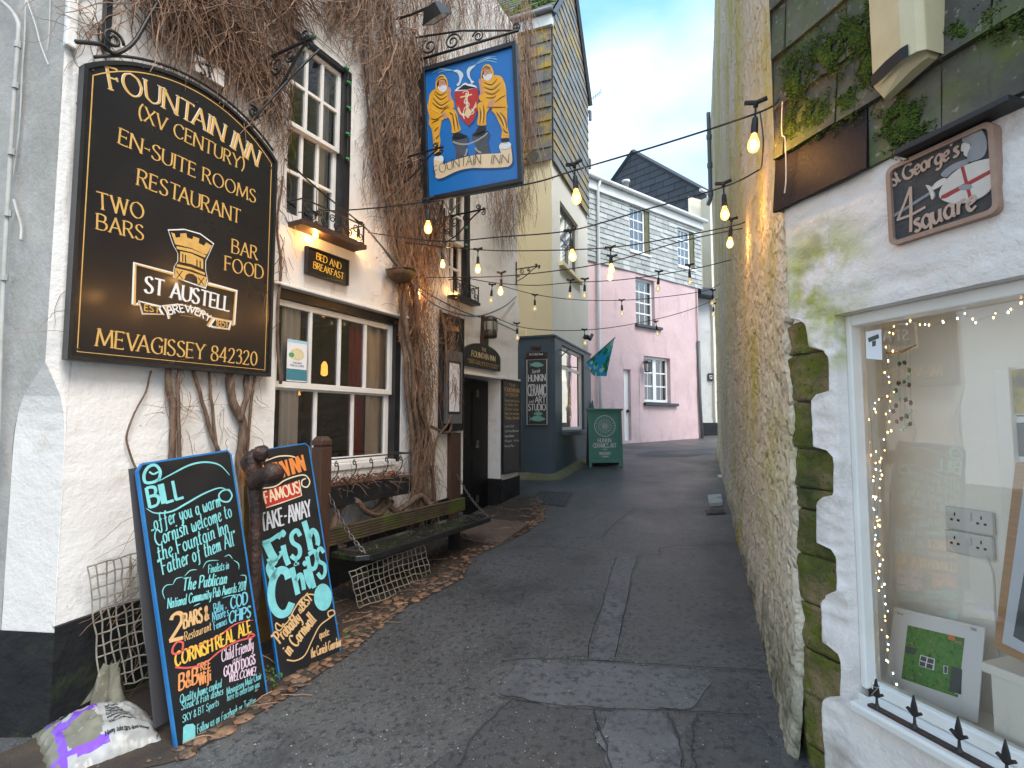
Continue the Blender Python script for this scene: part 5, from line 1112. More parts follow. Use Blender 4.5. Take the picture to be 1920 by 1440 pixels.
def seam(px, w_=.012, off=.012):
    P = cr([ground(x, y) for x, y in px], 5); mb = MB(); A, B = [], []
    for i, p in enumerate(P):
        t = (P[min(i + 1, len(P) - 1)] - P[max(i - 1, 0)]); t.z = 0; t.normalize(); n_ = Vector((-t.y, t.x, 0)); w2 = w_ * .38 * (.4 + 1.1 * abs(nz3(p, 9))) + .001; p = p + n_ * (.02 * nz3(p, 12))
        q, r_ = p + n_ * w2, p - n_ * w2; A.append(Vector((q.x, q.y, gz(q.x, q.y) + off))); B.append(Vector((r_.x, r_.y, gz(r_.x, r_.y) + off)))
    mb.grid([A, B], flip=True); struct(mb.obj('tar_seam', M['tar']))
seam([(940, 1243), (1000, 1238), (1150, 1243), (1290, 1252), (1450, 1262)]); seam([(935, 1312), (1100, 1329), (1300, 1338), (1420, 1345)])
seam([(1100, 1235), (1120, 1160), (1142, 1085), (1156, 1046)], .008); seam([(1152, 1236), (1174, 1140), (1194, 1045)], .008); seam([(860, 1440), (900, 1370), (960, 1318)], .008)
seam([(1112, 1334), (1140, 1420), (1160, 1500)], .014); seam([(1168, 960), (1260, 955), (1350, 952)], .010); seam([(1190, 1044), (1240, 1040), (1245, 1028), (1370, 1022)], .009); seam([(1190, 955), (1150, 985), (1128, 1010)], .008)
seam([(1255, 1340), (1275, 1400), (1290, 1480)], .012); seam([(1306, 1340), (1300, 1420), (1320, 1500)], .008); seam([(940, 1030), (1040, 1026), (1120, 1040)], .006)
# dirt margin and cobbles along the inn
edge_px = [(-500, 1700), (60, 1480), (330, 1432), (520, 1318), (650, 1232), (760, 1140), (868, 1085), (884, 1046), (985, 1000), (1022, 972), (1010, 930)]
edge = []
for x, y in edge_px:
    g = ground(x, y) - WO; edge.append((g.dot(W.u), g.dot(W.n)))
def edge_c(a):
    for i in range(len(edge) - 1):
        if edge[i][0] <= a <= edge[i + 1][0]:
            f = (a - edge[i][0]) / (edge[i + 1][0] - edge[i][0] + 1e-9); return edge[i][1] + (edge[i + 1][1] - edge[i][1]) * f + .02 * nz3((a, 0, 0), 7)
    return edge[0][1] if a < edge[0][0] else edge[-1][1]
mb = MB(); rows = []
for i in range(120):
    a = -1.2 + i * (aR + 1.25) / 119; e = max(.03, edge_c(a)); row = []
    for j in range(13):
        c = -.05 + (e + .05) * j / 12; p = W.P(a, 0, c); z = gz(p.x, p.y) + .007 + (.014 * max(0, nz3(p, 7)) + .03 * (1 - j / 12) if 0 < j < 11 else 0)
        row.append(Vector((p.x, p.y, z)))
    rows.append(row)
mb.grid(rows); struct(mb.obj('dirt_verge', M['dirt']))
mb = MB(); rr = random.Random(5); a = .3
while a < aR + .05:
    e = edge_c(a); c = e - .02; wid = .34 if 1.0 < a < 3.4 else .16
    if 3.75 < a < 4.7: wid = .10
    while c > max(.02, e - wid * rr.uniform(.75, 1.15)):
        r_ = rr.uniform(.016, .046)
        p = W.P(a + rr.uniform(-.025, .025), 0, c); z = gz(p.x, p.y) + .009
        mb.blob(Vector((p.x, p.y, z)), r_, n=7, m=5, wob=.45, seed=rr.uniform(0, 50), sq=(rr.uniform(.75, 1.35), rr.uniform(.75, 1.35), .27))
        c -= r_ * 2.05
    a += rr.uniform(.05, .072)
struct(mb.obj('cobble_edging', M['cobble'], smooth=True))
# door stone
dsp = [(868, 1000), (905, 975), (992, 986), (942, 1022), (880, 1018)]
P = [ground(x, y) for x, y in dsp]
mb = MB(); n = len(P)
top = [p + Vector((0, 0, .035)) for p in P]; mb.face(top[::-1]); 
for k in range(n): mb.face([P[k], top[k], top[(k + 1) % n], P[(k + 1) % n]])
tag(mb.obj('doorstep', M['brown_mat'], bevel=.006), 'flat brown gritty doorstep slab in front of the inn door', 'doorstep')
def gratepart(name, px, label, slats, m='iron', along=0):
    P = [ground(x, y) + Vector((0, 0, .010)) for x, y in px]; t = thing(name, label, 'drain cover', sum(P, Vector()) / 4)
    def q(s_, t_): return P[0] * (1 - s_) * (1 - t_) + P[1] * s_ * (1 - t_) + P[2] * s_ * t_ + P[3] * (1 - s_) * t_
    mb = MB(); mb.face([q(0, 0), q(0, 1), q(1, 1), q(1, 0)]); mb.obj('plate', M[m], t)
    mb = MB(); up = Vector((0, 0, .008))
    for k in range(slats):
        s0, s1 = (k + .25) / slats, (k + .75) / slats
        for j in range(slats if along else 1):
            t0, t1 = ((j + .2) / slats, (j + .8) / slats) if along else (.08, .92)
            A = [q(s0, t0), q(s0, t1), q(s1, t1), q(s1, t0)]; B = [p + up for p in A]; mb.face(B)
            for z in range(4): mb.face([A[z], A[(z + 1) % 4], B[(z + 1) % 4], B[z]])
    mb.obj('tread', M[m], t)
M['cover_grey'] = mat('cover_grey', (.075, .072, .068), (.045, .043, .042), 12, .5, bump=.2, bsc=60)
gratepart('drain_cover', [(1012, 922), (1075, 924), (1060, 950), (985, 944)], 'grey studded iron access cover in the road near the inn corner', 8, 'cover_grey', 1)
gratepart('road_gully', [(1322, 958), (1358, 956), (1362, 964), (1326, 966)], 'rusty slotted gully beside the rough rendered wall', 7, 'rust')
mb = MB(); P = [ground(x, y) for x, y in ((1327, 934), (1352, 932), (1355, 948), (1330, 950))]; top = [p + Vector((0, 0, .05)) for p in P]; mb.face(top[::-1])
for k in range(4): mb.face([P[k], top[k], top[(k + 1) % 4], P[(k + 1) % 4]])
tag(mb.obj('stone_slab', M['slate_pale'], bevel=.004), 'loose grey slab lying by the rough wall beyond the gully', 'slab')
# litter on the road: chips, leaves
mb = MB(); rr = random.Random(11)
for k in range(700):
    x = rr.uniform(380, 1460); y = rr.uniform(900, 1500) if k % 3 else rr.uniform(1150, 1460)
    p = ground(x, y)
    A_ = p - WO
    if A_.dot(W.n) < .02: continue
    s = rr.uniform(.002, .006) * (2 if rr.random() < .05 else 1); an = rr.uniform(0, 6.28); z = .013
    c_, s_ = math.cos(an) * s, math.sin(an) * s; p = p + Vector((0, 0, z))
    mb.face([p + Vector((c_, s_, 0)), p + Vector((-s_ * .7, c_ * .7, .003)), p + Vector((-c_, -s_, 0)), p + Vector((s_ * .6, -c_ * .6, 0.001))])
o = mb.obj('road_grit', M['chip'], base=(0, 0, 0)); tag(o, 'pale grit and crumbs strewn over the wet asphalt', 'grit', kind='stuff')
mb = MB()
for k in range(650):
    a = rr.uniform(.2, aR - .3); c = rr.uniform(.03, 1) ** 1.3 * (edge_c(a) + .1); p = W.P(a, 0, c)
    if nz3(p, 3.5) < .02 and k % 5: continue
    p = p; p.z = gz(p.x, p.y) + rr.uniform(.02, .05)
    s = rr.uniform(.005, .022); u_ = Vector((rr.uniform(-1, 1), rr.uniform(-1, 1), rr.uniform(-.4, .4))).normalized(); v_ = u_.orthogonal().normalized()
    mb.face([p + u_ * s, p + v_ * s * .6, p - u_ * s, p - v_ * s * .6 + Vector((0, 0, .004))])
o = mb.obj('dead_leaves', M['leaf_dead'], base=(0, 0, 0)); tag(o, 'brown leaf litter along the foot of the inn wall', 'leaf litter', kind='stuff')

mb = MB()
for k in range(900):
    a = rr.uniform(-.1, aR - .2); c = rr.uniform(.02, 1) * (edge_c(a) + .02); p = W.P(a, 0, c); p.z = gz(p.x, p.y) + .012; r_ = rr.uniform(.004, .013)
    mb.blob(p, r_, n=5, m=4, wob=.5, seed=k, sq=(1.1, 1, .6))
for k in range(160):
    a = rr.uniform(.3, aR - .5); c = rr.uniform(.03, 1) * edge_c(a); p = W.P(a, 0, c); p.z = gz(p.x, p.y) + .025; d = Vector((rr.uniform(-1, 1), rr.uniform(-1, 1), rr.uniform(-.1, .2))).normalized(); pts = [p]
    for q in range(4): d = (d + Vector((rr.uniform(-.4, .4), rr.uniform(-.4, .4), rr.uniform(-.15, .1)))).normalized(); pts.append(pts[-1] + d * rr.uniform(.03, .07))
    mb.tube([Vector((q.x, q.y, max(q.z, gz(q.x, q.y) + .012))) for q in pts], .003, 3, 1)
o = mb.obj('verge_gravel', [mat('gravel_bits', (.10, .075, .055), (.05, .042, .036), 20, .8, island=.6), M['vine']], base=(0, 0, 0)); tag(o, 'loose gravel and broken twigs on the dirt along the inn', 'gravel', kind='stuff')
# ================================================================ CERAMICS STUDIO
C0 = ground(1037, 897); SG = C0.z; C0 = Vector((C0.x, C0.y, 0))
FR = vert(C0, 21.0); FL = Fr(C0, (math.cos(R(21)), -math.sin(R(21)), 0))
st_ = thing('studio_building', 'tall corner building with dark teal shopfront, cream walls and lichened slate upper storey', 'building', (C0.x, C0.y, SG))
LR = FR.px(1104, 700)[0]; tT = FL.px(1010, 632)[1]; tT2 = FR.px(1070, 650)[1]; tT = (tT + tT2) / 2
sB = FR.px(1037, 307)[1]; eV = FL.px(1031, 30)[1]
LL = 5.0
# shopfront
hW = [FR.px(1049, 730)[0], FR.px(1091, 730)[0], FR.px(1070, 806)[1], FR.px(1060, 652)[1], .10]
mb = MB()
wallgrid(mb, FL, -LL, 0, SG - .5, tT, (), .25, .004, 2, c=.05); wallgrid(mb, FR, 0.0, LR, SG - .5, tT, [hW], .2, .003, 2, c=.05)
mb.face([FL.P(.0, SG - .5, .05), FR.P(0, SG - .5, .05), FR.P(0, tT, .05), FL.P(0, tT, .05)])
mb.box(FL, -LL, .06, tT, tT + .035, -.1, .075); mb.box(FR, .0, LR, tT + .001, tT + .034, -.1, .074)
mb.obj('shopfront', M['teal'], st_)
mb = MB()
for k in range(24):
    a = -LL + k * LL / 24
gl = lambda F, a: gz(*(F.P(a, 0, .1).xy))
rows = [[FL.P(a, gl(FL, a) + .10 + .02 * nz3((a, 0, 0), 3), .053) for a in [-LL + LL * k / 30 for k in range(31)]] + [FR.P(a, gl(FR, a) + .11, .053) for a in [LR * k / 16 for k in range(17)]],
        [FL.P(a, gl(FL, a) + .07 + .02 * nz3((a, 0, 0), 5), .15) for a in [-LL + LL * k / 30 for k in range(31)]] + [FR.P(a, gl(FR, a) + .07, .13) for a in [LR * k / 16 for k in range(17)]],
        [FL.P(a, gl(FL, a) - .05, .28) for a in [-LL + LL * k / 30 for k in range(31)]] + [FR.P(a, gl(FR, a) - .05, .22) for a in [LR * k / 16 for k in range(17)]]]
mb.grid(rows, flip=True); mb.obj('base_kerb', M['kerb_moss'], st_, smooth=True)
# shop window
def framewin(parent, F, a0, a1, b0, b1, c, cols, rows, m='upvc', fw=.05, bar=.018, glass='glass_far', trans=None, name='window'):
    mb = MB(); mb.box(F, a0, a0 + fw, b0, b1, c - .03, c + .03); mb.box(F, a1 - fw, a1, b0, b1, c - .03, c + .03); mb.box(F, a0 + fw, a1 - fw, b1 - fw, b1, c - .03, c + .03); mb.box(F, a0 + fw, a1 - fw, b0, b0 + fw, c - .03, c + .03)
    for k in range(1, cols):
        x = a0 + fw + (a1 - a0 - 2 * fw) * k / cols; mb.box(F, x - bar / 2, x + bar / 2, b0 + fw, b1 - fw, c - .012, c + .01)
    for y in ([b0 + fw + (b1 - b0 - 2 * fw) * k / rows for k in range(1, rows)] if trans is None else trans):
        mb.box(F, a0 + fw, a1 - fw, y - bar * (1 if trans is None else 1.6), y + bar * (1 if trans is None else 1.6), c - .014, c + .012)
    o = mb.obj(name, M[m], parent); g = MB(); g.face([F.P(a0 + .01, b0 + .01, c), F.P(a1 - .01, b0 + .01, c), F.P(a1 - .01, b1 - .01, c), F.P(a0 + .01, b1 - .01, c)]); g.obj('pane', M[glass], o); return o
wt = FR.px(1065, 690)[1]
framewin(st_, FR, hW[0] + .02, hW[1] - .02, hW[2], hW[3], -.03, 1, 1, 'frame_white', .06, .02, 'glass', [hW[3] - .42])
room(st_, FR, hW[0] - .1, hW[1] + .1, hW[2] - .1, hW[3] + .1, -.1, -1.2, 'interior_white')
mb = MB(); mb.box(FR, hW[0] - .06, hW[1] + .1, hW[2] - .09, hW[2] - .02, .05, .16); mb.obj('window_sill', M['teal'], st_, bevel=.005)
t = thing('shop_lamp', 'warm glass lamp hanging inside the ceramics shop window', 'lamp', FR.W(1053, 702, -.35))
mb = MB(); o = FR.W(1053, 706, -.35); mb.lathe(o, [(.03, .12), (.07, .04), (.10, -.08), (.09, -.085)], 12); mb.obj('lamp_shade', emit('shop_shade', (1.0, .55, .22), 1.6), t, smooth=True); mb = MB(); mb.tube([o + Vector((0, 0, .12)), o + Vector((0, 0, .7))], .006, 4); mb.obj('flex', M['cable'], t)
mb = MB(); rr = random.Random(3)
rr2 = random.Random(9)
t = thing('fairy_curtain', 'curtain of tiny warm fairy lights in the ceramics shop window', 'light string', FR.W(1075, 760, -.25))
mb = MB(); cc_ = MB()
for k in range(60):
    p = FR.W(rr2.uniform(1068, 1082), rr2.uniform(715, 800), -.3); mb.blob(p, .007, n=5, m=4)
for k in range(4): cc_.tube([FR.W(1070 + k * 3, 690, -.3), FR.W(1070 + k * 3, 803, -.3)], .002, 3)
cc_.obj('wire', M['cable'], t); mb.obj('light_drops', M['fairy_warm'], t)
for k, (x, m_, r_) in enumerate(((1056, 'cyan', .09), (1063, 'teal', .07), (1071, 'flag1', .08))):
    o = FR.W(x, 800, -.2); mb = MB(); mb.lathe(Vector((o.x, o.y, hW[2] + .02)), [(0, 0), (r_ * .6, 0), (r_, r_), (r_ * .8, r_ * 2), (r_ * .5, r_ * 2.4), (r_ * .55, r_ * 2.6)], 12)
    tag(mb.obj('ceramic_pot', M[m_], smooth=True), ('pale turquoise pot nearest the street corner in the studio window', 'dark glazed pot in the middle of the studio window', 'bright blue pot at the far side of the studio window')[k], 'pot', 'pots in the studio window')
# upper walls
hU = [FR.px(1050, 450)[0], FR.px(1084, 450)[0], FR.px(1070, 512)[1], FR.px(1066, 398)[1], .14]
mb = MB(); wallgrid(mb, FL, -LL, 0, tT, eV, (), .3, .005, 2); mb.obj('front_wall', M['cream_wall'], st_)
mb = MB(); wallgrid(mb, FR, 0, LR, tT, eV, [hU], .25, .005, 2)
pk = eV + LR / 2 * 1.25
mb.face([FR.P(0, eV), FR.P(LR, eV), FR.P(LR / 2, pk)])
mb.face([FR.P(LR, SG - .5), FR.P(LR, SG - .5, -LL), FR.P(LR, eV, -LL), FR.P(LR, eV)]); mb.face([FL.P(-LL, SG - .5), FL.P(-LL, eV), FL.P(-LL, eV, -LR), FL.P(-LL, SG - .5, -LR)])
mb.obj('street_wall', M['offwhite_wall'], st_)
framewin(st_, FR, hU[0] + .02, hU[1] - .02, hU[2], hU[3], -.10, 2, 2, 'greypipe'); room(st_, FR, hU[0] - .1, hU[1] + .1, hU[2] - .1, hU[3] + .1, -.2, -.9, 'room_sky_tint')
mb = MB(); mb.box(FR, hU[0] - .08, hU[1] + .1, hU[2] - .08, hU[2], -.1, .10); mb.obj('window_sill', M['cream_wall'], st_)
mb = MB(); slates(mb, FR, [(0, sB), (LR, sB), (LR, eV), (LR / 2, pk), (0, eV)], .215, .36, .016, .04, seed=3); mb.obj('slate_hanging', M['slate_side'], st_)
mb = MB(); slates(mb, FL, [(-LL, sB), (0.02, sB), (0.02, eV - .25), (-LL, eV - .25)], .27, .40, .02, .04, seed=4); mb.obj('slate_hanging', M['slate_lichen'], st_)
mb = MB(); mb.box(FL, -LL, .06, eV - .25, eV - .02, .0, .10); mb.obj('fascia', M['fascia'], st_)
mb = MB(); mb.tube([FL.P(-LL, eV + .02, .16), FL.P(.08, eV + .02, .16)], .06, 8); mb.obj('gutter', M['greypipe'], st_, smooth=True)
# roof slope over the front, and its twin behind
rs = LR / 2; up = (FR.P(rs, pk) - FR.P(0, eV)); RF = Fr(FL.P(0, eV + .03, .12), FL.u, up.normalized()); ln = up.length + .2
mb = MB(); slates(mb, RF, [(-LL, 0), (.08, 0), (.08, ln), (-LL, ln)], .22, .34, .014, .02, seed=6); mb.face([RF.P(-LL, 0), RF.P(.06, 0), RF.P(.06, ln), RF.P(-LL, ln)])
mb.face([FR.P(rs, pk + .1, .08), FR.P(LR + .12, eV - .05, .08), FR.P(LR + .12, eV - .05, -LL), FR.P(rs, pk + .1, -LL)]); mb.obj('roof', M['roof_slate'], st_)
mb = MB(); rr = random.Random(21)
for k in range(420):
    a, b = -rr.uniform(0, 1.6), rr.uniform(.02, 1.3)
    if nz3((a, b, 0), 2.3) < -.02: continue
    mb.blob(RF.P(a, b, .04), rr.uniform(.02, .05), n=6, m=4, wob=.6, seed=k, sq=(1, 1, .7))
mb.obj('roof_moss', M['moss'], st_)
vg = MB()
for (p, q) in ((FR.P(-.1, eV - .06, .09), FR.P(rs, pk + .06, .09)), (FR.P(rs, pk + .06, .09), FR.P(LR + .1, eV - .06, .09))): vg.tube([p, q], .055, 4)
vg.obj('verge_board', M['slate_dark'], st_)
mb = MB()
for (x, y) in ((1107, 205), (1106, 296)): o = FR.W(x - 2, y, -.1); mb.tube([o - FR.n * .3, o + FR.n * .0 + FR.u * .12], .05, 8); mb.tube([o + FR.u * .1, o + FR.u * .1 - Vector((0, 0, .25))], .04, 8)
mb.obj('gutter_end', M['greypipe'], st_)
mb = MB(); o = FL.W(996, 20, -1.4); mb.lathe(RF.P(RF.px(997, 8)[0], RF.px(997, 8)[1], 0), [(.10, 0), (.10, .1), (.06, .14), (.06, .5)], 10); mb.obj('roof_vent', M['lead'], st_)
mb = MB(); a, b = FL.px(978, 625); mb.box(FL, a - .06, a + .10, b - .08, b + .05, .0, .055); mb.obj('air_brick', M['cream_wall'], st_)
# aerial
t = thing('tv_aerial', 'small rooftop television aerial against the sky behind the slate gable', 'aerial', FR.W(1102, 190, -.6))
A_, B_ = FR.W(1100, 192, -.5), FR.W(1127, 172, -.5); mb = MB(); mb.tube([A_, B_], .012, 5); mb.tube([A_, A_ + Vector((0, 0, -.5))], .015, 5); mb.obj('boom', M['greypipe'], t)
mb = MB(); d = Vector((0, 0, 1)); s_ = (B_ - A_).cross(FR.n).normalized()
for k in range(7): p = A_ + (B_ - A_) * (.15 + .14 * k); mb.tube([p - s_ * .09, p + s_ * .09], .007, 4)
mb.obj('elements', M['greypipe'], t)
# signs on the teal front
kT = Pix(FL, 920, 560, 4, .10)
t = board('studio_sign', 'tall charcoal sign with white hand lettering and green fish on the teal shopfront', 'shop sign', FL, kT(268, 950)[0], kT(428, 950)[0], kT(350, 950)[1], kT(350, 452)[1], .055, .09, 'boardcharcoal')
kT.c = .09; mb = MB(); q = dict(style='plain', c=.0915)
a0, a1, b0, b1 = kT(273, 950)[0], kT(423, 950)[0], kT(350, 945)[1], kT(350, 457)[1]
stroke(mb, FL, [(a0, b0), (a1, b0), (a1, b1), (a0, b1)], .014, .0915, 0, False, closed=True)
kT.text(mb, 'Sarah', [(310, 560), (370, 552)], 27, 0, wt=.12, slant=.2, **q); kT.text(mb, 'HUNKIN', [(284, 622), (411, 616)], 50, 0, wt=.13, **q); kT.text(mb, 'CERAMIC', [(280, 728), (415, 726)], 82, 0, wt=.085, **q)
kT.text(mb, 'and', [(288, 780), (321, 778)], 20, 0, wt=.13, slant=.2, **q); kT.text(mb, 'ART', [(334, 780), (411, 779)], 44, 0, wt=.14, **q); kT.text(mb, 'STUDIO', [(283, 838), (412, 836)], 47, 0, wt=.13, **q)
mb.obj('lettering', M['chalkwhite'], t)
def fish(x0, x1, y, hh, flip=False):
    w_ = x1 - x0; f = lambda s: (x0 + w_ * s) if not flip else (x1 - w_ * s)
    return [(f(0), y - hh * .5), (f(.10), y - hh * .1), (f(.30), y - hh * .45), (f(.65), y - hh * .5), (f(.92), y - hh * .12), (f(1), y + hh * .05), (f(.9), y + hh * .3), (f(.6), y + hh * .5), (f(.28), y + hh * .4), (f(.12), y + hh * .18), (f(.02), y + hh * .55), (f(.06), y + hh * .05)]
for i, (x0, x1, y, hh) in enumerate(((292, 397, 496, 36), (324, 389, 862, 30), (288, 410, 900, 40))):
    mb = MB(); mb.prism(FL, [(p.x, p.y) for p in cr([(*kT(x, yy), 0) for x, yy in fish(x0, x1, y, hh)], 4, True)], .0912, .102); mb.obj('fish_relief', M['fishgreen'], t)
t = board('address_plank', 'small dark wooden plank with white address lettering above the studio sign', 'plank sign', FL, kT(266, 440)[0], kT(420, 440)[0], kT(340, 442)[1], kT(340, 400)[1], .055, .085, 'oldwood')
mb = MB(); a, b = kT(286, 436), kT(398, 404); mb.box(FL, a[0], b[0], a[1], b[1], .0852, .087); mb.obj('name_strip', M['black'], t)
mb = MB(); kT.c = .087; kT.text(mb, 'Fin 3, Cliff Street', [(292, 426), (392, 422)], 15, 0, wt=.15, style='plain', c=.0885); mb.obj('lettering', M['chalkwhite'], t)
pl = [(300, 366), (316, 352), (316, 359), (378, 356), (378, 378), (316, 378), (316, 384)]
mb = MB(); kT.c = .055; mb.prism(FL, [kT(x, y) for x, y in pl], .055, .08); tag(mb.obj('wooden_arrow', M['post_brown'], bevel=.004), 'small wooden arrow pointing left at the top of the teal shopfront', 'arrow sign')
# spot bracket + black wall light on the right face
t = MB(); o = FR.W(1050, 655, .05); t.tube([o, o + FR.n * .2 - Vector((0, 0, .12))], .012, 5); t.tube([o + FR.n * .18 + Vector((0, 0, -.0)), o + Vector((0, 0, -.16))], .012, 5); tag(t.obj('awning_bracket', M['greypipe']), 'small grey bracket at the top corner of the studio window', 'bracket')
t = thing('wall_floodlight', 'black slab light on a bracket beside the white downpipe', 'wall light', FR.W(1102, 634, .02))
mb = MB(); o = FR.W(1101, 632, .1); mb.tube([o - FR.n * .1, o + FR.n * .05], .02, 6); mb.blob(o, .06, n=8, m=6); mb.obj('mount', M['black'], t)
mb = MB(); p = FR.W(1108, 632, .15); d = (FR.W(1112, 622, .15) - FR.W(1103, 642, .15)); d.normalize(); mb.tube([p - d * .14, p + d * .14], .045, 4); mb.obj('lamp_head', M['black'], t)
# flag on its pole
t = thing('scallop_flag', 'blue and green scallop patterned flag hanging on a thin pole by the studio', 'flag', FR.W(1098, 705, .2))
base = FR.W(1092, 600, .05); A0 = FR.W(1100, 680, .35); A1 = FR.W(1152, 634, 1.2); mb = MB(); mb.tube([FR.P(LR - .05, FR.px(1100, 690)[1], .05), A0, A1 + (A1 - A0) * .02], .010, 6); mb.obj('pole', M['greypipe'], t)
mb = MB(); TL, TR, BR_, BL_ = A0, A1, FR.W(1133, 706, .9), FR.W(1106, 703, .45); rows = []
n1, n2 = 30, 30
for j in range(n1 + 1):
    f = j / n1; row = []
    for i in range(n2 + 1):
        g = i / n2; p = TL * (1 - g) * (1 - f) + TR * g * (1 - f) + BR_ * g * f + BL_ * (1 - g) * f
        p = p + FR.u * (.05 * math.sin(g * 9 + f * 3) * f) + FR.n * (.05 * math.sin(g * 7 + 1) * f); row.append(p)
    rows.append(row)
def scal(r, c):
    s = 4.4; k = int(r / s); x = (c + (k % 2) * 2.2) / s; j = int(x); fx = x - j - .5; fy = (r / s - k)
    if fx * fx * 3.6 + (fy) ** 2 > 1: k += 1; j = int((c + (k % 2) * 2.2) / s)
    return [0, 1, 2, 0, 3, 1, 0][(k * 3 + j * 5 + k * j) % 7]
mb.grid(rows, mf=scal); mb.obj('cloth', [M['flag1'], M['flag2'], M['flag3'], M['flag4']], t, smooth=True)
# green pavement board
def tent(name, label, cat, o, u, w_, h_, lean, m):
    pass
bo = ground(1135, 876); AB = Fr(Vector((bo.x, bo.y, bo.z)), (math.cos(R(3)), math.sin(R(3)), 0), (0, math.sin(R(5)), math.cos(R(5))))
kA = Pix(AB, 920, 560, 4)
a0, a1, b1 = kA(738, 1240)[0], kA(992, 1240)[0], kA(860, 838)[1]
t = thing('pavement_board', 'mint green folding pavement board with white wheel emblem outside the studio', 'pavement sign', bo)
mb = MB(); fw = .055; mb.box(AB, a0, a0 + fw, -.0, b1, -.02, .02); mb.box(AB, a1 - fw, a1, .0, b1, -.02, .02); mb.box(AB, a0 + fw, a1 - fw, b1 - fw, b1, -.02, .02); mb.box(AB, a0 + fw, a1 - fw, .09, .09 + fw, -.02, .02); mb.obj('frame', M['greenboard'], t, bevel=.004)
mb = MB(); mb.box(AB, a0 + fw, a1 - fw, .09 + fw, b1 - fw, -.012, .004); mb.obj('panel', M['greenboard'], t)
mb = MB(); mb.box(AB, a0 - .05, a1 + .03, b1, b1 + .035, -.05, .05); mb.obj('top_rail', M['greenboard'], t, bevel=.004)
A2 = Fr(AB.P(0, b1, -.03), AB.u, (0, -math.sin(R(14)), math.cos(R(14)))); mb = MB(); mb.box(A2, a0, a1, -b1 - .02, -.02, -.02, .02); mb.obj('back_panel', M['boardcharcoal'], t)
mb = MB(); q = dict(style='plain', c=.0055); cx, cy = kA(855, 955); r_ = kA(932, 955)[0] - cx
ring = lambda rr_: [(cx + rr_ * math.cos(2 * math.pi * k / 32), cy + rr_ * math.sin(2 * math.pi * k / 32)) for k in range(32)]
stroke(mb, AB, ring(r_), .012, .0055, 0, False, closed=True); stroke(mb, AB, ring(r_ * .62), .006, .0055, 0, False, closed=True)
for k in range(20):
    an = 2 * math.pi * k / 20; stroke(mb, AB, [(cx + r_ * .08 * math.cos(an), cy + r_ * .08 * math.sin(an)), (cx + r_ * .6 * math.cos(an), cy + r_ * .6 * math.sin(an))], .006, .0058, 0, False)
    stroke(mb, AB, [(cx + r_ * .72 * math.cos(an), cy + r_ * .72 * math.sin(an)), (cx + r_ * .9 * math.cos(an + .08), cy + r_ * .9 * math.sin(an + .08))], .007, .0055, 0, False)
kA.text(mb, 'HUNKIN', [(804, 1078), (903, 1078)], 30, 0, wt=.12, **q); kA.text(mb, 'CERAMICS_ART', [(768, 1117), (942, 1117)], 32, 0, wt=.11, **q); kA.text(mb, 'STUDIO', [(840, 1136), (874, 1136)], 10, 0, wt=.13, **q)
kA.text(mb, 'MEVAGISSEY', [(816, 1170), (902, 1170)], 20, 0, wt=.13, **q); kA.text(mb, 'CORNWALL', [(832, 1190), (888, 1190)], 12, 0, wt=.13, **q); mb.obj('lettering', M['chalkwhite'], t)
t = MB(); F2 = Fr(ground(1106, 858), (1, .1, 0)); a = F2.px(1112, 850); t.prism(F2, [F2.px(*p) for p in ((1104, 770), (1111, 750), (1114, 768), (1116, 850), (1104, 850))], -.02, .02); tag(t.obj('easel_board', M['greenboard']), 'narrow mint green panel standing behind the folding board by the teal wall', 'panel')
# ================================================================ PINK COTTAGE and the houses beyond
K0 = ground(1170, 832); KZ = K0.z; K = vert(Vector((K0.x, K0.y, 0)), 52.8)
kx = lambda x, y: K.px(x, y)
aL, aE = kx(1100, 700)[0], kx(1311, 700)[0]
pB = (kx(1130, 490)[1] + kx(1305, 540)[1]) / 2; gT = (kx(1115, 340)[1] + kx(1330, 424)[1]) / 2
pk_ = thing('pink_cottage', 'pink rendered cottage with grey slate-hung top storey closing the street', 'cottage', K.P(1, KZ, 0))
def rect(x0, x1, y0, y1, d): 
    xm, ym = (x0 + x1) / 2, (y0 + y1) / 2
    return [kx(x0, ym)[0], kx(x1, ym)[0], kx(xm, y1)[1], kx(xm, y0)[1], d]
hG = rect(1208, 1266, 670, 757, .22); hM = rect(1192, 1236, 524, 612, .22); hD = rect(1170, 1199, 693, 826, .30)
hA = rect(1179, 1216, 392, 474, .12); hB = rect(1269, 1300, 432, 502, .12)
mb = MB(); wallgrid(mb, K, aL, aE, KZ - .4, pB, [hG, hM, hD], .16, .022, 1.4); 
mb.face([K.P(aE, KZ - .4, 0), K.P(aE, KZ - .4, -5), K.P(aE, pB, -5), K.P(aE, pB, 0)]); mb.obj('wall', M['pink'], pk_, smooth=True)
mb = MB(); x = kx(1266, 800)[0]; mb.box(K, hD[1] + .02, x, KZ - .3, KZ + .02, -.02, .02)
mb = MB(); wallgrid(mb, K, aL, aE + .2, pB, gT, [hA, hB], .5, 0, 1, c=-.02); slates(mb, K, [(aL, pB - .05), (aE + .25, pB - .05), (aE + .25, gT - .3), (aL, gT - .3)], .16, .38, .018, .03, holes=[hA, hB], seed=8, jit=.3)
mb.obj('slate_hanging', M['slate_pale'], pk_)
mb = MB(); mb.box(K, aL, aE + .32, gT - .32, gT - .02, .0, .12); mb.obj('fascia', M['fascia'], pk_, bevel=.01)
mb = MB(); mb.tube([K.P(aL, gT + .03, .2), K.P(aE + .4, gT - .02, .2)], .07, 8); mb.obj('gutter', M['fascia'], pk_, smooth=True)
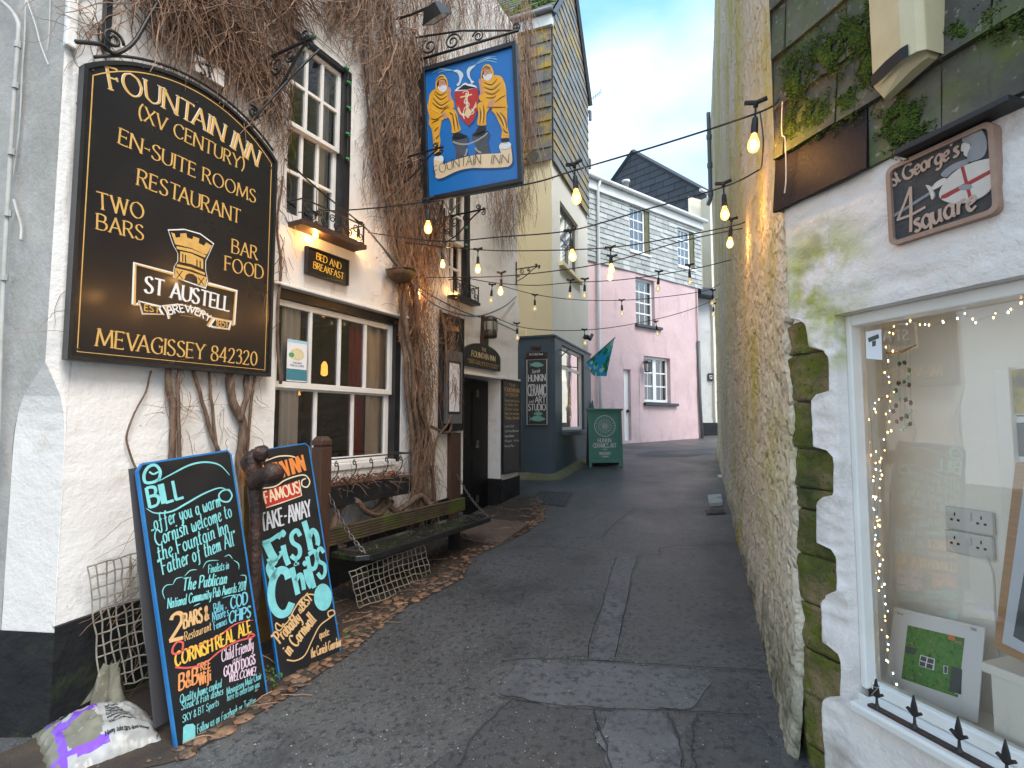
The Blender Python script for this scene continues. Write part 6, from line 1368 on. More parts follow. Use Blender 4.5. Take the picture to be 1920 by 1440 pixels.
mb = MB(); mb.face([K.P(aL - 1, gT + .05, .2), K.P(aE + .4, gT + .05, .2), K.P(aE + .4, gT + .5, -2.5), K.P(aL - 1, gT + .5, -2.5)]); mb.face([K.P(aE + .25, pB, 0), K.P(aE + .25, pB, -4), K.P(aE + .25, gT, -4), K.P(aE + .25, gT, 0)]); mb.obj('roof', M['slate_dark'], pk_)
x = kx(1118, 500)[0]; mb = MB(); mb.tube([K.P(x, gT, .2), K.P(x, gT - .25, .1), K.P(x, KZ + 2.6, .1), K.P(x + .02, KZ - .1, .1)], .05, 8); mb.obj('downpipe', M['fascia'], pk_, smooth=True)
x = kx(1308, 700)[0]; mb = MB(); mb.tube([K.P(x, kx(1308, 640)[1], .07), K.P(x, KZ + 1.6, .07), K.P(x + .05, KZ - .1, .09)], .055, 8); mb.obj('pipe_sleeve', M['greypipe'], pk_, smooth=True)
mb = MB(); mb.tube([K.P(x, pB - .1, .05), K.P(x, kx(1308, 640)[1], .06)], .03, 6); mb.obj('upper_pipe', M['pink'], pk_)
def cas(h, c, r, d, lf=1.0, m='upvc'): 
    framewin(pk_, K, h[0], h[0] + (h[1] - h[0]) * lf, h[2], h[3], -d + .05, c, r, m, .07, .022); room(pk_, K, h[0] - .1, h[1] + .1, h[2] - .1, h[3] + .1, -d, -d - .8, 'room_sky_tint')
mid = (hG[0] + (hG[1] - hG[0]) * .42)
e = hG[0] + (hG[1] - hG[0]) * .84
framewin(pk_, K, hG[0], (hG[0] + e) / 2, hG[2] + .05, hG[3], -.16, 2, 3, 'upvc', .08, .022); framewin(pk_, K, (hG[0] + e) / 2 + .002, e, hG[2] + .05, hG[3], -.16, 2, 3, 'upvc', .08, .022)
room(pk_, K, hG[0] - .1, hG[1] + .1, hG[2] - .1, hG[3] + .1, -.22, -1, 'room_sky_tint')
mb = MB(); mb.box(K, e - .002, hG[1], hG[2], hG[3], -.2, -.0); mb.obj('splayed_reveal', M['pink'], pk_)
cas(hM, 3, 4, .20, .8); cas(hA, 3, 4, .1, .8); cas(hB, 3, 4, .1, .78)
mb = MB(); mb.box(K, hM[0] + (hM[1] - hM[0]) * .8, hM[1], hM[2], hM[3], -.2, -.001); mb.obj('splayed_reveal', M['pink'], pk_)
for h in (hA, hB):
    mb = MB(); mb.box(K, h[0] + (h[1] - h[0]) * .79, h[1], h[2], h[3], -.1, .01); mb.obj('window_cheek', M['kerb_moss'], pk_)
    mb = MB(); mb.box(K, h[0] - .03, h[1] + .04, h[2] - .07, h[2] - .001, -.08, .08); mb.obj('window_sill', M['upvc'], pk_)
for h in (hG, hM): mb = MB(); mb.box(K, h[0] - .06, h[1] + .05, h[2] - .07, h[2] + .02, -.15, .10); mb.obj('window_sill', M['slate_dark'], pk_, bevel=.008)
mb = MB(); dl = hD[0] + (hD[1] - hD[0]) * .45; mb.box(K, hD[0], dl, KZ - .0, hD[3], -.16, -.10)
for k in range(1, 3): xx = hD[0] + (dl - hD[0]) * k / 3; mb.box(K, xx - .006, xx + .006, KZ + .1, hD[3] - .1, -.101, -.096)
d_ = mb.obj('door', M['upvc'], pk_); mb = MB(); mb.blob(K.P(dl - .08, KZ + 1.0, -.06), .05, n=8, m=6); mb.obj('handle', M['black'], d_)
mb = MB(); mb.box(K, dl + .001, hD[1], KZ - .2, hD[3], -.3, -.002); mb.obj('door_reveal', M['pink'], pk_)
t = thing('wall_lantern', 'small black caged lantern on the pink wall beside the casement window', 'lantern', K.W(1212, 690, .2))
mb = MB(); o = K.W(1214, 686, .2); mb.tube([K.W(1207, 678, 0), K.W(1207, 678, .2), o + Vector((0, 0, .16))], .02, 5); mb.lathe(o, [(0, .16), (.11, .1), (.11, .08)], 8); mb.obj('bracket', M['black'], t)
mb = MB()
for k in range(6): an = k * math.pi / 3; mb.tube([o + Vector((math.cos(an) * .10, math.sin(an) * .10, .09)), o + Vector((math.cos(an) * .08, math.sin(an) * .08, -.2))], .010, 4)
mb.lathe(o, [(0.0, -.2), (.085, -.2), (.085, -.18)], 8); mb.obj('cage', M['black'], t)
# cream house at the far right
Q = vert(K.P(aE + .1, 0, -.9), 62); qx = lambda x, y: Q.px(x, y)
fh = thing('cream_house', 'narrow cream and grey house beyond the pink cottage with black base', 'house', Q.P(1, KZ, 0))
s0, s1, s2 = qx(1306, 700)[0], qx(1335, 700)[0], qx(1430, 700)[0]
tpz = qx(1335, 372)[1]; zb = qx(1325, 810)[1]
mb = MB(); wallgrid(mb, Q, s0, s1, zb + .35, qx(1320, 560)[1], (), .25, .03, 1.5); mb.obj('porch_wall', M['greywhite_far'], fh, smooth=True)
mb = MB(); wallgrid(mb, Q, s1, s2, zb + .35, tpz, (), .3, .02, 1.5, c=.12); mb.box(Q, s1 - .01, s1 + .0, zb + .35, tpz, -.5, .118); mb.face([Q.P(s0 + .1, qx(1320, 560)[1], -.3), Q.P(s1, qx(1320, 560)[1], -.3), Q.P(s1, tpz, -.3), Q.P(s0 + .1, tpz, -.3)]); mb.obj('wall', M['cream_far'], fh, smooth=False)
mb = MB(); mb.box(Q, s0, s2, zb - 1, zb + .35, -.1, .15); mb.obj('plinth', M['plinth'], fh)
mb = MB(); a, b = qx(1318, 560); mb.box(Q, s0 - .2, s1 + .02, b, b + .28, -.4, .5); mb.obj('porch_hood', M['slate_dark'], fh, bevel=.02)
mb = MB(); mb.tube([Q.P(s1 - .6, tpz + .1, .2), Q.P(s2, tpz - .35, .2)], .07, 6); mb.obj('gutter', M['fascia'], fh); 
mb = MB(); mb.lathe(Q.W(1345, 372, -.5), [(.16, 0), (.16, .15), (.12, .18), (.13, .55), (.17, .6), (.17, .68), (0, .68)], 10); mb.obj('chimney_pot', M['terracotta'], fh, smooth=True)
t = board('house_number', 'small dark oval plate with number 12 on the grey wall past the cottage', 'number plate', Q, qx(1326, 707)[0], qx(1336, 707)[0], qx(1331, 714)[1], qx(1331, 700)[1], .03, .05, 'blackpaint', bevel=.02)
mb = MB(); a, b = qx(1328, 710), qx(1334, 710); text(mb, Q, '12', [a, b], .12, 'plain', .18, .052); mb.obj('lettering', M['chalkwhite'], t)
# dark slate gable behind
gx = Vector((.365 * 21.5, 21.5, 0)); D = Fr(gx, (.682, -.731, 0)); dx = lambda x, y: D.px(x, y)
dg = thing('dark_gable_house', 'house behind the cottage with a wide dark slate gable against the sky', 'house', D.P(-2, 1, 0))
A_, B_, C_ = dx(1325, 362), dx(1187, 284), dx(1128, 362)
base = 5.0
mb = MB(); reg = [(C_[0] - .6, base), (A_[0], base), (A_[0], A_[1]), (B_[0], B_[1]), (C_[0], C_[1]), (C_[0] - .6, C_[1] - .6)]
slates(mb, D, [(C_[0] - .6, base), (A_[0], base), (A_[0], A_[1]), (B_[0], B_[1]), (C_[0] - .6, C_[1] - .6)], .30, .75, .02, .02, seed=12, gap=.008); mb.face([D.P(a, b, -.01) for a, b in reg]); mb.obj('slate_gable', M['slate_dark'], dg)
mb = MB(); V_ = [D.P(C_[0] - .6, C_[1] - .65, .05), D.P(*B_, .05), D.P(A_[0] + .1, A_[1] - .02, .05)]; back = -D.n * 6
for k in range(2): mb.face([V_[k], V_[k + 1], V_[k + 1] + back, V_[k] + back]); mb.tube([V_[k], V_[k + 1]], .10, 4)
mb.obj('roof', M['slate_dark'], dg)
mb = MB(); mb.face([D.P(A_[0] - .55, base, .03), D.P(A_[0] + .0, base, .03), D.P(A_[0] + .0, dx(1325, 395)[1], .03), D.P(A_[0] - .45, dx(1322, 378)[1], .03)]); mb.obj('mossy_flashing', M['kerb_moss'], dg)
mb = MB(); o = K.W(1174, 362, -.9); mb.lathe(o, [(.1, -.6), (.1, .35), (.14, .35), (.14, .44), (0, .46)], 10); mb.obj('flue_pipe', M['pipe_white'], pk_, smooth=True)
# ================================================================ RIGHT-HAND BUILDING
gA = ground(1522, 1434); CR_ = Vector((gA.x, gA.y, 0))
A = Fr(CR_, (-math.sin(R(19.4)), -math.cos(R(19.4)), 0)); B = Fr(CR_, (math.sin(R(17.5)), -math.cos(R(17.5)), 0))
rb = thing('corner_shop', 'rough rendered corner building on the right with mossy slates over its white shopfront', 'building', (gA.x, gA.y, gA.z))
RT = 9.0
slb = (B.px(1480, 402)[1] + B.px(1905, 196)[1]) / 2
hB_ = [B.px(1592, 900)[0], 1.75, (B.px(1600, 1290)[1] + B.px(1900, 1430)[1]) / 2, (B.px(1590, 597)[1] + B.px(1915, 512)[1]) / 2]
# rough render on the lane side : ridged trowel marks
def rough(p, amp):
    q = Vector((p.x * 8, p.y * 8, p.z * 12)); n1 = noise.noise(q + Vector((0, 0, noise.noise(q * .4) * 2.5)))
    ridge = (1 - abs(n1) * 2.2); q2 = q * 1.9 + Vector((5, 1, 0)); r2 = 1 - abs(noise.noise(q2)) * 2.2
    return amp * (max(-.6, ridge) * .6 + max(-.6, r2) * .42 + 1.2 * noise.noise(Vector((p.x * .9, p.y * .9, p.z * .7))))
mb = MB(); rows = []
La = [0.0]; x = 0
while x > -11.5: x -= .017 * (1 + (-x) * .5); La.append(max(x, -11.5))
zA = [-.25 + .018 * k for k in range(int(3.6 / .018))]; z = zA[-1]
while z < RT: z += .05; zA.append(z)
def lend(z):      # ragged end of the render at the stone corner
    k = -.03 + .09 * nz3((z, 2, 0), 2.6) + .03 * nz3((z, 0, 1), 9)
    return min(0, k) if z < B.px(1480, 604)[1] else 0.0
for z in zA:
    e = lend(z); row = []
    for a in La:
        aa = e + a; p = A.P(aa, z); f = min(1, (-a) / .12 + .25)
        amp = .015 if z < 4.6 else .007
        base_ = .05 * max(0, 1 - (z - gz(p.x, p.y)) / .45) if z < 1.2 else 0
        row.append(A.P(aa, z, .035 * min(1, (-a) / .03) + rough(p, amp) * f + base_))
    rows.append(row)
mb.grid([r[::-1] for r in rows])
mb.obj('lane_wall', M['renderA'], rb, smooth=True)
mb = MB()   # plain core behind
mb.face([A.P(-11.5, -.5, .0), A.P(0, -.5, .0), A.P(0, RT, .0), A.P(-11.5, RT, .0)]); mb.face([A.P(-11.5, -.5, 0), A.P(-11.5, RT, 0), A.P(-11.5, RT, -5), A.P(-11.5, -.5, -5)])
mb.face([A.P(-11.5, RT, 0), A.P(0, RT, 0), B.P(2.4, RT, 0), A.P(-11.5, RT, -5)])
mb.face([B.P(2.4, -.5), B.P(2.4, RT), B.P(2.4, RT, -4), B.P(2.4, -.5, -4)]); mb.face([B.P(2.4, -.5, -4), B.P(2.4, RT, -4), A.P(-11.5, RT, -5), A.P(-11.5, -.5, -5)])
mb.face([B.P(0, slb), B.P(2.4, slb), B.P(2.4, RT), B.P(0, RT)]); mb.face([B.P(0, -.5, -.0), B.P(hB_[0] - .0, -.5, -.0), B.P(hB_[0], slb, .0), B.P(0, slb, .0)]); 
mb.face([B.P(hB_[0], hB_[3] + .02, 0), B.P(2.4, hB_[3] + .02, 0), B.P(2.4, slb, 0), B.P(hB_[0], slb, 0)]); mb.face([B.P(hB_[0], -.5, 0), B.P(2.4, -.5, 0), B.P(2.4, hB_[2] - .02, 0), B.P(hB_[0], hB_[2] - .02, 0)])
mb.obj('core', M['interior_white'], rb)
# stone quoins
bz = lambda y: B.px(1520, y)[1]
zs = [bz(y) for y in (1460, 1395, 1300, 1215, 1130, 1040, 955, 915, 842, 752, 662, 600)]
for k in range(len(zs) - 1):
    rr = random.Random(40 + k); z0, z1 = zs[k] + .003, zs[k + 1] - .003; rows = []; n1, n2 = 22, 26
    for j in range(n1 + 1):
        f = j / n1; row = []
        for i in range(n2 + 1):
            g = i / n2; edge_ = min(1, min(f, 1 - f) / .05); edge_ = edge_ ** .5
            s = -.10 + g * .34; z = z0 + (z1 - z0) * f; p = B.P(max(s, 0), z) if s >= 0 else A.P(s, z)
            nn = (A.n + B.n).normalized() if abs(s) < .02 else (A.n if s < 0 else B.n)
            row.append(p + nn * (.008 + .009 * edge_ + .018 * nz3(p, 5, k) + .010 * nz3(p, 15, k) + .006 * nz3(p, 38, k)))
        rows.append(row)
    mb = MB(); mb.grid(rows); mb.obj('quoin_stone', M['quoin'], rb, smooth=True)
mb = MB(); mb.face([A.P(-.12, -.3, .002), A.P(0, -.3, .002), A.P(0, zs[-1], .002), A.P(-.12, zs[-1], .002)]); mb.face([B.P(0, -.3, .002), B.P(.25, -.3, .002), B.P(.25, zs[-1], .002), B.P(0, zs[-1], .002)]); mb.obj('mortar', M['dirt'], rb)
# white render with its stepped edge round the stones
knots = [(1500, .0), (1440, .005)]
prof = [(1500, 1556), (1420, 1548), (1330, 1543), (1312, 1545), (1300, 1578), (1235, 1582), (1216, 1574), (1204, 1545), (1128, 1541), (1116, 1550), (1104, 1571), (1042, 1569), (1028, 1560), (1016, 1534), (945, 1533), (934, 1540), (926, 1565), (858, 1566), (846, 1556), (836, 1527), (752, 1523), (742, 1530), (733, 1557), (672, 1556), (660, 1548), (650, 1520), (612, 1514), (603, 1505), (596, 1478), (580, 1470)]
pr = [(B.px(x, y, .03)[1], B.px(x, y, .03)[0]) for y, x in prof]
def Lb(z):
    if z > pr[-1][0]: return .0
    if z < pr[0][0]: return max(0, pr[0][1])
    for k in range(len(pr) - 1):
        if pr[k][0] <= z <= pr[k + 1][0]:
            f = (z - pr[k][0]) / (pr[k + 1][0] - pr[k][0] + 1e-9); f = f * f * (3 - 2 * f); return max(0, pr[k][1] + (pr[k + 1][1] - pr[k][1]) * f)
def bump_(p, s): return .017 * noise.noise(Vector((p.x * 3, p.y * 3, p.z * 6))) + .010 * (1 - abs(noise.noise(Vector((p.x * 6 + p.z * 2, p.y * 6, p.z * 13)))) * 2)
mb = MB(); rows = []; z = -.3; n_ = 20
while z < slb + .06:
    l = Lb(z); row = []
    for i in range(n_ + 3):
        if i == 0: row.append(B.P(l + .004, z, .0)); continue
        if i == 1: row.append(B.P(l, z, .022)); continue
        f = (i - 2) / n_; a = l + .012 + (hB_[0] - l - .012) * f; p = B.P(a, z); row.append(B.P(a, z, .040 + bump_(p, 1) * min(1, .3 + f * 4) + .012 * math.exp(-((a - l) / .03) ** 2)))
    row.append(B.P(hB_[0], z, -.06)); rows.append(row); z += .014
mb.grid(rows)
for (b0, b1) in ((hB_[3], slb + .06), (-.3, hB_[2] - .055)):
    rows = []; m_ = int((b1 - b0) / .02)
    for j in range(m_ + 1):
        z = b0 + (b1 - b0) * j / m_; rows.append([B.P(hB_[0] + .03 * i, z, .040 + bump_(B.P(hB_[0] + .03 * i, z), 1)) for i in range(52)])
    mb.grid(rows)
    zz_ = b0 if b0 > 1 else b1
    mb.face([B.P(hB_[0], zz_, .04), B.P(2.0, zz_, .04), B.P(2.0, zz_, -.08), B.P(hB_[0], zz_, -.08)])
mb.obj('white_wall', M['renderB'], rb, smooth=True)
# slates
mb = MB(); slates(mb, B, [(-.012, slb), (2.3, slb), (2.3, RT), (-.012, RT)], .262, .36, .022, .055, seed=17, jit=.28); 
mb.face([B.P(-.02, slb - .0, .055), B.P(2.3, slb - .0, .055), B.P(2.3, RT, .055), B.P(-.02, RT, .055)]); mb.face([B.P(-.02, slb + .002, .0), B.P(2.3, slb + .002, .0), B.P(2.3, slb + .002, .06), B.P(-.02, slb + .002, .06)]); mb.face([B.P(-.02, slb, 0), B.P(-.0205, slb, .07), B.P(-.0205, RT, .07), B.P(-.02, RT, 0)])
mb.obj('slate_hanging', M['slate_big'], rb)
mb = MB(); a0, a1 = B.px(1462, 340)[0], B.px(1618, 330)[0]; x1_ = B.px(1616, 336, .12)[0]; lo = [B.P(-.022, slb - .006, .093), B.P(x1_, slb - .006, .093)]; hi = [B.P(x1_ - .006, slb + .258, .065), B.P(-.022, slb + .258, .065)]
mb.face(lo + hi); mb.face([lo[1], lo[0], lo[0] - B.n * .02, lo[1] - B.n * .02]); mb.face([lo[0], hi[1], hi[1] - B.n * .02, lo[0] - B.n * .02]); mb.face([hi[0], lo[1], lo[1] - B.n * .02, hi[0] - B.n * .02]); mb.obj('replacement_slate', mat('slate_purple', (0.014, 0.012, 0.017), (0.008, 0.007, 0.010), 5, .55, spec=.2, bump=.3, bsc=50, stains=[((.10, .09, .08), (60, 60, 3), .66, .74)]), rb)
mb = MB(); rr = random.Random(33)
def moss(cx, cy, rx, ry, n):
    for k in range(int(n * 6.5)):
        an, r_ = rr.uniform(0, 6.28), min(1.25, abs(rr.gauss(0, .62))); x, y = cx + rx * 1.3 * r_ * math.cos(an), cy + ry * 1.25 * r_ * math.sin(an)
        a, b = B.px(x, y, .08); 
        if nz3((a, b, 0), 16) + .5 * nz3((a, b, 1), 40) < -.30 * (1.5 - r_ * 1.3): continue
        mb.blob(B.P(a, b, .077 + rr.uniform(-.004, .006)), rr.uniform(.0026, .0066) * (1.15 - .45 * r_), n=5, m=4, wob=.7, seed=k * 1.3, sq=(1, 1, .8))
for q in ((1489, 150, 22, 48, 420), (1545, 105, 26, 38, 380), (1600, 70, 34, 36, 420), (1527, 222, 30, 32, 420), (1585, 190, 24, 32, 260), (1625, 128, 18, 34, 240), (1692, 232, 38, 44, 620), (1480, 245, 16, 30, 150), (1640, 20, 26, 22, 110), (1880, 40, 40, 30, 150), (1800, 60, 26, 18, 60)): moss(*q)
mb.obj('moss', M['moss'], rb, smooth=True)
# shop window
f0 = hB_[0]; mb = MB(); fx = B.px(1616, 900, -.04)[0]
mb.box(B, f0, fx, hB_[2], hB_[3], -.10, -.015); mb.box(B, fx, 1.8, hB_[3] - .05, hB_[3], -.099, -.015); mb.box(B, fx, 1.8, hB_[2] - .02, hB_[2] + .03, -.099, -.04)
wf = mb.obj('window_frame', M['frame_white'], rb, bevel=.006)
g = MB(); g.face([B.P(fx - .005, hB_[2] + .02, -.07), B.P(1.8, hB_[2] + .02, -.07), B.P(1.8, hB_[3] - .04, -.07), B.P(fx - .005, hB_[3] - .04, -.07)]); g.obj('pane', M['glass_shop'], wf)
mb = MB(); mb.box(B, B.px(1596, 1300, .08)[0], 1.85, hB_[2] - .062, hB_[2] - .021, -.1, .10); mb.obj('window_sill', M['frame_white'], rb, bevel=.010)
IB = -.36
mb = MB(); wallgrid(mb, Fr(B.P(0, 0, 0), B.u), f0 - .12, 2.3, hB_[2] - .3, hB_[3] + .3, (), .03, .007, 7, c=IB); mb.obj('display_back_wall', M['interior_white'], rb, smooth=True)
mb = MB(); P_ = B.P
mb.face([P_(f0 - .1, hB_[2] - .2, IB - .02), P_(f0 - .1, hB_[2] - .2, -.1), P_(f0 - .1, hB_[3] + .2, -.1), P_(f0 - .1, hB_[3] + .2, IB - .02)]); mb.face([P_(f0 - .1, hB_[2] - .03, -.1), P_(2.2, hB_[2] - .03, -.1), P_(2.2, hB_[2] - .03, IB - .02), P_(f0 - .1, hB_[2] - .03, IB - .02)])
mb.face([P_(f0 - .1, hB_[3] + .03, -.1), P_(2.2, hB_[3] + .03, -.1), P_(2.2, hB_[3] + .03, IB - .02), P_(f0 - .1, hB_[3] + .03, IB - .02)]); mb.face([P_(2.2, hB_[2] - .2, -.1), P_(2.2, hB_[3] + .2, -.1), P_(2.2, hB_[3] + .2, IB), P_(2.2, hB_[2] - .2, IB)])
mb.obj('display_lining', M['interior_white'], rb)
c_ = IB + .02
for (y0, y1, lab) in ((955, 997, 'upper white double wall socket inside the shop window'), (1000, 1042, 'lower white double wall socket inside the shop window')):
    a0, b1 = B.px(1772, y0, c_); a1 = B.px(1860, y0, c_)[0]; b0 = B.px(1816, y1, c_)[1]; b1 = B.px(1816, y0, c_)[1]
    t = board('wall_socket', lab, 'socket', B, a0, a1, b0, b1, IB + .005, IB + .022, 'socket', bevel=.004); t['group'] = 'double sockets in the shop window'
    mb = MB(); e = IB + .0235; w_, h_ = a1 - a0, b1 - b0
    for ox in (.22, .78):
        for (dx_, dy, sx_, sy_) in ((0, .2, .016, .075), (-.075, -.06, .03, .05), (.075, -.06, .03, .05)): cx, cy = a0 + w_ * (ox + dx_), b0 + h_ * (.5 + dy); mb.face([B.P(cx - w_ * sx_, cy - h_ * sy_, e), B.P(cx + w_ * sx_, cy - h_ * sy_, e), B.P(cx + w_ * sx_, cy + h_ * sy_, e), B.P(cx - w_ * sx_, cy + h_ * sy_, e)])
    mb.obj('pin_holes', M['black'], t)
    mb = MB(); mb.box(B, a0 + w_ * .42, a0 + w_ * .58, b0 + h_ * .5, b0 + h_ * .85, IB + .022, IB + .027); mb.obj('switch', M['socket'], t)
# leaning print
PC = -.20; PF = Fr(B.P(0, B.px(1660, 1290, PC)[1], PC), B.u, B.v * math.cos(R(9)) - B.n * math.sin(R(9)))
kP = Pix(PF, 0, 0, 1)
t = thing('mounted_print', 'white mounted print of a green overgrown cottage leaning in the shop window', 'print', PF.P(kP(1745, 1320)[0], 0, 0))
qd = [kP(1676, 1138), kP(1847, 1177), kP(1833, 1356), kP(1659, 1292)]
mb = MB(); mb.prism(PF, qd, -.003, .0); mb.obj('mount', M['mount'], t)
im = [(1702, 1172), (1809, 1197), (1796, 1308), (1690, 1272)]
mb = MB(); fpoly(mb, PF, [kP(*p) for p in im], .0006, 0); 
kk_ = Pix(PF, 1580, 1000, 3.274)
for L_, mi in (([(478, 745), (568, 772), (562, 842), (468, 812)], 2), ([(668, 815), (735, 835), (728, 990), (655, 970)], 1), ([(700, 845), (735, 838), (725, 990), (690, 985)], 2), ([(620, 810), (648, 815), (645, 865), (620, 860)], 2), ([(645, 620), (690, 630), (690, 660), (650, 650)], 3), ([(390, 690), (460, 710), (445, 745), (385, 735)], 1), ([(625, 814), (644, 819), (641, 860), (625, 857)], 1)): fpoly(mb, PF, [kk_(*p) for p in L_], .0012 + .0002 * (mi == 1), mi)
for L_ in ([(484, 752), (518, 763), (512, 790), (478, 778)], [(526, 765), (562, 776), (558, 802), (520, 792)], [(476, 784), (510, 795), (506, 820), (472, 810)], [(519, 797), (556, 808), (552, 836), (514, 824)]): fpoly(mb, PF, [kk_(*p) for p in L_], .0017, 1)
mb.obj('picture', [M['art_green'], M['art_grey'], M['mount'], M['orange']], t)
mb = MB(); fpoly(mb, PF, [kk_(*p) for p in ((782, 572), (830, 585), (826, 606), (780, 594))], .0008, 1); kk_.text(mb, '5.00', [(790, 592), (822, 602)], 14, 0, wt=.12, style='plain', c=.0014); kk_.text(mb, 'The Prints', [(335, 492), (372, 504)], 8, 0, wt=.12, style='plain', c=.0014); mb.obj('price_tag', [M['black'], M['letterwhite']], t)
# framed picture, yellow picture, box
def hang(name, lab, cat, px, c, fw, fm, inner, im2=None):
    q = [B.px(*p, c) for p in px]; t = thing(name, lab, cat, B.P(q[0][0], q[-1][1], c)); mb = MB(); mb.prism(B, q, c - .02, c); mb.obj('frame', M[fm], t, bevel=.003)
    cx, cy = sum(p[0] for p in q) / 4, sum(p[1] for p in q) / 4; r2 = [(x + (fw if x < cx else -fw), y + (fw if y < cy else -fw)) for x, y in q]; mb = MB(); fpoly(mb, B, r2, c + .001); mb.obj('sheet', M[inner], t)
    if im2: r3 = [(x + (fw * 2.2 if x < cx else -fw * 2.2), y + (fw * 2.2 if y < cy else -fw * 2.2)) for x, y in q]; mb = MB(); fpoly(mb, B, r3, c + .002); mb.obj('picture', M[im2], t)
hang('picture_frame', 'pale oak picture frame with white mount at the right edge of the shop window', 'picture frame', [(1903, 868), (2060, 850), (2040, 1300), (1862, 1215)], -.16, .030, 'oak', 'paper', 'art_grey')
hang('canvas_print', 'yellow bird canvas hanging high at the right of the shop display', 'picture', [(1884, 693), (1990, 680), (1990, 776), (1890, 778)], -.30, .004, 'mount', 'art_yel')
hang('grey_print', 'small white framed grey print below the yellow canvas in the shop window', 'picture', [(1892, 782), (1990, 778), (1990, 870), (1897, 866)], -.31, .010, 'mount', 'mount', 'art_grey')
t = MB(); a = B.px(1868, 800, -.28)[0]; t.box(B, a, a + .05, hB_[2] - .02, B.px(1868, 690, -.28)[1], -.34, -.28); tag(t.obj('display_post', M['interior_white'], bevel=.004), 'white upright board behind the pictures in the shop display', 'post')
t = MB(); a0 = B.px(1880, 1290, -.2)[0]; bt = B.px(1900, 1265, -.2)[1]; t.box(B, a0, a0 + .3, hB_[2] - .02, bt, -.34, -.14); t.box(B, a0 - .02, a0 + .32, bt + .001, bt + .035, -.35, -.12); tag(t.obj('display_plinth', M['interior_white'], bevel=.004), 'low white display plinth under the oak picture frame', 'plinth')
t = MB(); t.tube(cr([B.W(1846, 1040, c_), B.W(1862, 1075, c_ + .03), B.W(1866, 1150, c_ + .02), B.W(1870, 1230, c_ + .02), B.W(1868, 1290, c_ + .01)], 5), .004, 5); tag(t.obj('plug_lead', M['socket']), 'thin white lead hanging from the lower wall socket', 'lead')
kC = Pix(B, 1580, 500, 2.879)
t = MB(); fpoly(t, B, [B.px(1622, 622, -.062), B.px(1651, 617, -.062), B.px(1653, 675, -.062), B.px(1623, 672, -.062)], -.066, 0); fpoly(t, B, [B.px(1626, 634, -.062), B.px(1646, 626, -.062), B.px(1647, 634, -.062), B.px(1628, 642, -.062)], -.0655, 1); fpoly(t, B, [B.px(1634, 640, -.062), B.px(1641, 638, -.062), B.px(1641, 648, -.062), B.px(1634, 650, -.062)], -.0655, 1)
tag(t.obj('camera_sticker', [M['mount'], M['art_grey']]), 'small pale sticker with camera symbol in top corner of the shop glass', 'sticker')
# fairy lights on the glass
FC = -.12
t = thing('fairy_lights', 'string of warm and cool white fairy lights round the shop window', 'fairy lights', B.P(f0 + .1, hB_[2], FC))
paths = [[(1920, 560), (1895, 585), (1860, 590), (1830, 600), (1800, 590), (1770, 602), (1740, 610), (1715, 602), (1690, 608), (1672, 615), (1668, 650), (1664, 700), (1672, 740), (1665, 790), (1658, 840), (1650, 900), (1645, 960), (1648, 1020), (1652, 1080), (1657, 1140), (1662, 1200), (1666, 1250), (1680, 1285)],
         [(1668, 735), (1640, 760), (1634, 790), (1636, 840), (1640, 880), (1640, 940), (1644, 1000), (1648, 1060), (1650, 1120)]]
mb = MB(); protoW = protoC = None
for ip, pth in enumerate(paths):
    P = cr([B.W(x, y, FC) for x, y in pth], 8); mb.tube(P, .0016, 3)
    L_ = 0; nxt = 0; 
    for i in range(1, len(P)):
        L_ += (P[i] - P[i - 1]).length
        while L_ > nxt:
            nxt += .030; o = P[i] + B.u * rr.uniform(-.018, .018) + Vector((0, 0, rr.uniform(-.016, .010))); warm = rr.random() < .6
            if (warm and protoW is None) or (not warm and protoC is None):
                m2 = MB(); m2.blob(o, .0042, n=6, m=5, sq=(.8, .8, 1.3)); ob = m2.obj('fairy_bulb', M['fairy_warm' if warm else 'fairy_cool'], t)
                for v in ob.data.vertices: v.co = v.co - (o - wpos(t))
                ob.location = o - wpos(t)
                if warm: protoW = ob
                else: protoC = ob
            else:
                ob = (protoW if warm else protoC).copy(); scene.collection.objects.link(ob); ob.parent = t; ob.location = o - wpos(t); ob.scale = (rr.uniform(.55, 1.0),) * 3
mb.obj('wire', M['pipe_dull'], t)
# sea-glass mobile
t = thing('sea_glass_mobile', 'driftwood mobile of brown, green and pale sea glass hanging in the shop window', 'mobile', B.W(1690, 650, -.14))
mb = MB(); mb.tube([B.W(1662, 662, -.14), B.W(1690, 660, -.14), B.W(1718, 647, -.14)], [.004, .006, .003], 5); mb.obj('driftwood', M['woodply'], t)
mb = MB(); mb.tube([B.W(1684, 612, -.14), B.W(1702, 655, -.14)], .001, 3); mb.tube([B.W(1684, 612, -.14), B.W(1668, 660, -.14)], .001, 3)
for x in (1670, 1684, 1698, 1706): mb.tube([B.W(x, 656, -.14), B.W(x + rr.uniform(-6, 6), 800, -.14)], .0007, 3)
mb.obj('threads', M['pipe_dull'], t)
for (x, y, m_) in ((1686, 682, 1), (1696, 680, 0), (1705, 694, 1), (1702, 708, 2), (1685, 718, 0), (1695, 716, 1), (1705, 722, 0), (1680, 732, 1), (1675, 742, 2), (1687, 748, 2), (1698, 750, 0), (1708, 756, 0), (1680, 761, 0), (1675, 771, 0), (1700, 780, 1), (1708, 772, 2), (1690, 785, 0), (1682, 790, 0), (1707, 795, 0), (1692, 806, 2), (1699, 799, 2)):
    mb = MB(); mb.blob(B.W(x, y, -.14), .0095, n=6, m=5, wob=.7, seed=x, sq=(.8, .8, 1.1)); mb.obj('glass_drop', M[('sg_brown', 'sg_green', 'sg_pale')[m_]], t)
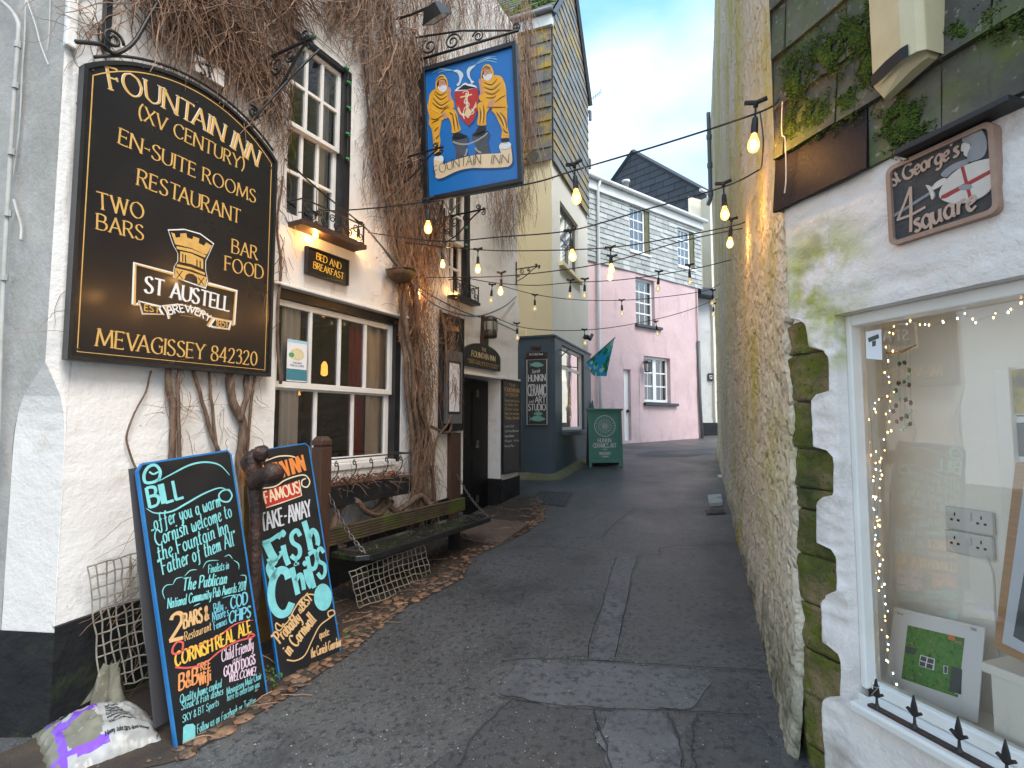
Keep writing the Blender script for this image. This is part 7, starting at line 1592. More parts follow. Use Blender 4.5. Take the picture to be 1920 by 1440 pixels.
# spear-headed guard along the sill
SPC = .055
t = thing('spear_guard', 'black iron strip of spear finials bolted along the shop window sill', 'spear guard', B.W(1780, 1380, SPC))
sz = hB_[2] - .021
mb = MB(); mb.box(B, B.px(1630, 1298, SPC)[0], 1.4, sz + .001, sz + .010, SPC - .014, SPC + .014); mb.obj('strip', M['rust'], t)
for k in range(5):
    a = B.px((1643, 1714, 1797, 1886, 1990)[k], (1292, 1333, 1365, 1412, 1450)[k], SPC)[0]; hh = .082 if k else .078
    mb = MB(); o = B.P(a, sz + .008, SPC)
    mb.lathe(o, [(.014, 0), (.010, .006), (.006, .016), (.0045, .04), (.009, .046)], 8)
    sp = [(0, hh * 1.45), (.010, hh * .95), (.012, hh * .75), (.024, hh * .82), (.030, hh * .72), (.018, hh * .62), (.006, hh * .5), (-.006, hh * .5), (-.018, hh * .62), (-.030, hh * .72), (-.024, hh * .82), (-.012, hh * .75), (-.010, hh * .95)]
    mb.prism(B, [(a + x, sz + .008 + y) for x, y in sp], SPC - .005, SPC + .005); mb.obj('finial', M['iron'], t, bevel=.002)
mb = MB(); o = B.W(1643, 1287, SPC); mb.tube(cr([o + B.u * .012, o + B.n * .012, o - B.u * .012, o - B.n * .012, o + B.u * .011 + Vector((0, 0, .004)), o + Vector((0, 0, -.03)) + B.n * .03], 5), .0016, 4); mb.obj('string_tie', M['net'], t)
# carved house sign
kG = Pix(B, 1340, 0, 3.31, .075)
cs_ = [B.px(*p, .075) for p in ((1661, 310), (1864, 230), (1874, 393), (1669, 467))]
a0 = (cs_[0][0] + cs_[3][0]) / 2; a1 = (cs_[1][0] + cs_[2][0]) / 2; b0 = (cs_[2][1] + cs_[3][1]) / 2; b1 = (cs_[0][1] + cs_[1][1]) / 2
t = thing('carved_sign', 'carved house sign with knight, shield and red cross on the white wall', 'house sign', B.P((a0 + a1) / 2, b0, .05))
def rrect(i, r): return [(x + r * math.cos(an), y + r * math.sin(an)) for (x, y, s_) in ((a1 - i - r, b1 - i - r, 0), (a0 + i + r, b1 - i - r, 1), (a0 + i + r, b0 + i + r, 2), (a1 - i - r, b0 + i + r, 3)) for an in [(s_ + q / 4) * math.pi / 2 for q in range(5)]]
mb = MB(); o_, i_ = rrect(0, .03), rrect(.017, .02); L2 = lambda pp, c: [B.P(x, y, c) for x, y in pp + [pp[0]]]
mb.grid([L2(o_, .04), L2(o_, .080), L2(i_, .080), L2(i_, .066)]); mb.obj('frame', M['carved_edge'], t)
mb = MB(); mb.prism(B, rrect(.01, .02), .04, .066); mb.obj('panel', M['carved'], t)
kG.c = .07
mb = MB(); 
kG.text(mb, 'St', [(1112, 1158), (1158, 1118)], 85, 0, wt=.17, style='brush', c=.0705); kG.text(mb, "George's", [(1176, 1122), (1335, 1040), (1515, 965)], 92, 0, wt=.19, style='brush', c=.0705, track=1.3); kG.text(mb, 'square', [(1250, 1440), (1440, 1360), (1628, 1295)], 130, 0, wt=.17, style='brush', c=.0745, track=1.2)
stroke(mb, B, [kG(*p) for p in ((1218, 1440), (1220, 1300), (1216, 1160))], .012, .0715, 0, False); stroke(mb, B, [kG(*p) for p in ((1216, 1160), (1180, 1260), (1135, 1370))], .010, .0712, 0, False); stroke(mb, B, [kG(*p) for p in ((1135, 1365), (1220, 1335), (1310, 1285))], .010, .0718, 0, False)
mb.obj('raised_lettering', M['carved_letter'], t)
mb = MB()
def rel(L_, c1, mi, sm=True):
    pts = [kG(*p) for p in L_]; pts = [(p.x, p.y) for p in cr([(x, y, 0) for x, y in pts], 5, True)] if sm else pts; mb.prism(B, pts, .06, c1, mi)
rel([(1085, 1345), (1330, 1190), (1340, 1205), (1090, 1362)], .0690, 0, False)                       # sword
rel([(1395, 1205), (1430, 1130), (1500, 1060), (1600, 1010), (1700, 985), (1726, 990), (1724, 1150), (1680, 1210), (1600, 1250), (1500, 1265), (1420, 1245)], .0730, 1)   # shield
rel([(1540, 880), (1550, 830), (1610, 800), (1660, 810), (1690, 870), (1690, 930), (1660, 980), (1580, 1005), (1570, 960), (1590, 900)], .0726, 0)                        # helmet
rel([(1538, 890), (1580, 890), (1590, 940), (1570, 972), (1548, 962), (1545, 940), (1530, 938)], .0720, 1)
rel([(1405, 1085), (1440, 1045), (1500, 1010), (1580, 985), (1560, 1030), (1490, 1060), (1440, 1100)], .0722, 0)   # arm
rel([(1350, 1165), (1380, 1130), (1430, 1105), (1450, 1130), (1400, 1160), (1360, 1180)], .0736, 1); rel([(1312, 1150), (1345, 1160), (1365, 1210), (1350, 1240), (1335, 1190)], .0736, 1)
rel([(1530, 1040), (1550, 1030), (1604, 1235), (1582, 1240)], .0741, 2, False); rel([(1410, 1215), (1720, 1050), (1722, 1075), (1440, 1230), (1405, 1236)], .0738, 2, False)
rel([(1520, 1160), (1560, 1145), (1600, 1150), (1590, 1175), (1530, 1180)], .0744, 0)
mb.obj('carved_knight', [M['carved_grey'], M['carved_white'], M['carved_red']], t, bevel=.002)
t = MB(); q = [B.px(*p, .10) for p in ((1676, 300), (1886, 205), (1908, 200), (1885, 222), (1720, 292))]
t.box(B, B.px(1680, 300, .12)[0], B.px(1898, 205, .12)[0], slb - .035, slb - .012, .03, .135); tag(t.obj('lead_flashing', M['lead'], bevel=.004), 'black flashing strip under the slates just above the carved sign', 'flashing')
# alarm box
kR = Pix(B, 1340, 0, 3.31, .13)
a0, a1 = B.px(1641, 90, .13)[0], B.px(1752, 90, .13)[0]; am = B.px(1693, 90, .19)[0]; b0 = B.px(1636, 158, .17)[1]; b1 = b0 + .40
t = thing('alarm_box', 'cream angular alarm box with dark lower band on the mossy slates', 'alarm box', B.P((a0 + a1) / 2, b0, .11))
mb = MB(); sec = [(a0, .06), (a0, .155), (am, .20), (a1 - .02, .19), (a1, .17), (a1, .06)]
lv = [(b0 - .055, .35, .02), (b0 - .02, .75, .01), (b0, 1, 0), (b1, 1, 0)]
ca = (a0 + a1) / 2; rows = []
for b, f, d in lv: rows.append([B.P(ca + (a - ca) * (.72 + .28 * f), b + (.05 * (a - a0) / (a1 - a0) if f < 1 else 0), .11 + (c - .11) * f) for a, c in sec])
mb.grid(rows); mb.face([p for p in rows[0]]); mb.obj('case', M['alarm'], t, bevel=.006)
mb = MB(); rows = []
for b, k in ((b0 - .002, .0035), (b0 + .045, .0035)): rows.append([B.P(a0 - .003, b, .112), B.P(a0 - .003, b, .157), B.P(a0 + (am - a0) * .5, b + .004 * (b > b0), .180 + .002), B.P(am, b, .203), B.P(am + .025, b, .200)])
mb.grid(rows); mb.obj('light_band', M['alarm_dark'], t)
# downpipe at the far end of the lane wall, sill of its small window
t = MB(); t.tube([A.P(-10.2, 9, .1), A.P(-10.2, 6.9, .1), A.P(-10.2, 6.75, .16)], .05, 8)
for y in (8.4, 7.7, 7.0): p = A.P(-10.2, y, .1); t.tube([p - Vector((0, 0, .05)), p + Vector((0, 0, .05))], .065, 8)
tag(t.obj('downpipe', M['greypipe']), 'grey downpipe high on the far end of the rough lane wall', 'downpipe')
t = MB(); a, b = A.px(1357, 893, .06); t.box(A, a - 1.1, a + .05, b - .05, b, -.05, .16); tag(t.obj('lane_sill', M['frame_white']), 'white painted sill sticking out of the rough lane wall', 'sill')
# ================================================================ BENCH, PLANTER, BOARDS, ANCHOR, SACK, NETS
bw = lambda a, b, c: W.P(a, b, c)
SFc = .78; SBc = .42; sz_ = .555
sa0_, sa1_ = W.px(684, 1056, SFc)[0], W.px(922, 960, SFc)[0]
sz_ = (W.px(684, 1056, SFc)[1] + W.px(922, 960, SFc)[1]) / 2
bq0 = W.px(604, 1010, .40)[0]
bn = thing('bench', 'wet dark green wooden wall bench with mossy low back hung on chains', 'bench', W.P((sa0_ + sa1_) / 2, sz_ - .4, .6))
mb = MB(); n = 3
for k in range(n):
    c0 = SBc + (SFc - SBc) * k / n; c1 = SBc + (SFc - SBc) * (k + 1) / n - .006; cut = .10 if k == n - 1 else 0
    if cut: mb.prism(Fr(W.P(0, sz_, 0), W.u, W.n), [(sa0_ - .02, c0), (sa1_ + .02, c0), (sa1_ + .02, c0 + .04), (sa1_ - .05, c1), (sa0_ + .07, c1), (sa0_ - .02, c0 + .04)], -.0, .045)
    else: mb.box(W, sa0_ - .02, sa1_ + .02, sz_ - .045, sz_, c0, c1)
mb.obj('seat', M['bench_wood'], bn, bevel=.006)
mb = MB(); mb.box(W, sa0_ + .06, sa1_ - .05, sz_ - .05, sz_ + .004, SFc - .004, SFc + .018); mb.obj('front_rail', M['blackpaint'], bn, bevel=.006)
kb = W.px(614, 1000, .40)[1], W.px(612, 1034, .40)[1]
mb = MB(); bb0, bb1 = sz_ + .045, sz_ + .195
for k in range(6):
    b_ = bb0 + (bb1 - bb0) * k / 6; mb.box(W, sa0_ - .05, sa1_ + .02, b_, b_ + (bb1 - bb0) / 6 - .006, .385, .408)
mb.box(W, sa0_ - .05, sa1_ + .02, bb0, bb1 - .006, .372, .386); mb.obj('backrest', M['bench_back'], bn, bevel=.003)
for a in (sa0_ + .10, sa1_ - .12):
    mb = MB(); mb.box(W, a - .03, a + .03, sz_ + .001, sz_ + .006, .40, .62); mb.box(W, a - .03, a + .03, sz_ + .02, sz_ + .07, .4085, .414); mb.tube([W.P(a - .04, sz_ + .02, .43), W.P(a + .04, sz_ + .02, .43)], .012, 8); mb.obj('hinge', M['chain'], bn)
for a in (sa0_ + .45, sa1_ - .35):
    mb = MB(); p = W.P(a, 0, .5); mb.box(W, a - .05, a + .05, gz(p.x, p.y) - .05, sz_ - .046, .45, .55); mb.obj('leg', M['blackpaint'], bn, bevel=.005)
mb = MB(); rr = random.Random(8)
for k in range(210):
    a = rr.uniform(sa0_ + .1, sa1_ - .05); c = rr.uniform(SBc + .01, SFc - .03); s = rr.uniform(.003, .007); p = W.P(a, sz_ + .002, c); an = rr.uniform(0, 6.28); u_ = Vector((math.cos(an), math.sin(an), 0)) * s; v_ = Vector((-u_.y, u_.x, 0)) * .7
    mb.face([p + u_, p + v_, p - u_ + Vector((0, 0, .002)), p - v_])
o = mb.obj('petal_litter', M['chip']); tag(o, 'pale petals and crumbs scattered on the wet bench seat', 'litter', kind='stuff')
def chain(name, label, A_, B_, sag=.05, step=.038, r=.0042, rad=.014, group=None):
    n = int((B_ - A_).length / step); mb = MB(); P = [A_ + (B_ - A_) * (k / n) - Vector((0, 0, sag * math.sin(math.pi * k / n))) for k in range(n + 1)]
    for k in range(n):
        d = (P[k + 1] - P[k]).normalized(); s_ = d.orthogonal().normalized() if k % 2 else d.cross(d.orthogonal()).normalized(); m_ = (P[k] + P[k + 1]) / 2
        mb.tube([m_ + d * (math.cos(t_) * step * .78) + s_ * (math.sin(t_) * rad) for t_ in [2 * math.pi * q / 10 for q in range(10)]], r, 5, closed=True)
    return tag(mb.obj(name, M['chain'], smooth=True), label, 'chain', group)
ptop_ = W.px(602, 818, .33)[1]; pa = W.px(602, 900, .36)[0]
chain('bench_chain', 'steel chain from the near post to the front corner of the bench', W.P(pa + .03, W.px(592, 930, .40)[1], .42), W.P(sa0_ + .06, sz_ + .01, SFc - .05), group='chains holding the bench')
chain('bench_chain', 'rusty chain from the brown wall timber to the far front corner of the bench', W.W(857, 890, .06), W.P(sa1_ - .02, sz_ + .01, SFc - .06), group='chains holding the bench')
mb = MB(); p = W.P(pa, 0, .36); z0 = gz(p.x, p.y) - .05; h = .058
mb.box(W, pa - h, pa + h, z0, ptop_ - .09, .36 - h, .36 + h); mb.box(W, pa - h + .008, pa + h - .008, ptop_ - .09, ptop_ - .075, .36 - h + .008, .36 + h - .008); mb.box(W, pa - h, pa + h, ptop_ - .075, ptop_ - .035, .36 - h, .36 + h)
i = len(mb.v); mb.v += [W.P(pa + sx_, ptop_ - .035, .36 + sc_) for sx_, sc_ in ((-h, -h), (h, -h), (h, h), (-h, h))] + [W.P(pa + sx_ * .6, ptop_, .36 + sc_ * .6) for sx_, sc_ in ((-h, -h), (h, -h), (h, h), (-h, h))]
for k in range(4): j = (k + 1) % 4; mb.f.append((i + k, i + 4 + k, i + 4 + j, i + j)); mb.m.append(0)
mb.f.append((i + 4, i + 7, i + 6, i + 5)); mb.m.append(0)
tag(mb.obj('wooden_post', M['post_brown'], bevel=.006), 'square brown wooden post with grooved cap in front of the sash window', 'post')
# planter with railing
pl0, pl1 = W.px(628, 905, .2)[0], W.px(762, 885, .25)[0]; pb0 = W.px(720, 930, .28)[1]; pb1 = W.px(720, 898, .28)[1]
t = thing('window_box', 'black window trough of dead stems with scrolled rail under the sash window', 'window box', W.P((pl0 + pl1) / 2, pb0, .18))
mb = MB(); mb.box(W, pl0 - .25, pl1, pb0, pb1, .26, .29); mb.box(W, pl0 - .25, pl1, pb0, pb1, .06, .09); mb.box(W, pl0 - .25, pl0 - .22, pb0, pb1, .09, .26); mb.box(W, pl1 - .03, pl1, pb0, pb1, .09, .26); mb.box(W, pl0 - .25, pl1, pb0 - .02, pb0, .06, .29); mb.obj('trough', M['blackpaint'], t, bevel=.005)
mb = MB(); mb.box(W, pl0 - .22, pl1 - .03, pb1 - .07, pb1 - .02, .09, .26); mb.obj('soil', M['dirt'], t)
mb = MB(); rb1 = W.px(700, 855, .3)[1]; mb.tube([W.P(pl0 - .2, rb1, .3), W.P(pl1 + .01, rb1, .3)], .007, 5); mb.tube([W.P(pl1 + .01, rb1, .3), W.P(pl1 + .01, pb0, .3)], .008, 5); mb.tube([W.P(pl1, rb1, .3), W.P(pl1, rb1, .0)], .007, 5)
for k in range(5):
    a = pl0 - .08 + (pl1 - pl0 + .06) * k / 4.6; hh = rb1 - pb1
    mb.tube(scroll(W, a, rb1 - .045, .026, 1.2, 1.57, .3, 1), .0055, 5); mb.tube(cr([W.P(a + .02, rb1 - .06, .3), W.P(a + .01, rb1 - hh * .55, .3), W.P(a - .06, rb1 - hh * .8, .3), W.P(a - .09, pb1 + .02, .3)], 5), .006, 5)
mb.obj('rail', M['iron'], t, smooth=True)
mb = MB(); m2 = MB(); rr = random.Random(14)
for k in range(230):
    a = rr.uniform(pl0 - .2, pl1 - .05); p = W.P(a, pb1 - .03, rr.uniform(.1, .26)); pts = [p]
    d = Vector((rr.uniform(-1, 1), rr.uniform(-1, 1), rr.uniform(-.1, 1.0)))
    for q in range(5): d = (d + Vector((rr.uniform(-.5, .5), rr.uniform(-.5, .5), rr.uniform(-.55, .2)))).normalized(); pts.append(pts[-1] + d * rr.uniform(.03, .06))
    mb.tube(pts, [.004 * (1 - q / 7) for q in range(6)], 4)
mb.obj('dead_stems', M['vine'], t)
for k in range(420):
    p = W.P(rr.uniform(pl0 - .2, pl1 - .05), pb1 + rr.uniform(-.03, .05), rr.uniform(.08, .3)); s = rr.uniform(.01, .025); u_ = Vector((rr.uniform(-1, 1), rr.uniform(-1, 1), rr.uniform(-.7, .7))).normalized(); v_ = u_.orthogonal().normalized(); m2.face([p + u_ * s, p + v_ * s * .6, p - u_ * s, p - v_ * s * .6])
m2.obj('dead_foliage', M['leaf_dead'], t)
# nets
def net(name, label, P00, P10, P11, P01, nu, nv, bul=.05, seed=1, r=.0045):
    rr = random.Random(seed); mb = MB(); nn = (P10 - P00).cross(P01 - P00).normalized()
    G_ = [[P00 * (1 - u) * (1 - v) + P10 * u * (1 - v) + P11 * u * v + P01 * (1 - u) * v + nn * (bul * math.sin(math.pi * u) * math.sin(math.pi * v)) + Vector((rr.uniform(-1, 1), rr.uniform(-1, 1), rr.uniform(-1, 1))) * .006 for u in [i / nu for i in range(nu + 1)]] for v in [j / nv for j in range(nv + 1)]]
    for row in G_: mb.tube(cr(row, 2), r, 4)
    for i in range(nu + 1): mb.tube(cr([G_[j][i] for j in range(nv + 1)], 2), r, 4)
    return tag(mb.obj(name, M['net']), label, 'net')
g1, g2 = W.px(668, 1065, .72), W.px(806, 1040, .72)
def onW(x, y, c): return W.W(x, y, c)
net('rope_net', 'pale knotted rope net hanging under the front of the bench', onW(655, 1072, .72), onW(795, 1022, .72), onW(812, 1092, .70), onW(672, 1140, .70), 15, 6, .03, 3)
net('rope_net', 'coarse pale rope net tied to the white wall left of the BILL board', onW(166, 1062, .10), onW(285, 1028, .12), onW(312, 1260, .18), onW(188, 1300, .12), 8, 11, .04, 4, .0055)
# leaning A-boards
def aboard(base, ang, lean, name, label):
    u = Vector((math.sin(R(ang)), math.cos(R(ang)), 0)); n0 = u.cross(Vector((0, 0, 1))); v = Vector((0, 0, 1)) * math.cos(R(lean)) - n0 * math.sin(R(lean))
    return Fr(base, u, v)
g0, g1 = ground(332, 1406), ground(500, 1306)
# the boards stand on the falling edge of the lane: their lower edge follows it
d1 = (g1 - g0); L1 = Fr(g0, d1, Vector((0, 0, 1)))
def leanframe(o, d, px_top):
    u = d.normalized(); h_ = Vector((d.x, d.y, 0)).normalized(); n0 = h_.cross(Vector((0, 0, 1))); best = None
    for k in range(0, 260):
        le = R(k * .1); v = (Vector((0, 0, 1)) * math.cos(le) - n0 * math.sin(le)); v = (v - u * v.dot(u)).normalized(); F = Fr(o, u, v); a, b = F.px(*px_top)
        e = abs(a) 
        if best is None or e < best[0]: best = (e, F, le)
    return best[1]
def chalk_board(name, label, gL, gR, top, bodyh_px, cfg):
    pass
K1 = leanframe(g0, d1, (254, 856)); k1 = Pix(K1, 240, 820, 2.3214)
w1 = (k1(612, 1090)[0] + k1(445, 88)[0]) / 2; h1 = (k1(30, 78)[1] + k1(445, 88)[1]) / 2; xl = (k1(28, 80)[0] + k1(212, 1360)[0]) / 2
t = thing('welcome_board', 'black blue-edged pavement board headed BILL with cyan, tan and orange lettering', 'chalkboard', g0)
mb = MB(); mb.prism(K1, [(xl, .0), (w1, .0), (w1, h1 - .03), (w1 - .02, h1), (xl + .03, h1), (xl, h1 - .04)], -.03, 0, 0, 1); o_ = mb.obj('face_panel', [M['chalkblack'], M['blueedge']], t)
mb = MB(); rim = [(xl + .004, .004), (w1 - .004, .004), (w1 - .004, h1 - .032), (w1 - .022, h1 - .004), (xl + .032, h1 - .004), (xl + .004, h1 - .042)]; stroke(mb, K1, rim[1:] + [rim[0]], .011, .001, 0, False); mb.obj('painted_edge', M['blueedge'], t)
hz = (K1.u - Vector((0, 0, K1.u.z))).normalized(); bkv = (Vector((0, 0, -1)) + hz.cross(Vector((0, 0, 1))) * -.30)
Kb = Fr(K1.P(0, h1 - .02, -.04), K1.u, (K1.v + K1.n * .09).normalized()); mb = MB(); mb.box(Kb, xl - .01, w1 - .01, -h1 * .93, -.0, -.035, -.012); mb.obj('back_panel', M['boardcharcoal'], t)
mb = MB(); q = dict(style='brush', c=.0012); CY, CB, TA, YL, OR, CO, PI_, = range(7)
T = lambda s, b, h, m=CY, **kw: k1.text(mb, s, b, h, m, **{**q, 'wt': .095, 'slant': .12, **kw})
ln = lambda L_, w_, m, tp=False: stroke(mb, K1, k1.pts(L_), w_, .0016, m, True, tp)
T('BILL', [(95, 305), (240, 262)], 84, wt=.17, slant=.05)
ln([(135, 190), (190, 160), (270, 120), (340, 108), (400, 122), (442, 165)], .011, CY, True); ln([(132, 190), (140, 150), (120, 122), (90, 128), (70, 160), (75, 195), (110, 195), (140, 178)], .016, CY); ln([(92, 150), (110, 160), (132, 150)], .010, CY)
ln([(80, 310), (120, 330), (190, 322), (250, 290), (330, 245), (400, 220), (440, 235)], .011, CY, True); ln([(440, 228), (452, 255), (435, 280), (405, 275), (395, 252), (412, 232), (440, 228)], .010, CY)
T('..offer you a warm', [(104, 408), (404, 300)], 62); T('Cornish welcome to', [(124, 474), (452, 345)], 64); T('the Fountain Inn', [(136, 540), (440, 415)], 66); T('"Father of them All"', [(140, 602), (472, 466)], 66)
T('Finalists in', [(350, 592), (438, 572)], 36, wt=.11); T('The Publican', [(236, 668), (428, 636)], 52, wt=.13); T('National Community Pub Awards 2011', [(172, 745), (510, 664)], 42, wt=.11)
ln([(160, 705), (150, 670), (165, 645), (195, 640)], .006, CY, True); ln([(195, 640), (210, 615), (240, 608)], .006, CY, True); ln([(245, 605), (270, 580), (300, 576)], .006, CY, True); ln([(325, 570), (345, 540), (395, 535)], .006, CY, True); ln([(420, 520), (440, 512), (455, 530)], .006, CY, True); ln([(460, 535), (480, 550), (482, 575)], .006, CY, True); ln([(488, 600), (512, 605), (512, 650)], .006, CY, True); ln([(285, 735), (300, 728), (315, 722)], .005, CY, True); ln([(410, 700), (440, 690), (485, 684)], .005, CY, True)
T('2', [(182, 886), (238, 872)], 114, TA, wt=.17, slant=0); T('BARS &', [(243, 832), (350, 792)], 62, TA, wt=.16); T('Restaurant', [(248, 886), (362, 838)], 38, TA)
T('Billy', [(376, 768), (414, 752)], 44, CB); T("Moore's", [(368, 802), (437, 775)], 40, CB); T('Famous', [(376, 838), (430, 812)], 34, CB); T('COD', [(448, 748), (520, 722)], 52, CB, wt=.15); T('&', [(470, 758), (486, 752)], 24, CB); T('CHIPS', [(440, 810), (532, 782)], 50, CB, wt=.15)
ln([(238, 928), (310, 905), (400, 860), (470, 812), (545, 795)], .010, CO, True); ln([(236, 925), (238, 895), (215, 890), (195, 915), (195, 940), (220, 940), (245, 925)], .011, CO); ln([(205, 1000), (260, 1003), (330, 985), (400, 930), (470, 890), (530, 872), (550, 862), (535, 855), (522, 868), (540, 880)], .010, CO, False)
T('CORNISH REAL ALE', [(206, 998), (370, 930), (536, 846)], 58, YL, wt=.15); T('B&B', [(222, 1102), (302, 1068)], 70, OR, wt=.14); T('FREE', [(302, 1022), (358, 1000)], 34, OR, wt=.16); T('Wifi', [(308, 1080), (360, 1056)], 52, OR, wt=.16)
T('Child Friendly', [(408, 978), (545, 922)], 52, PI_); T('and', [(456, 985), (492, 970)], 28, PI_); T('GOOD DOGS', [(418, 1042), (552, 984)], 42, PI_, wt=.16); T('WELCOME!', [(438, 1066), (552, 1032)], 34, PI_, wt=.16)
T('Quality home cooked', [(226, 1158), (406, 1086)], 36, wt=.10); T('Steak & Fish dishes', [(232, 1188), (412, 1118)], 34, wt=.10); T('SKY & BT Sports', [(238, 1242), (394, 1166)], 32, wt=.10); T('Mevagissey Male Choir', [(430, 1122), (580, 1050)], 32, wt=.09); T('here to entertain you', [(432, 1148), (572, 1085)], 30, wt=.09); T('Follow us on Facebook or Twitter', [(302, 1288), (556, 1158)], 36, wt=.09)
sqp = [(240, 1262), (252, 1250), (282, 1246), (292, 1256), (293, 1318), (284, 1330), (250, 1344), (238, 1334)]; fpoly(mb, K1, k1.pts(sqp), .0012, CY)
mb.obj('lettering', [M[x] for x in ('cyan', 'cyanblue', 'tan', 'yellow', 'orange2', 'coral', 'pinkpaint')], t)
g2_, g3 = ground(524, 1279), ground(650, 1217); K2 = leanframe(g2_, g3 - g2_, (459, 830)); k2b = Pix(K2, 450, 800, 2.878)
xl2 = (k2b(25, 85)[0] + k2b(216, 1378)[0]) / 2; w2 = (k2b(570, 1195)[0] + k2b(355, 150)[0]) / 2; h2 = (k2b(60, 92)[1] + k2b(330, 128)[1]) / 2
t = thing('fish_chips_board', 'black blue-edged pavement board advertising take-away Fish and Chips in cyan', 'chalkboard', g2_)
mb = MB(); mb.prism(K2, [(xl2, 0), (w2, 0), (w2, h2 - .03), (w2 - .025, h2), (xl2, h2)], -.03, 0, 0, 1); mb.obj('face_panel', [M['chalkblack'], M['blueedge']], t)
mb = MB(); stroke(mb, K2, [(w2 - .004, .0), (w2 - .004, h2 - .03), (w2 - .027, h2 - .004), (xl2 + .004, h2 - .004), (xl2 + .004, .004)], .010, .001, 0, False); mb.obj('painted_edge', M['blueedge'], t)
Kb2 = Fr(K2.P(0, h2 - .02, -.04), K2.u, (K2.v + K2.n * .34).normalized()); mb = MB(); mb.box(Kb2, xl2, w2 - .01, -h2 * .95, 0, -.035, -.012); mb.obj('back_panel', M['woodply'], t)
mb = MB(); CR, OR, RD_, WH_, CY, TA = range(6); q = dict(style='brush', c=.0012)
T = lambda s, b, h, m=CY, **kw: k2b.text(mb, s, b, h, m, **{**q, 'wt': .14, 'slant': .1, **kw})
ln = lambda L_, w_, m, tp=False, c=.0012: stroke(mb, K2, k2b.pts(L_), w_, c, m, True, tp)
T('the', [(80, 200), (148, 176)], 44, CR); T('FOUNTAIN INN', [(20, 318), (190, 285), (352, 235)], 88, OR, wt=.17)
ln([(60, 215), (150, 180), (210, 160), (280, 160), (330, 185), (352, 208)], .009, CR, True); ln([(60, 335), (180, 325), (240, 290), (300, 268), (350, 262), (376, 295), (362, 325), (335, 318), (335, 290), (355, 280)], .009, CR)
fpoly(mb, K2, k2b.pts([(116, 355), (320, 288), (332, 370), (140, 436)]), .0012, RD_); ln([(140, 437), (236, 406), (332, 371)], .008, CR); stroke(mb, K2, k2b.pts([(318, 288), (332, 372)]), .007, .0014, CR, False)
k2b.text(mb, 'FAMOUS', [(140, 414), (322, 354)], 62, CR, style='brush', wt=.16, c=.0020)
T('TAKE-AWAY', [(118, 566), (386, 480)], 92, WH_, wt=.12, slant=.15)
B_ = dict(wt=.20, slant=.0)
ln([(120, 628), (165, 612), (215, 580), (205, 605)], .026, CY); ln([(140, 625), (165, 680), (185, 720), (160, 760), (185, 825)], .052, CY); ln([(160, 730), (190, 725), (220, 690), (215, 672)], .018, CY)
ln([(232, 640), (245, 700), (262, 745)], .036, CY); fpoly(mb, K2, [(p[0], p[1]) for p in k2b.pts([(215, 575), (232, 555), (248, 575), (232, 598)])], .0014, CY, True)
ln([(325, 590), (305, 560), (278, 585), (285, 625), (318, 650), (322, 690), (300, 712), (275, 695)], .030, CY); ln([(345, 510), (365, 580), (382, 665)], .040, CY); ln([(372, 605), (390, 560), (412, 580), (420, 625), (415, 640)], .034, CY)
T('&', [(292, 752), (318, 744)], 38, CY, wt=.16)
ln([(262, 820), (250, 785), (215, 775), (180, 825), (168, 900), (180, 970), (215, 1010), (255, 1000), (280, 950)], .050, CY); ln([(150, 712), (175, 760), (200, 775)], .022, CY)
ln([(280, 760), (298, 840), (312, 905)], .036, CY); ln([(300, 835), (320, 800), (335, 815), (345, 880)], .030, CY); ln([(352, 770), (365, 830), (385, 868)], .032, CY); fpoly(mb, K2, k2b.pts([(336, 738), (348, 722), (360, 738), (348, 755)]), .0014, CY, True)
ln([(362, 700), (378, 780), (400, 870)], .032, CY); ln([(370, 690), (400, 672), (415, 710), (405, 760), (385, 768)], .030, CY); ln([(452, 680), (432, 655), (415, 685), (425, 725), (455, 745), (458, 790), (440, 815), (418, 790)], .026, CY)
fpoly(mb, K2, [k2b(447 + 48 * math.cos(an), 920 + 73 * math.sin(an)) for an in [2 * math.pi * k / 28 for k in range(28)]], .0012, CY)
T('"Probably', [(208, 1180), (332, 1042)], 74, TA); T('the', [(326, 1010), (346, 992)], 36, TA); T('BEST', [(344, 988), (392, 932)], 52, TA, wt=.17); T('in Cornwall', [(270, 1235), (412, 1045)], 76, TA)
ln([(235, 1075), (215, 1100), (195, 1090), (195, 1060), (225, 1075), (260, 1050), (290, 990), (330, 930), (370, 905), (402, 908)], .009, TA); ln([(252, 1258), (300, 1262), (350, 1232), (390, 1150), (430, 1075), (480, 1035), (510, 1010), (500, 990), (475, 1000), (480, 1025), (500, 1018)], .009, TA)
T('quote:', [(430, 1145), (482, 1122)], 44, TA, wt=.11); T('the Cornish Guardian', [(385, 1248), (545, 1182)], 52, TA, wt=.11)
ln([(315, 1338), (360, 1322), (395, 1308)], .010, len('xxxxxx'), False)
mb.obj('lettering', [M[x] for x in ('cream', 'orange', 'red', 'palewhite', 'cyan', 'tan', 'blueedge')], t)
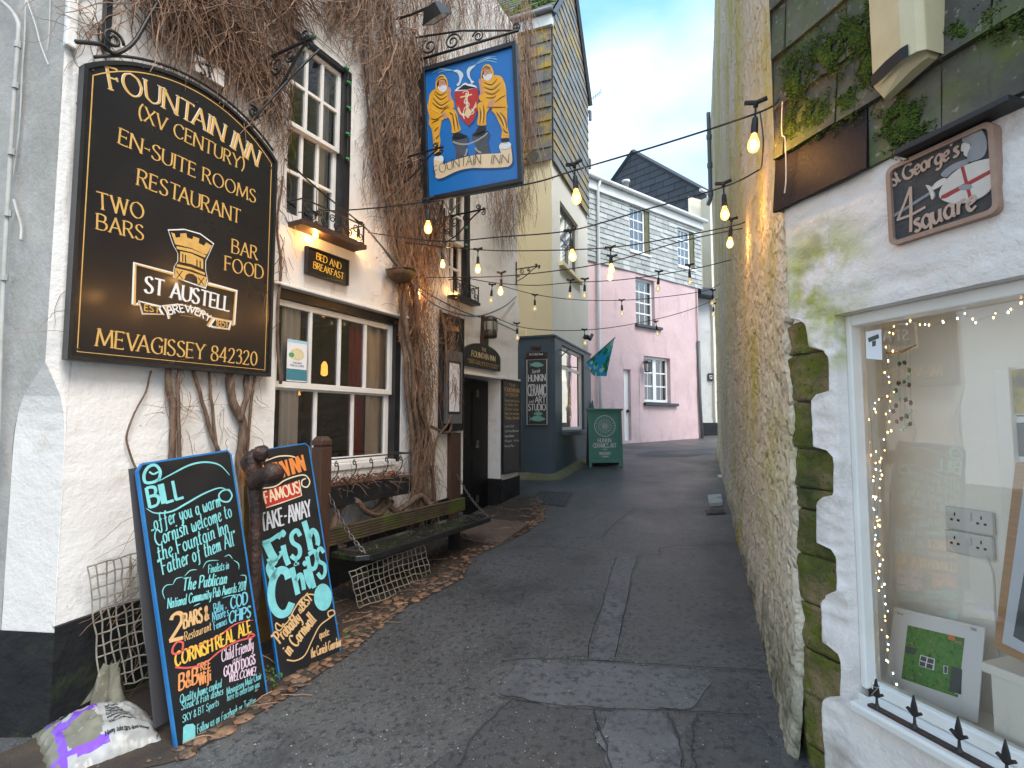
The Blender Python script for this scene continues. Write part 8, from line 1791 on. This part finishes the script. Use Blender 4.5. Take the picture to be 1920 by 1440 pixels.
# rusty anchor standing between the boards
gA_ = ground(468, 1232); t = thing('rusty_anchor', 'thick rusty old anchor standing upright between the two pavement boards', 'anchor', gA_)
aq = K2.W(480, 890, .13); AF = Fr(Vector((aq.x, aq.y, 0)), (1, .0, 0)); ap = lambda x, y, c=0: AF.W(x, y, c)
mb = MB(); P = cr([ap(468, 1240), ap(472, 1150), ap(478, 1060), ap(480, 960), ap(477, 900), ap(474, 862)], 6); rws = []
mb.tube(P, [(.040 + .018 * max(0, (k - 18) / 12)) * (1 + .06 * math.sin(k * 2.2)) for k in range(len(P))], 12); mb.obj('shank', M['rust'], t, smooth=True)
mb = MB(); mb.blob(ap(472, 866), .068, n=14, m=10, wob=.35, seed=3, sq=(.9, .9, 1.1)); mb.blob(ap(490, 850, .03), .05, n=10, m=8, wob=.4, seed=6); mb.obj('crown', M['rust'], t, smooth=True)
mb = MB(); mb.tube(cr([ap(478, 905), ap(494, 893, .06), ap(508, 888, .12)], 4), [.062, .06, .058, .056, .056, .056, .056, .058, .06][:9], 10); mb.blob(ap(512, 887, .14), .066, n=14, m=10, wob=.12, seed=9); mb.obj('stock_end', M['rust'], t, smooth=True)
# weeds between the boards
mb = MB(); rr = random.Random(4)
for (x, y, n) in ((505, 1275, 26), (515, 1285, 18), (660, 1195, 8)):
    g = ground(x, y)
    for k in range(n): p = g + Vector((rr.uniform(-.04, .04), rr.uniform(-.05, .05), rr.uniform(.0, .07))); s = rr.uniform(.008, .016); u_ = Vector((rr.uniform(-1, 1), rr.uniform(-1, 1), rr.uniform(.1, .9))).normalized(); v_ = u_.orthogonal().normalized(); mb.face([p + u_ * s, p + v_ * s * .6, p - u_ * s, p - v_ * s * .6])
tag(mb.obj('weed_tuft', M['leafgreen']), 'small green weeds growing at the foot of the boards', 'weeds', kind='stuff')
# sack of sand
kz = Pix(None, 0, 1000, 3.2725)
gS = ground(150, 1412); t = thing('sand_sack', 'crumpled white and purple plastic sack of sand slumped by the black plinth', 'sack', gS)
def sackpt(u, v):      # u along the sack, v across (0 front edge .. 1 back)
    F0, F1, B1, B0 = ground(96, 1470), ground(305, 1392), ground(262, 1335, .0), ground(58, 1382, .0)
    p = F0 * (1 - u) * (1 - v) + F1 * u * (1 - v) + B1 * u * v + B0 * (1 - u) * v
    return p
nu, nv = 48, 36; rows = []
for j in range(nv + 1):
    v = j / nv; row = []
    for i in range(nu + 1):
        u = i / nu; p = sackpt(u, v); e = math.sin(math.pi * u) ** .5 * math.sin(math.pi * min(.999, v)) ** .6 if 0 < u < 1 and 0 < v < 1 else 0
        q = Vector((u * 3, v * 3, 0)); fold = .6 * noise.noise(q * 1.3) + .35 * (1 - abs(noise.noise(q * 2.6 + Vector((4, 0, 0)))) * 2.2) + .18 * (1 - abs(noise.noise(q * 5.5)) * 2.2)
        hgt = .135 * e * (1 + .25 * v) + .045 * fold * e
        row.append(p + Vector((0, 0, .012 + hgt)) + Vector((noise.noise(q * 4), noise.noise(q * 4 + Vector((9, 9, 9))), 0)) * .012)
    rows.append(row)
def sackcol(r, c):
    u, v = (c + .5) / nu, (r + .5) / nv
    if v > .66 and u < .62: return 2 if .74 < v < .84 and u > .08 else 1
    if abs(u - .13 - (v - .3) * .05) < .035 and v < .62: return 2
    if u < .52 and v < .17 and v > .10 + (.2 - u) * .08: return 2
    if .15 < u < .5 and v < .60:
        if abs(v - .55 - (u - .3) * .25) < .05: return 2
        if (u - .33) ** 2 / .030 + (v - .34) ** 2 / .05 < 1: return 1
    if u < .12: return 1
    return 0
mb = MB(); mb.grid(rows, mf=sackcol); mb.grid([[p for p in rows[0]], [Vector((p.x, p.y, p.z - .05)) for p in rows[0]]], flip=True)
mb.obj('sack_body', [M['sack'], M['sack_clear'], M['purple']], t, smooth=True)
mb = MB(); rws = []; tip = [(190, 1310), (205, 1290), (222, 1268), (232, 1256)]
mid_ = rows[int(nv * .8)][int(nu * .62)]
for k in range(9):
    f = k / 8; ww = .14 * (1 - f * .62); c = mid_ + Vector((.02 * f, .03 * f, .24 * f - .02)); rws.append([c + Vector((ww * (q / 8 - .5) * 2, .04 * math.sin(q * 1.9 + f * 3) * (1 - .4 * f), .02 * math.sin(q * 2.3) - .04 * abs(q / 8 - .5) * f)) for q in range(9)])
mb.grid(rws); mb.obj('sack_neck', M['sack_clear'], t, smooth=True)
# print on the sack: lettering laid on its surface
def onsack(a0, b0, a1, b1, s, hh, mi):
    class SF:
        pass
    F = SF(); o = Vector((a0, b0)); d = Vector((a1 - a0, b1 - b0))
    def P(x, y, c=0):
        u = max(0, min(1, x)); v = max(0, min(1, y)); i = min(int(u * nu), nu - 1); j = min(int(v * nv), nv - 1); fu, fv = u * nu - i, v * nv - j
        p = rows[j][i] * (1 - fu) * (1 - fv) + rows[j][i + 1] * fu * (1 - fv) + rows[j + 1][i + 1] * fu * fv + rows[j + 1][i] * (1 - fu) * fv; return p + Vector((-.2, -.5, .8)).normalized() * (.004 + c)
    F.P = P; text(mb, F, s, [(a0, b0), (a1, b1)], hh, 'plain', .15, .0, mi)
mb = MB(); onsack(.50, .14, .90, .16, 'Heavy, take care when lifting', .045, 0)
for k in range(9): onsack(.55, .26 + k * .036, .80 - .015 * k, .27 + k * .036, 'store dry and keep away from children wear gloves when handling', .018, 0)
onsack(.18, .66, .32, .68, 'Sand', .14, 0); onsack(.45, .76, .60, .74, 'bag', .07, 0)
mb.obj('printed_lettering', M['black'], t)
# ================================================================ DEAD CREEPER on the inn
vr = random.Random(99)
def inhole(a, b, m=.0):
    for h in (hLW, hUW, hSW, hDR):
        if h[0] + m < a < h[1] - m and h[2] < b < h[3] - .0: return True
    return False
def inpoly(x, y, P):
    c = False
    for i in range(len(P)):
        (x0, y0), (x1, y1) = P[i], P[i - 1]
        if (y0 > y) != (y1 > y) and x < (x1 - x0) * (y - y0) / (y1 - y0) + x0: c = not c
    return c
def twig(mb, a, b, c, ang, ln, r, wig=.5, n=8, droop=.15, sides=3, out=.0, avoid=True):
    """a stem creeping over the wall: ang measured from straight down"""
    pts = []; s = ln / n; cmx = c
    for k in range(n + 1):
        if avoid and inhole(a, b): break
        pts.append(W.P(a, b, max(.012, c)))
        ang += vr.uniform(-wig, wig); ang *= (1 - droop); c += vr.uniform(-.018, .018) + out
        a += math.sin(ang) * s; b -= math.cos(ang) * s
    if len(pts) > 2: mb.tube(pts, [r * (1 - .65 * k / len(pts)) for k in range(len(pts))], sides, cap=False)
def mass(mb, poly, n_, l0, l1, r0, r1, c0, c1, ang=.0, spread=.7, wig=.45, droop=.12, out=0.0):
    xs_ = [p[0] for p in poly]; ys_ = [p[1] for p in poly]
    for _ in range(int(n_ * 1.2)):
        for _t in range(20):
            x, y = vr.uniform(min(xs_), max(xs_)), vr.uniform(min(ys_), max(ys_))
            if inpoly(x, y, poly): break
        a, b = W.px(x, y)
        if a < .06 or b > PT - .1: continue
        if nz3((a, b, 3), 2.6) + .4 * nz3((a, b, 5), 7) < -.24 and vr.random() < .7: continue
        ln = vr.uniform(l0, l1); fld = 1.5 * nz3((a, b, 0), 1.7) + .9 * nz3((a, b, 9), 4.5); r_ = r0 + (r1 - r0) * vr.random() ** 2.2; twig(mb, a, b + ln * .4, vr.uniform(c0, c1), ang + fld * (.35 + spread * .8) + vr.gauss(0, spread), ln, r_ * .8, wig * vr.uniform(.5, 1.3), droop=droop * .5, out=out)
def trunk(mb, px, r0, r1, c=.05, jit=0.0, sides=7, n=5):
    P = [(x + vr.uniform(-jit, jit), y, c * vr.uniform(.7, 1.3)) for x, y in px]
    pts = cr([W.W(x, y, cc_) for x, y, cc_ in P], n); N = len(pts)
    mb.tube([p + Vector((nz3(p, 7), nz3(p, 7, 3), 0)) * .012 for p in pts], [(r0 + (r1 - r0) * k / N) * (1 + .18 * nz3(pts[k], 9, 2)) for k in range(N)], sides)
# --- creeper one : under and over the big board
c1_ = thing('creeper', 'dead brown creeper rising behind the big board and matting the wall above it', 'creeper', W.P(*W.px(440, 900), .05), 'dead creepers on the inn')
def tr(par, label=None, *paths):
    for (px, r0, r1, c) in paths: mb = MB(); trunk(mb, px, r0, r1, c); mb.obj('stem', M['vine_bark'], par, smooth=True)
tr(c1_, None, ([(335, 1240), (326, 1000), (322, 860), (324, 770), (318, 690), (330, 560)], .026, .020, .05), ([(345, 1000), (336, 850), (334, 760), (338, 690)], .014, .012, .07),
   ([(470, 1000), (452, 870), (455, 800), (438, 750), (430, 690), (440, 560)], .040, .026, .06), ([(448, 790), (462, 745), (460, 715), (470, 690)], .022, .016, .06),
   ([(430, 880), (402, 830), (385, 770), (370, 720), (360, 690)], .016, .012, .05), ([(406, 850), (398, 760), (392, 690)], .012, .009, .06), ([(462, 870), (470, 760), (480, 690)], .012, .010, .06),
   ([(262, 890), (240, 840), (244, 800), (272, 735), (285, 695)], .007, .005, .03), ([(300, 1180), (282, 1080), (262, 1000), (275, 930)], .018, .010, .06), ([(525, 720), (520, 600), (527, 500), (520, 420), (530, 330)], .014, .008, .04))
tw = MB()
mass(tw, [(212, -90), (560, -90), (552, 20), (520, 100), (512, 250), (470, 215), (400, 140), (300, 92), (212, 80)], 900, .25, .75, .0035, .0085, .02, .14, 0, .75)
mass(tw, [(250, -90), (560, -90), (548, 30), (525, 70), (510, 230), (440, 160), (330, 95)], 260, .3, .9, .006, .012, .03, .16, .2, .6)
mass(tw, [(215, -90), (540, -90), (520, 80), (400, 100), (250, 70)], 300, .3, .7, .003, .006, .10, .22, 0, .9)
mass(tw, [(500, 60), (548, 60), (538, 330), (520, 330)], 130, .2, .6, .003, .006, .02, .10, 0, .5)
mass(tw, [(508, 330), (530, 330), (532, 700), (512, 700)], 45, .2, .5, .003, .006, .02, .06, 0, .5)
mass(tw, [(142, 60), (200, 60), (170, 120), (142, 110)], 26, .15, .5, .003, .005, .02, .06, .3, 1.0); mass(tw, [(112, 120), (150, 120), (135, 420), (116, 420)], 22, .1, .35, .0025, .005, .015, .05, 0, .9)
mass(tw, [(70, 590), (135, 570), (130, 665), (80, 670)], 20, .1, .3, .002, .004, .015, .05, -.9, .5)
mass(tw, [(290, 690), (490, 700), (470, 860), (300, 850)], 60, .1, .4, .002, .0045, .02, .09, 0, .9); mass(tw, [(240, 1000), (330, 1000), (330, 1300), (230, 1300)], 60, .15, .5, .003, .006, .02, .2, 0, .7)
tw.obj('twigs', M['vine'], c1_)
# --- creeper two : between the windows, round the hanging sign
c2_ = thing('creeper', 'thick dead creeper climbing between the windows and hanging behind the picture sign', 'creeper', W.P(*W.px(790, 950), .05), 'dead creepers on the inn')
base2 = [(800, 960), (785, 900), (790, 830), (778, 760), (775, 690), (768, 620), (765, 560)]
for k in range(7):
    j = vr.uniform(-18, 14); top = vr.choice([[(748, 480), (722, 380), (705, 250), (690, 100), (690, -60)], [(755, 480), (745, 360), (740, 220), (730, 60), (720, -60)], [(780, 480), (790, 380), (775, 240), (780, 60), (790, -60)], [(800, 470), (825, 380), (800, 250), (820, 100), (850, -60)]])
    mb = MB(); trunk(mb, [(x + j * (.5 if y > 850 else 1), y) for x, y in base2] + [(x + vr.uniform(-12, 12), y) for x, y in top], vr.uniform(.018, .036), vr.uniform(.006, .013), vr.uniform(.05, .13), 5, 7, 5); mb.obj('stem', M['vine_bark'], c2_, smooth=True)
tr(c2_, None, ([(812, 940), (808, 880), (790, 850), (800, 800), (838, 812), (845, 790), (838, 760), (836, 640), (826, 580)], .022, .016, .10), ([(818, 950), (812, 890), (816, 830), (842, 790), (850, 740), (838, 660), (832, 590)], .016, .011, .09),
   ([(815, 958), (790, 930), (765, 945), (740, 958), (722, 935), (708, 952), (690, 958), (668, 935), (650, 938)], .036, .024, .22), ([(630, 990), (640, 950), (668, 938), (685, 958), (710, 965), (735, 940)], .030, .024, .24), ([(622, 1000), (632, 960), (648, 935)], .03, .022, .2), ([(760, 640), (800, 560), (790, 480), (830, 420), (860, 380)], .016, .01, .08), ([(752, 560), (738, 510), (744, 490)], .02, .015, .08))
tw = MB()
mass(tw, [(600, -90), (960, -90), (965, 40), (800, 60), (790, 120), (690, 120), (655, 110), (600, 40)], 1000, .25, .8, .0035, .008, .02, .16, 0, .5)
mass(tw, [(672, 100), (800, 100), (812, 470), (735, 480), (700, 380), (668, 330), (690, 200)], 1000, .25, .8, .0035, .008, .02, .17, 0, .42)
mass(tw, [(700, 60), (800, 60), (800, 420), (730, 420)], 120, .4, 1.0, .008, .014, .05, .17, 0, .3)
mass(tw, [(800, 40), (985, 40), (990, 330), (800, 380)], 700, .3, .9, .003, .006, .03, .22, 0, .3)
mass(tw, [(640, -90), (700, -90), (700, 60), (660, 100), (600, 50)], 160, .2, .6, .003, .005, .02, .06, 0, .7)
mass(tw, [(730, 470), (815, 470), (800, 600), (800, 960), (760, 960), (755, 620)], 640, .2, .7, .003, .007, .03, .20, 0, .30)
mass(tw, [(700, 400), (830, 400), (800, 520), (750, 520)], 260, .25, .7, .003, .006, .03, .17, 0, .5)
mass(tw, [(826, 560), (846, 560), (842, 760), (830, 760)], 110, .2, .5, .003, .006, .07, .15, 0, .35)
mass(tw, [(880, 360), (985, 340), (965, 430), (945, 470), (915, 440), (890, 400)], 420, .25, .7, .0025, .005, .04, .22, 0, .25)
mass(tw, [(640, 130), (672, 130), (680, 330), (668, 400), (656, 300)], 34, .1, .35, .002, .004, .015, .05, .4, .7); mass(tw, [(690, 560), (770, 560), (760, 900), (735, 900)], 22, .1, .4, .002, .004, .015, .04, 0, .8)
mass(tw, [(800, 600), (870, 800), (866, 950), (800, 950)], 40, .1, .35, .002, .004, .015, .05, 0, .8); mass(tw, [(600, 860), (780, 880), (760, 1000), (620, 1010)], 90, .1, .35, .003, .006, .1, .3, 0, 1.0)
tw.obj('twigs', M['vine'], c2_)
# strands falling free past the end of the inn
tw = MB()
for k in range(330):
    x = vr.uniform(930, 1002); y0 = vr.uniform(-30, 240); a, b = W.px(min(x, 968), y0); p = W.P(min(a, aR - .02), b, vr.uniform(.05, .2)) + W.u * max(0, (x - 966)) * .0075
    L_ = vr.uniform(.5, 1.7); pts = [p]; d = Vector((vr.uniform(-.2, .3), vr.uniform(-.2, .2), -1))
    for q in range(7): d = (d + Vector((vr.uniform(-.22, .22), vr.uniform(-.22, .22), -.25))).normalized(); pts.append(pts[-1] + d * L_ / 7)
    tw.tube(pts, vr.uniform(.0025, .005), 3, cap=False)
tw.obj('hanging_twigs', M['vine'], c2_)
# dead leaves caught in the stems
lf = MB()
for k in range(520):
    x, y = vr.choice([(vr.uniform(755, 830), vr.uniform(540, 760)), (vr.uniform(755, 810), vr.uniform(500, 640)), (vr.uniform(740, 850), vr.uniform(560, 640)), (vr.uniform(700, 820), vr.uniform(0, 500))])
    p = W.W(x, y, vr.uniform(.06, .2)); s = vr.uniform(.008, .020); u_ = Vector((vr.uniform(-1, 1), vr.uniform(-1, 1), vr.uniform(-1, 1))).normalized(); v_ = u_.orthogonal().normalized(); lf.face([p + u_ * s, p + v_ * s * .6, p - u_ * s, p - v_ * s * .6])
lf.obj('withered_leaves', M['leaf_dead'], c2_)
# old nest-like wicker basket remnant on its bracket
a, b = W.px(752, 515, .2); o = W.P(a, b, .2); mb = MB(); mb.lathe(o, [(.0, -.08), (.08, -.075), (.14, -.02), (.16, .02), (.15, .025), (.12, .0), (0, -.02)], 16)
for k in range(16):
    an = k * math.pi / 8; mb.tube(cr([o + Vector((math.cos(an + q * .5) * (.165 - .01 * q), math.sin(an + q * .5) * (.165 - .01 * q), .035 + .012 * math.sin(q * 2 + k))) for q in range(4)], 3), .006, 4)
tag(mb.obj('hanging_basket', mat('basket_dark', (.10, .06, .035), (.045, .03, .02), 14, .9, bump=.8, bsc=60, stains=[((.08, .09, .02), 9, .55, .7)]), smooth=True), 'old round wicker basket caught in the creeper over the sash window', 'basket')
# ================================================================ FESTOON LIGHTS
def mesh_at_origin(build, name, mats):
    m = MB(); build(m); o = m.obj(name, mats, base=(0, 0, 0), smooth=True); me = o.data; bpy.data.objects.remove(o); return me
def b_holder(m):
    m.tube([(0, 0, .0), (0, 0, -.075)], .0045, 5); m.lathe((0, 0, 0), [(.006, -.065), (.012, -.072), (.014, -.095), (.0155, -.135), (.014, -.142), (0, -.142)][::-1], 10)
    m.tube([(-.045, 0, .006), (.0, 0, -.004), (.045, 0, .006)], .011, 6); m.lathe((0, 0, 0), [(.0, -.028), (.010, -.024), (.013, 0)][::1], 8)
me_h = mesh_at_origin(b_holder, 'lamp_holder', [M['cable']])
prof = [(.011, -.142), (.013, -.152), (.0195, -.168), (.0245, -.186), (.0245, -.200), (.018, -.215), (.008, -.222), (0, -.223)]
def b_on(m): m.lathe((0, 0, 0), prof[::-1], 14, 0); m.blob((0, 0, -.186), .0125, 1, 8, 6, sq=(1, 1, 1.3))
def b_off(m): m.lathe((0, 0, 0), prof[::-1], 14, 0); m.blob((0, 0, -.190), .005, 1, 6, 5, sq=(1, 1, 3))
me_on = mesh_at_origin(b_on, 'bulb', [M['bulb_lit'], M['bulb_core']]); me_off = mesh_at_origin(b_off, 'bulb', [M['bulb_off_glow'], M['fil']])
SCL = 1.0
def festoon(label, P0, P1, pts, bulbs, via=None, r=.0055, mat_='cable'):
    """P0, P1: fixed ends in space; pts: where the cable passes (view points), bulbs: (x, y, lit)"""
    V = Fr(P0, Vector((P1.x - P0.x, P1.y - P0.y, 0)))
    knots = [P0] + [V.W(x, y) for x, y in pts] + [P1]
    t = thing('festoon_lights', label, 'festoon lights', P0, 'festoon light strings across the lane')
    C_ = cr(knots, 8); mb = MB(); mb.tube(C_, r, 6); mb.obj('cable', M[mat_], t, smooth=True)
    off = wpos(t)
    for x, y, lit in bulbs:
        # bulb centre seen at (x, y) hangs 0.19 m under the cable
        best = None
        for q in C_:
            d = q - CAM; 
            f = Vector((d.x, d.y * ct + d.z * st, -d.y * st + d.z * ct)); px = 960 + FPX * f.x / f.y
            if best is None or abs(px - x) < best[0]: best = (abs(px - x), q)
        p = V.W(x, y); q = best[1]; top = Vector((p.x, p.y, q.z)); drop = max(.12, min(.42, q.z - p.z)); s = min(1.25, max(.85, drop / .19))
        h = bpy.data.objects.new('lamp_holder', me_h); scene.collection.objects.link(h); h.parent = t; h.location = Vector((p.x, p.y, p.z + .19 * 1.12)) - off; h.scale = (1.12, 1.12, 1.12); h.rotation_euler = (vr.uniform(-.10, .10), vr.uniform(-.10, .10), math.atan2(V.u.y, V.u.x))
        gap = q.z - (p.z + .19 * 1.12)
        if gap > .012: m = MB(); m.tube([Vector((p.x, p.y, p.z + .21)), Vector((p.x, p.y, q.z))], .0045, 5); m.obj('drop_wire', M['cable'], t)
        bl_ = bpy.data.objects.new('bulb', me_on if lit else me_off); scene.collection.objects.link(bl_); bl_.parent = h
    return t
on, of = 1, 0
festoon('highest string of warm bulbs from the inn past the picture sign to the right wall', W.W(560, 398, .1), A.W(1462, 185, .06), [(680, 392), (800, 378), (985, 346), (1076, 320), (1250, 268), (1425, 210)], [(802, 428, on), (1077, 372, on), (1420, 270, on)])
festoon('second string of warm bulbs from the sash window shelf up to the right wall', W.W(690, 436, .2), A.W(1424, 318, .06), [(820, 452), (940, 444), (1070, 432), (1200, 396), (1358, 350)], [(1069, 482, on), (1358, 402, on)])
festoon('third string of warm bulbs, ends beside the bright streak on the rough wall', W.W(760, 455, .15), A.W(1397, 416, .06), [(895, 468), (1000, 470), (1145, 464), (1260, 446), (1372, 424)], [(896, 505, on), (1145, 506, on), (1373, 456, on)])
festoon('fourth string of bulbs, from the creeper trunk up to the rough wall', W.W(780, 520, .15), A.W(1392, 428, .06), [(860, 520), (940, 518), (1040, 508), (1148, 490), (1280, 452)], [(828, 497, on), (940, 548, on), (1148, 520, on)])
festoon('fifth string of mostly unlit bulbs above the pink cottage front', W.W(880, 522, .1), A.W(1372, 487, .06), [(925, 530), (1000, 535), (1070, 530), (1160, 525), (1236, 515), (1310, 502)], [(923, 563, of), (1070, 556, of), (1097, 554, of), (1236, 541, of), (1293, 529, of)])
festoon('sixth string of unlit bulbs across the middle of the pink cottage', W.W(938, 535, .1), A.W(1350, 532, .1), [(1003, 552), (1080, 562), (1166, 563), (1250, 556), (1322, 545)], [(1003, 579, of), (1166, 588, of), (1337, 568, of)])
festoon('lowest string of small unlit bulbs in front of the flag and studio', W.W(922, 592, .1), A.W(1346, 560, .1), [(972, 612), (1030, 619), (1095, 619), (1160, 612), (1232, 598), (1290, 582)], [(969, 633, of), (1096, 643, of), (1230, 626, of), (1339, 590, of)])
festoon('thick sagging cable with bulbs close along the inn wall', W.W(535, 298, .12), W.W(970, 622, .12), [(600, 358), (690, 432), (745, 500), (800, 548), (870, 585), (925, 602)], [(592, 443, on), (672, 455, on), (786, 550, on), (852, 553, on)], r=.008)
t = MB(); t.tube(cr([W.W(690, 432, .2), W.W(740, 490, .16), W.W(800, 560, .16), W.W(850, 586, .14), W.W(900, 592, .13), W.W(945, 575, .12), W.W(968, 556, .05)], 8), .010, 6); tag(t.obj('steel_cable', M['cable_blue'], smooth=True), 'thick blue-grey cable swagged along the inn wall above the ship lantern', 'cable')
t = MB(); t.tube(cr([A.W(1467, 190, .05), B.W(1466, 250, .10), B.W(1472, 262, .11), B.W(1474, 330, .11), B.W(1471, 362, .11)], 5), .003, 4); tag(t.obj('loose_wire', M['pipe_white']), 'loose white wire dangling in front of the dark bottom slate', 'wire')
t = MB()
t.tube(cr([A.W(1425, 212, .06), A.W(1431, 260, .07), A.W(1428, 310, .06), A.W(1422, 320, .04)], 4), .0045, 5); tag(t.obj('link_cable', M['cable']), 'black link cable dropping down the rough wall between the top two strings', 'cable')
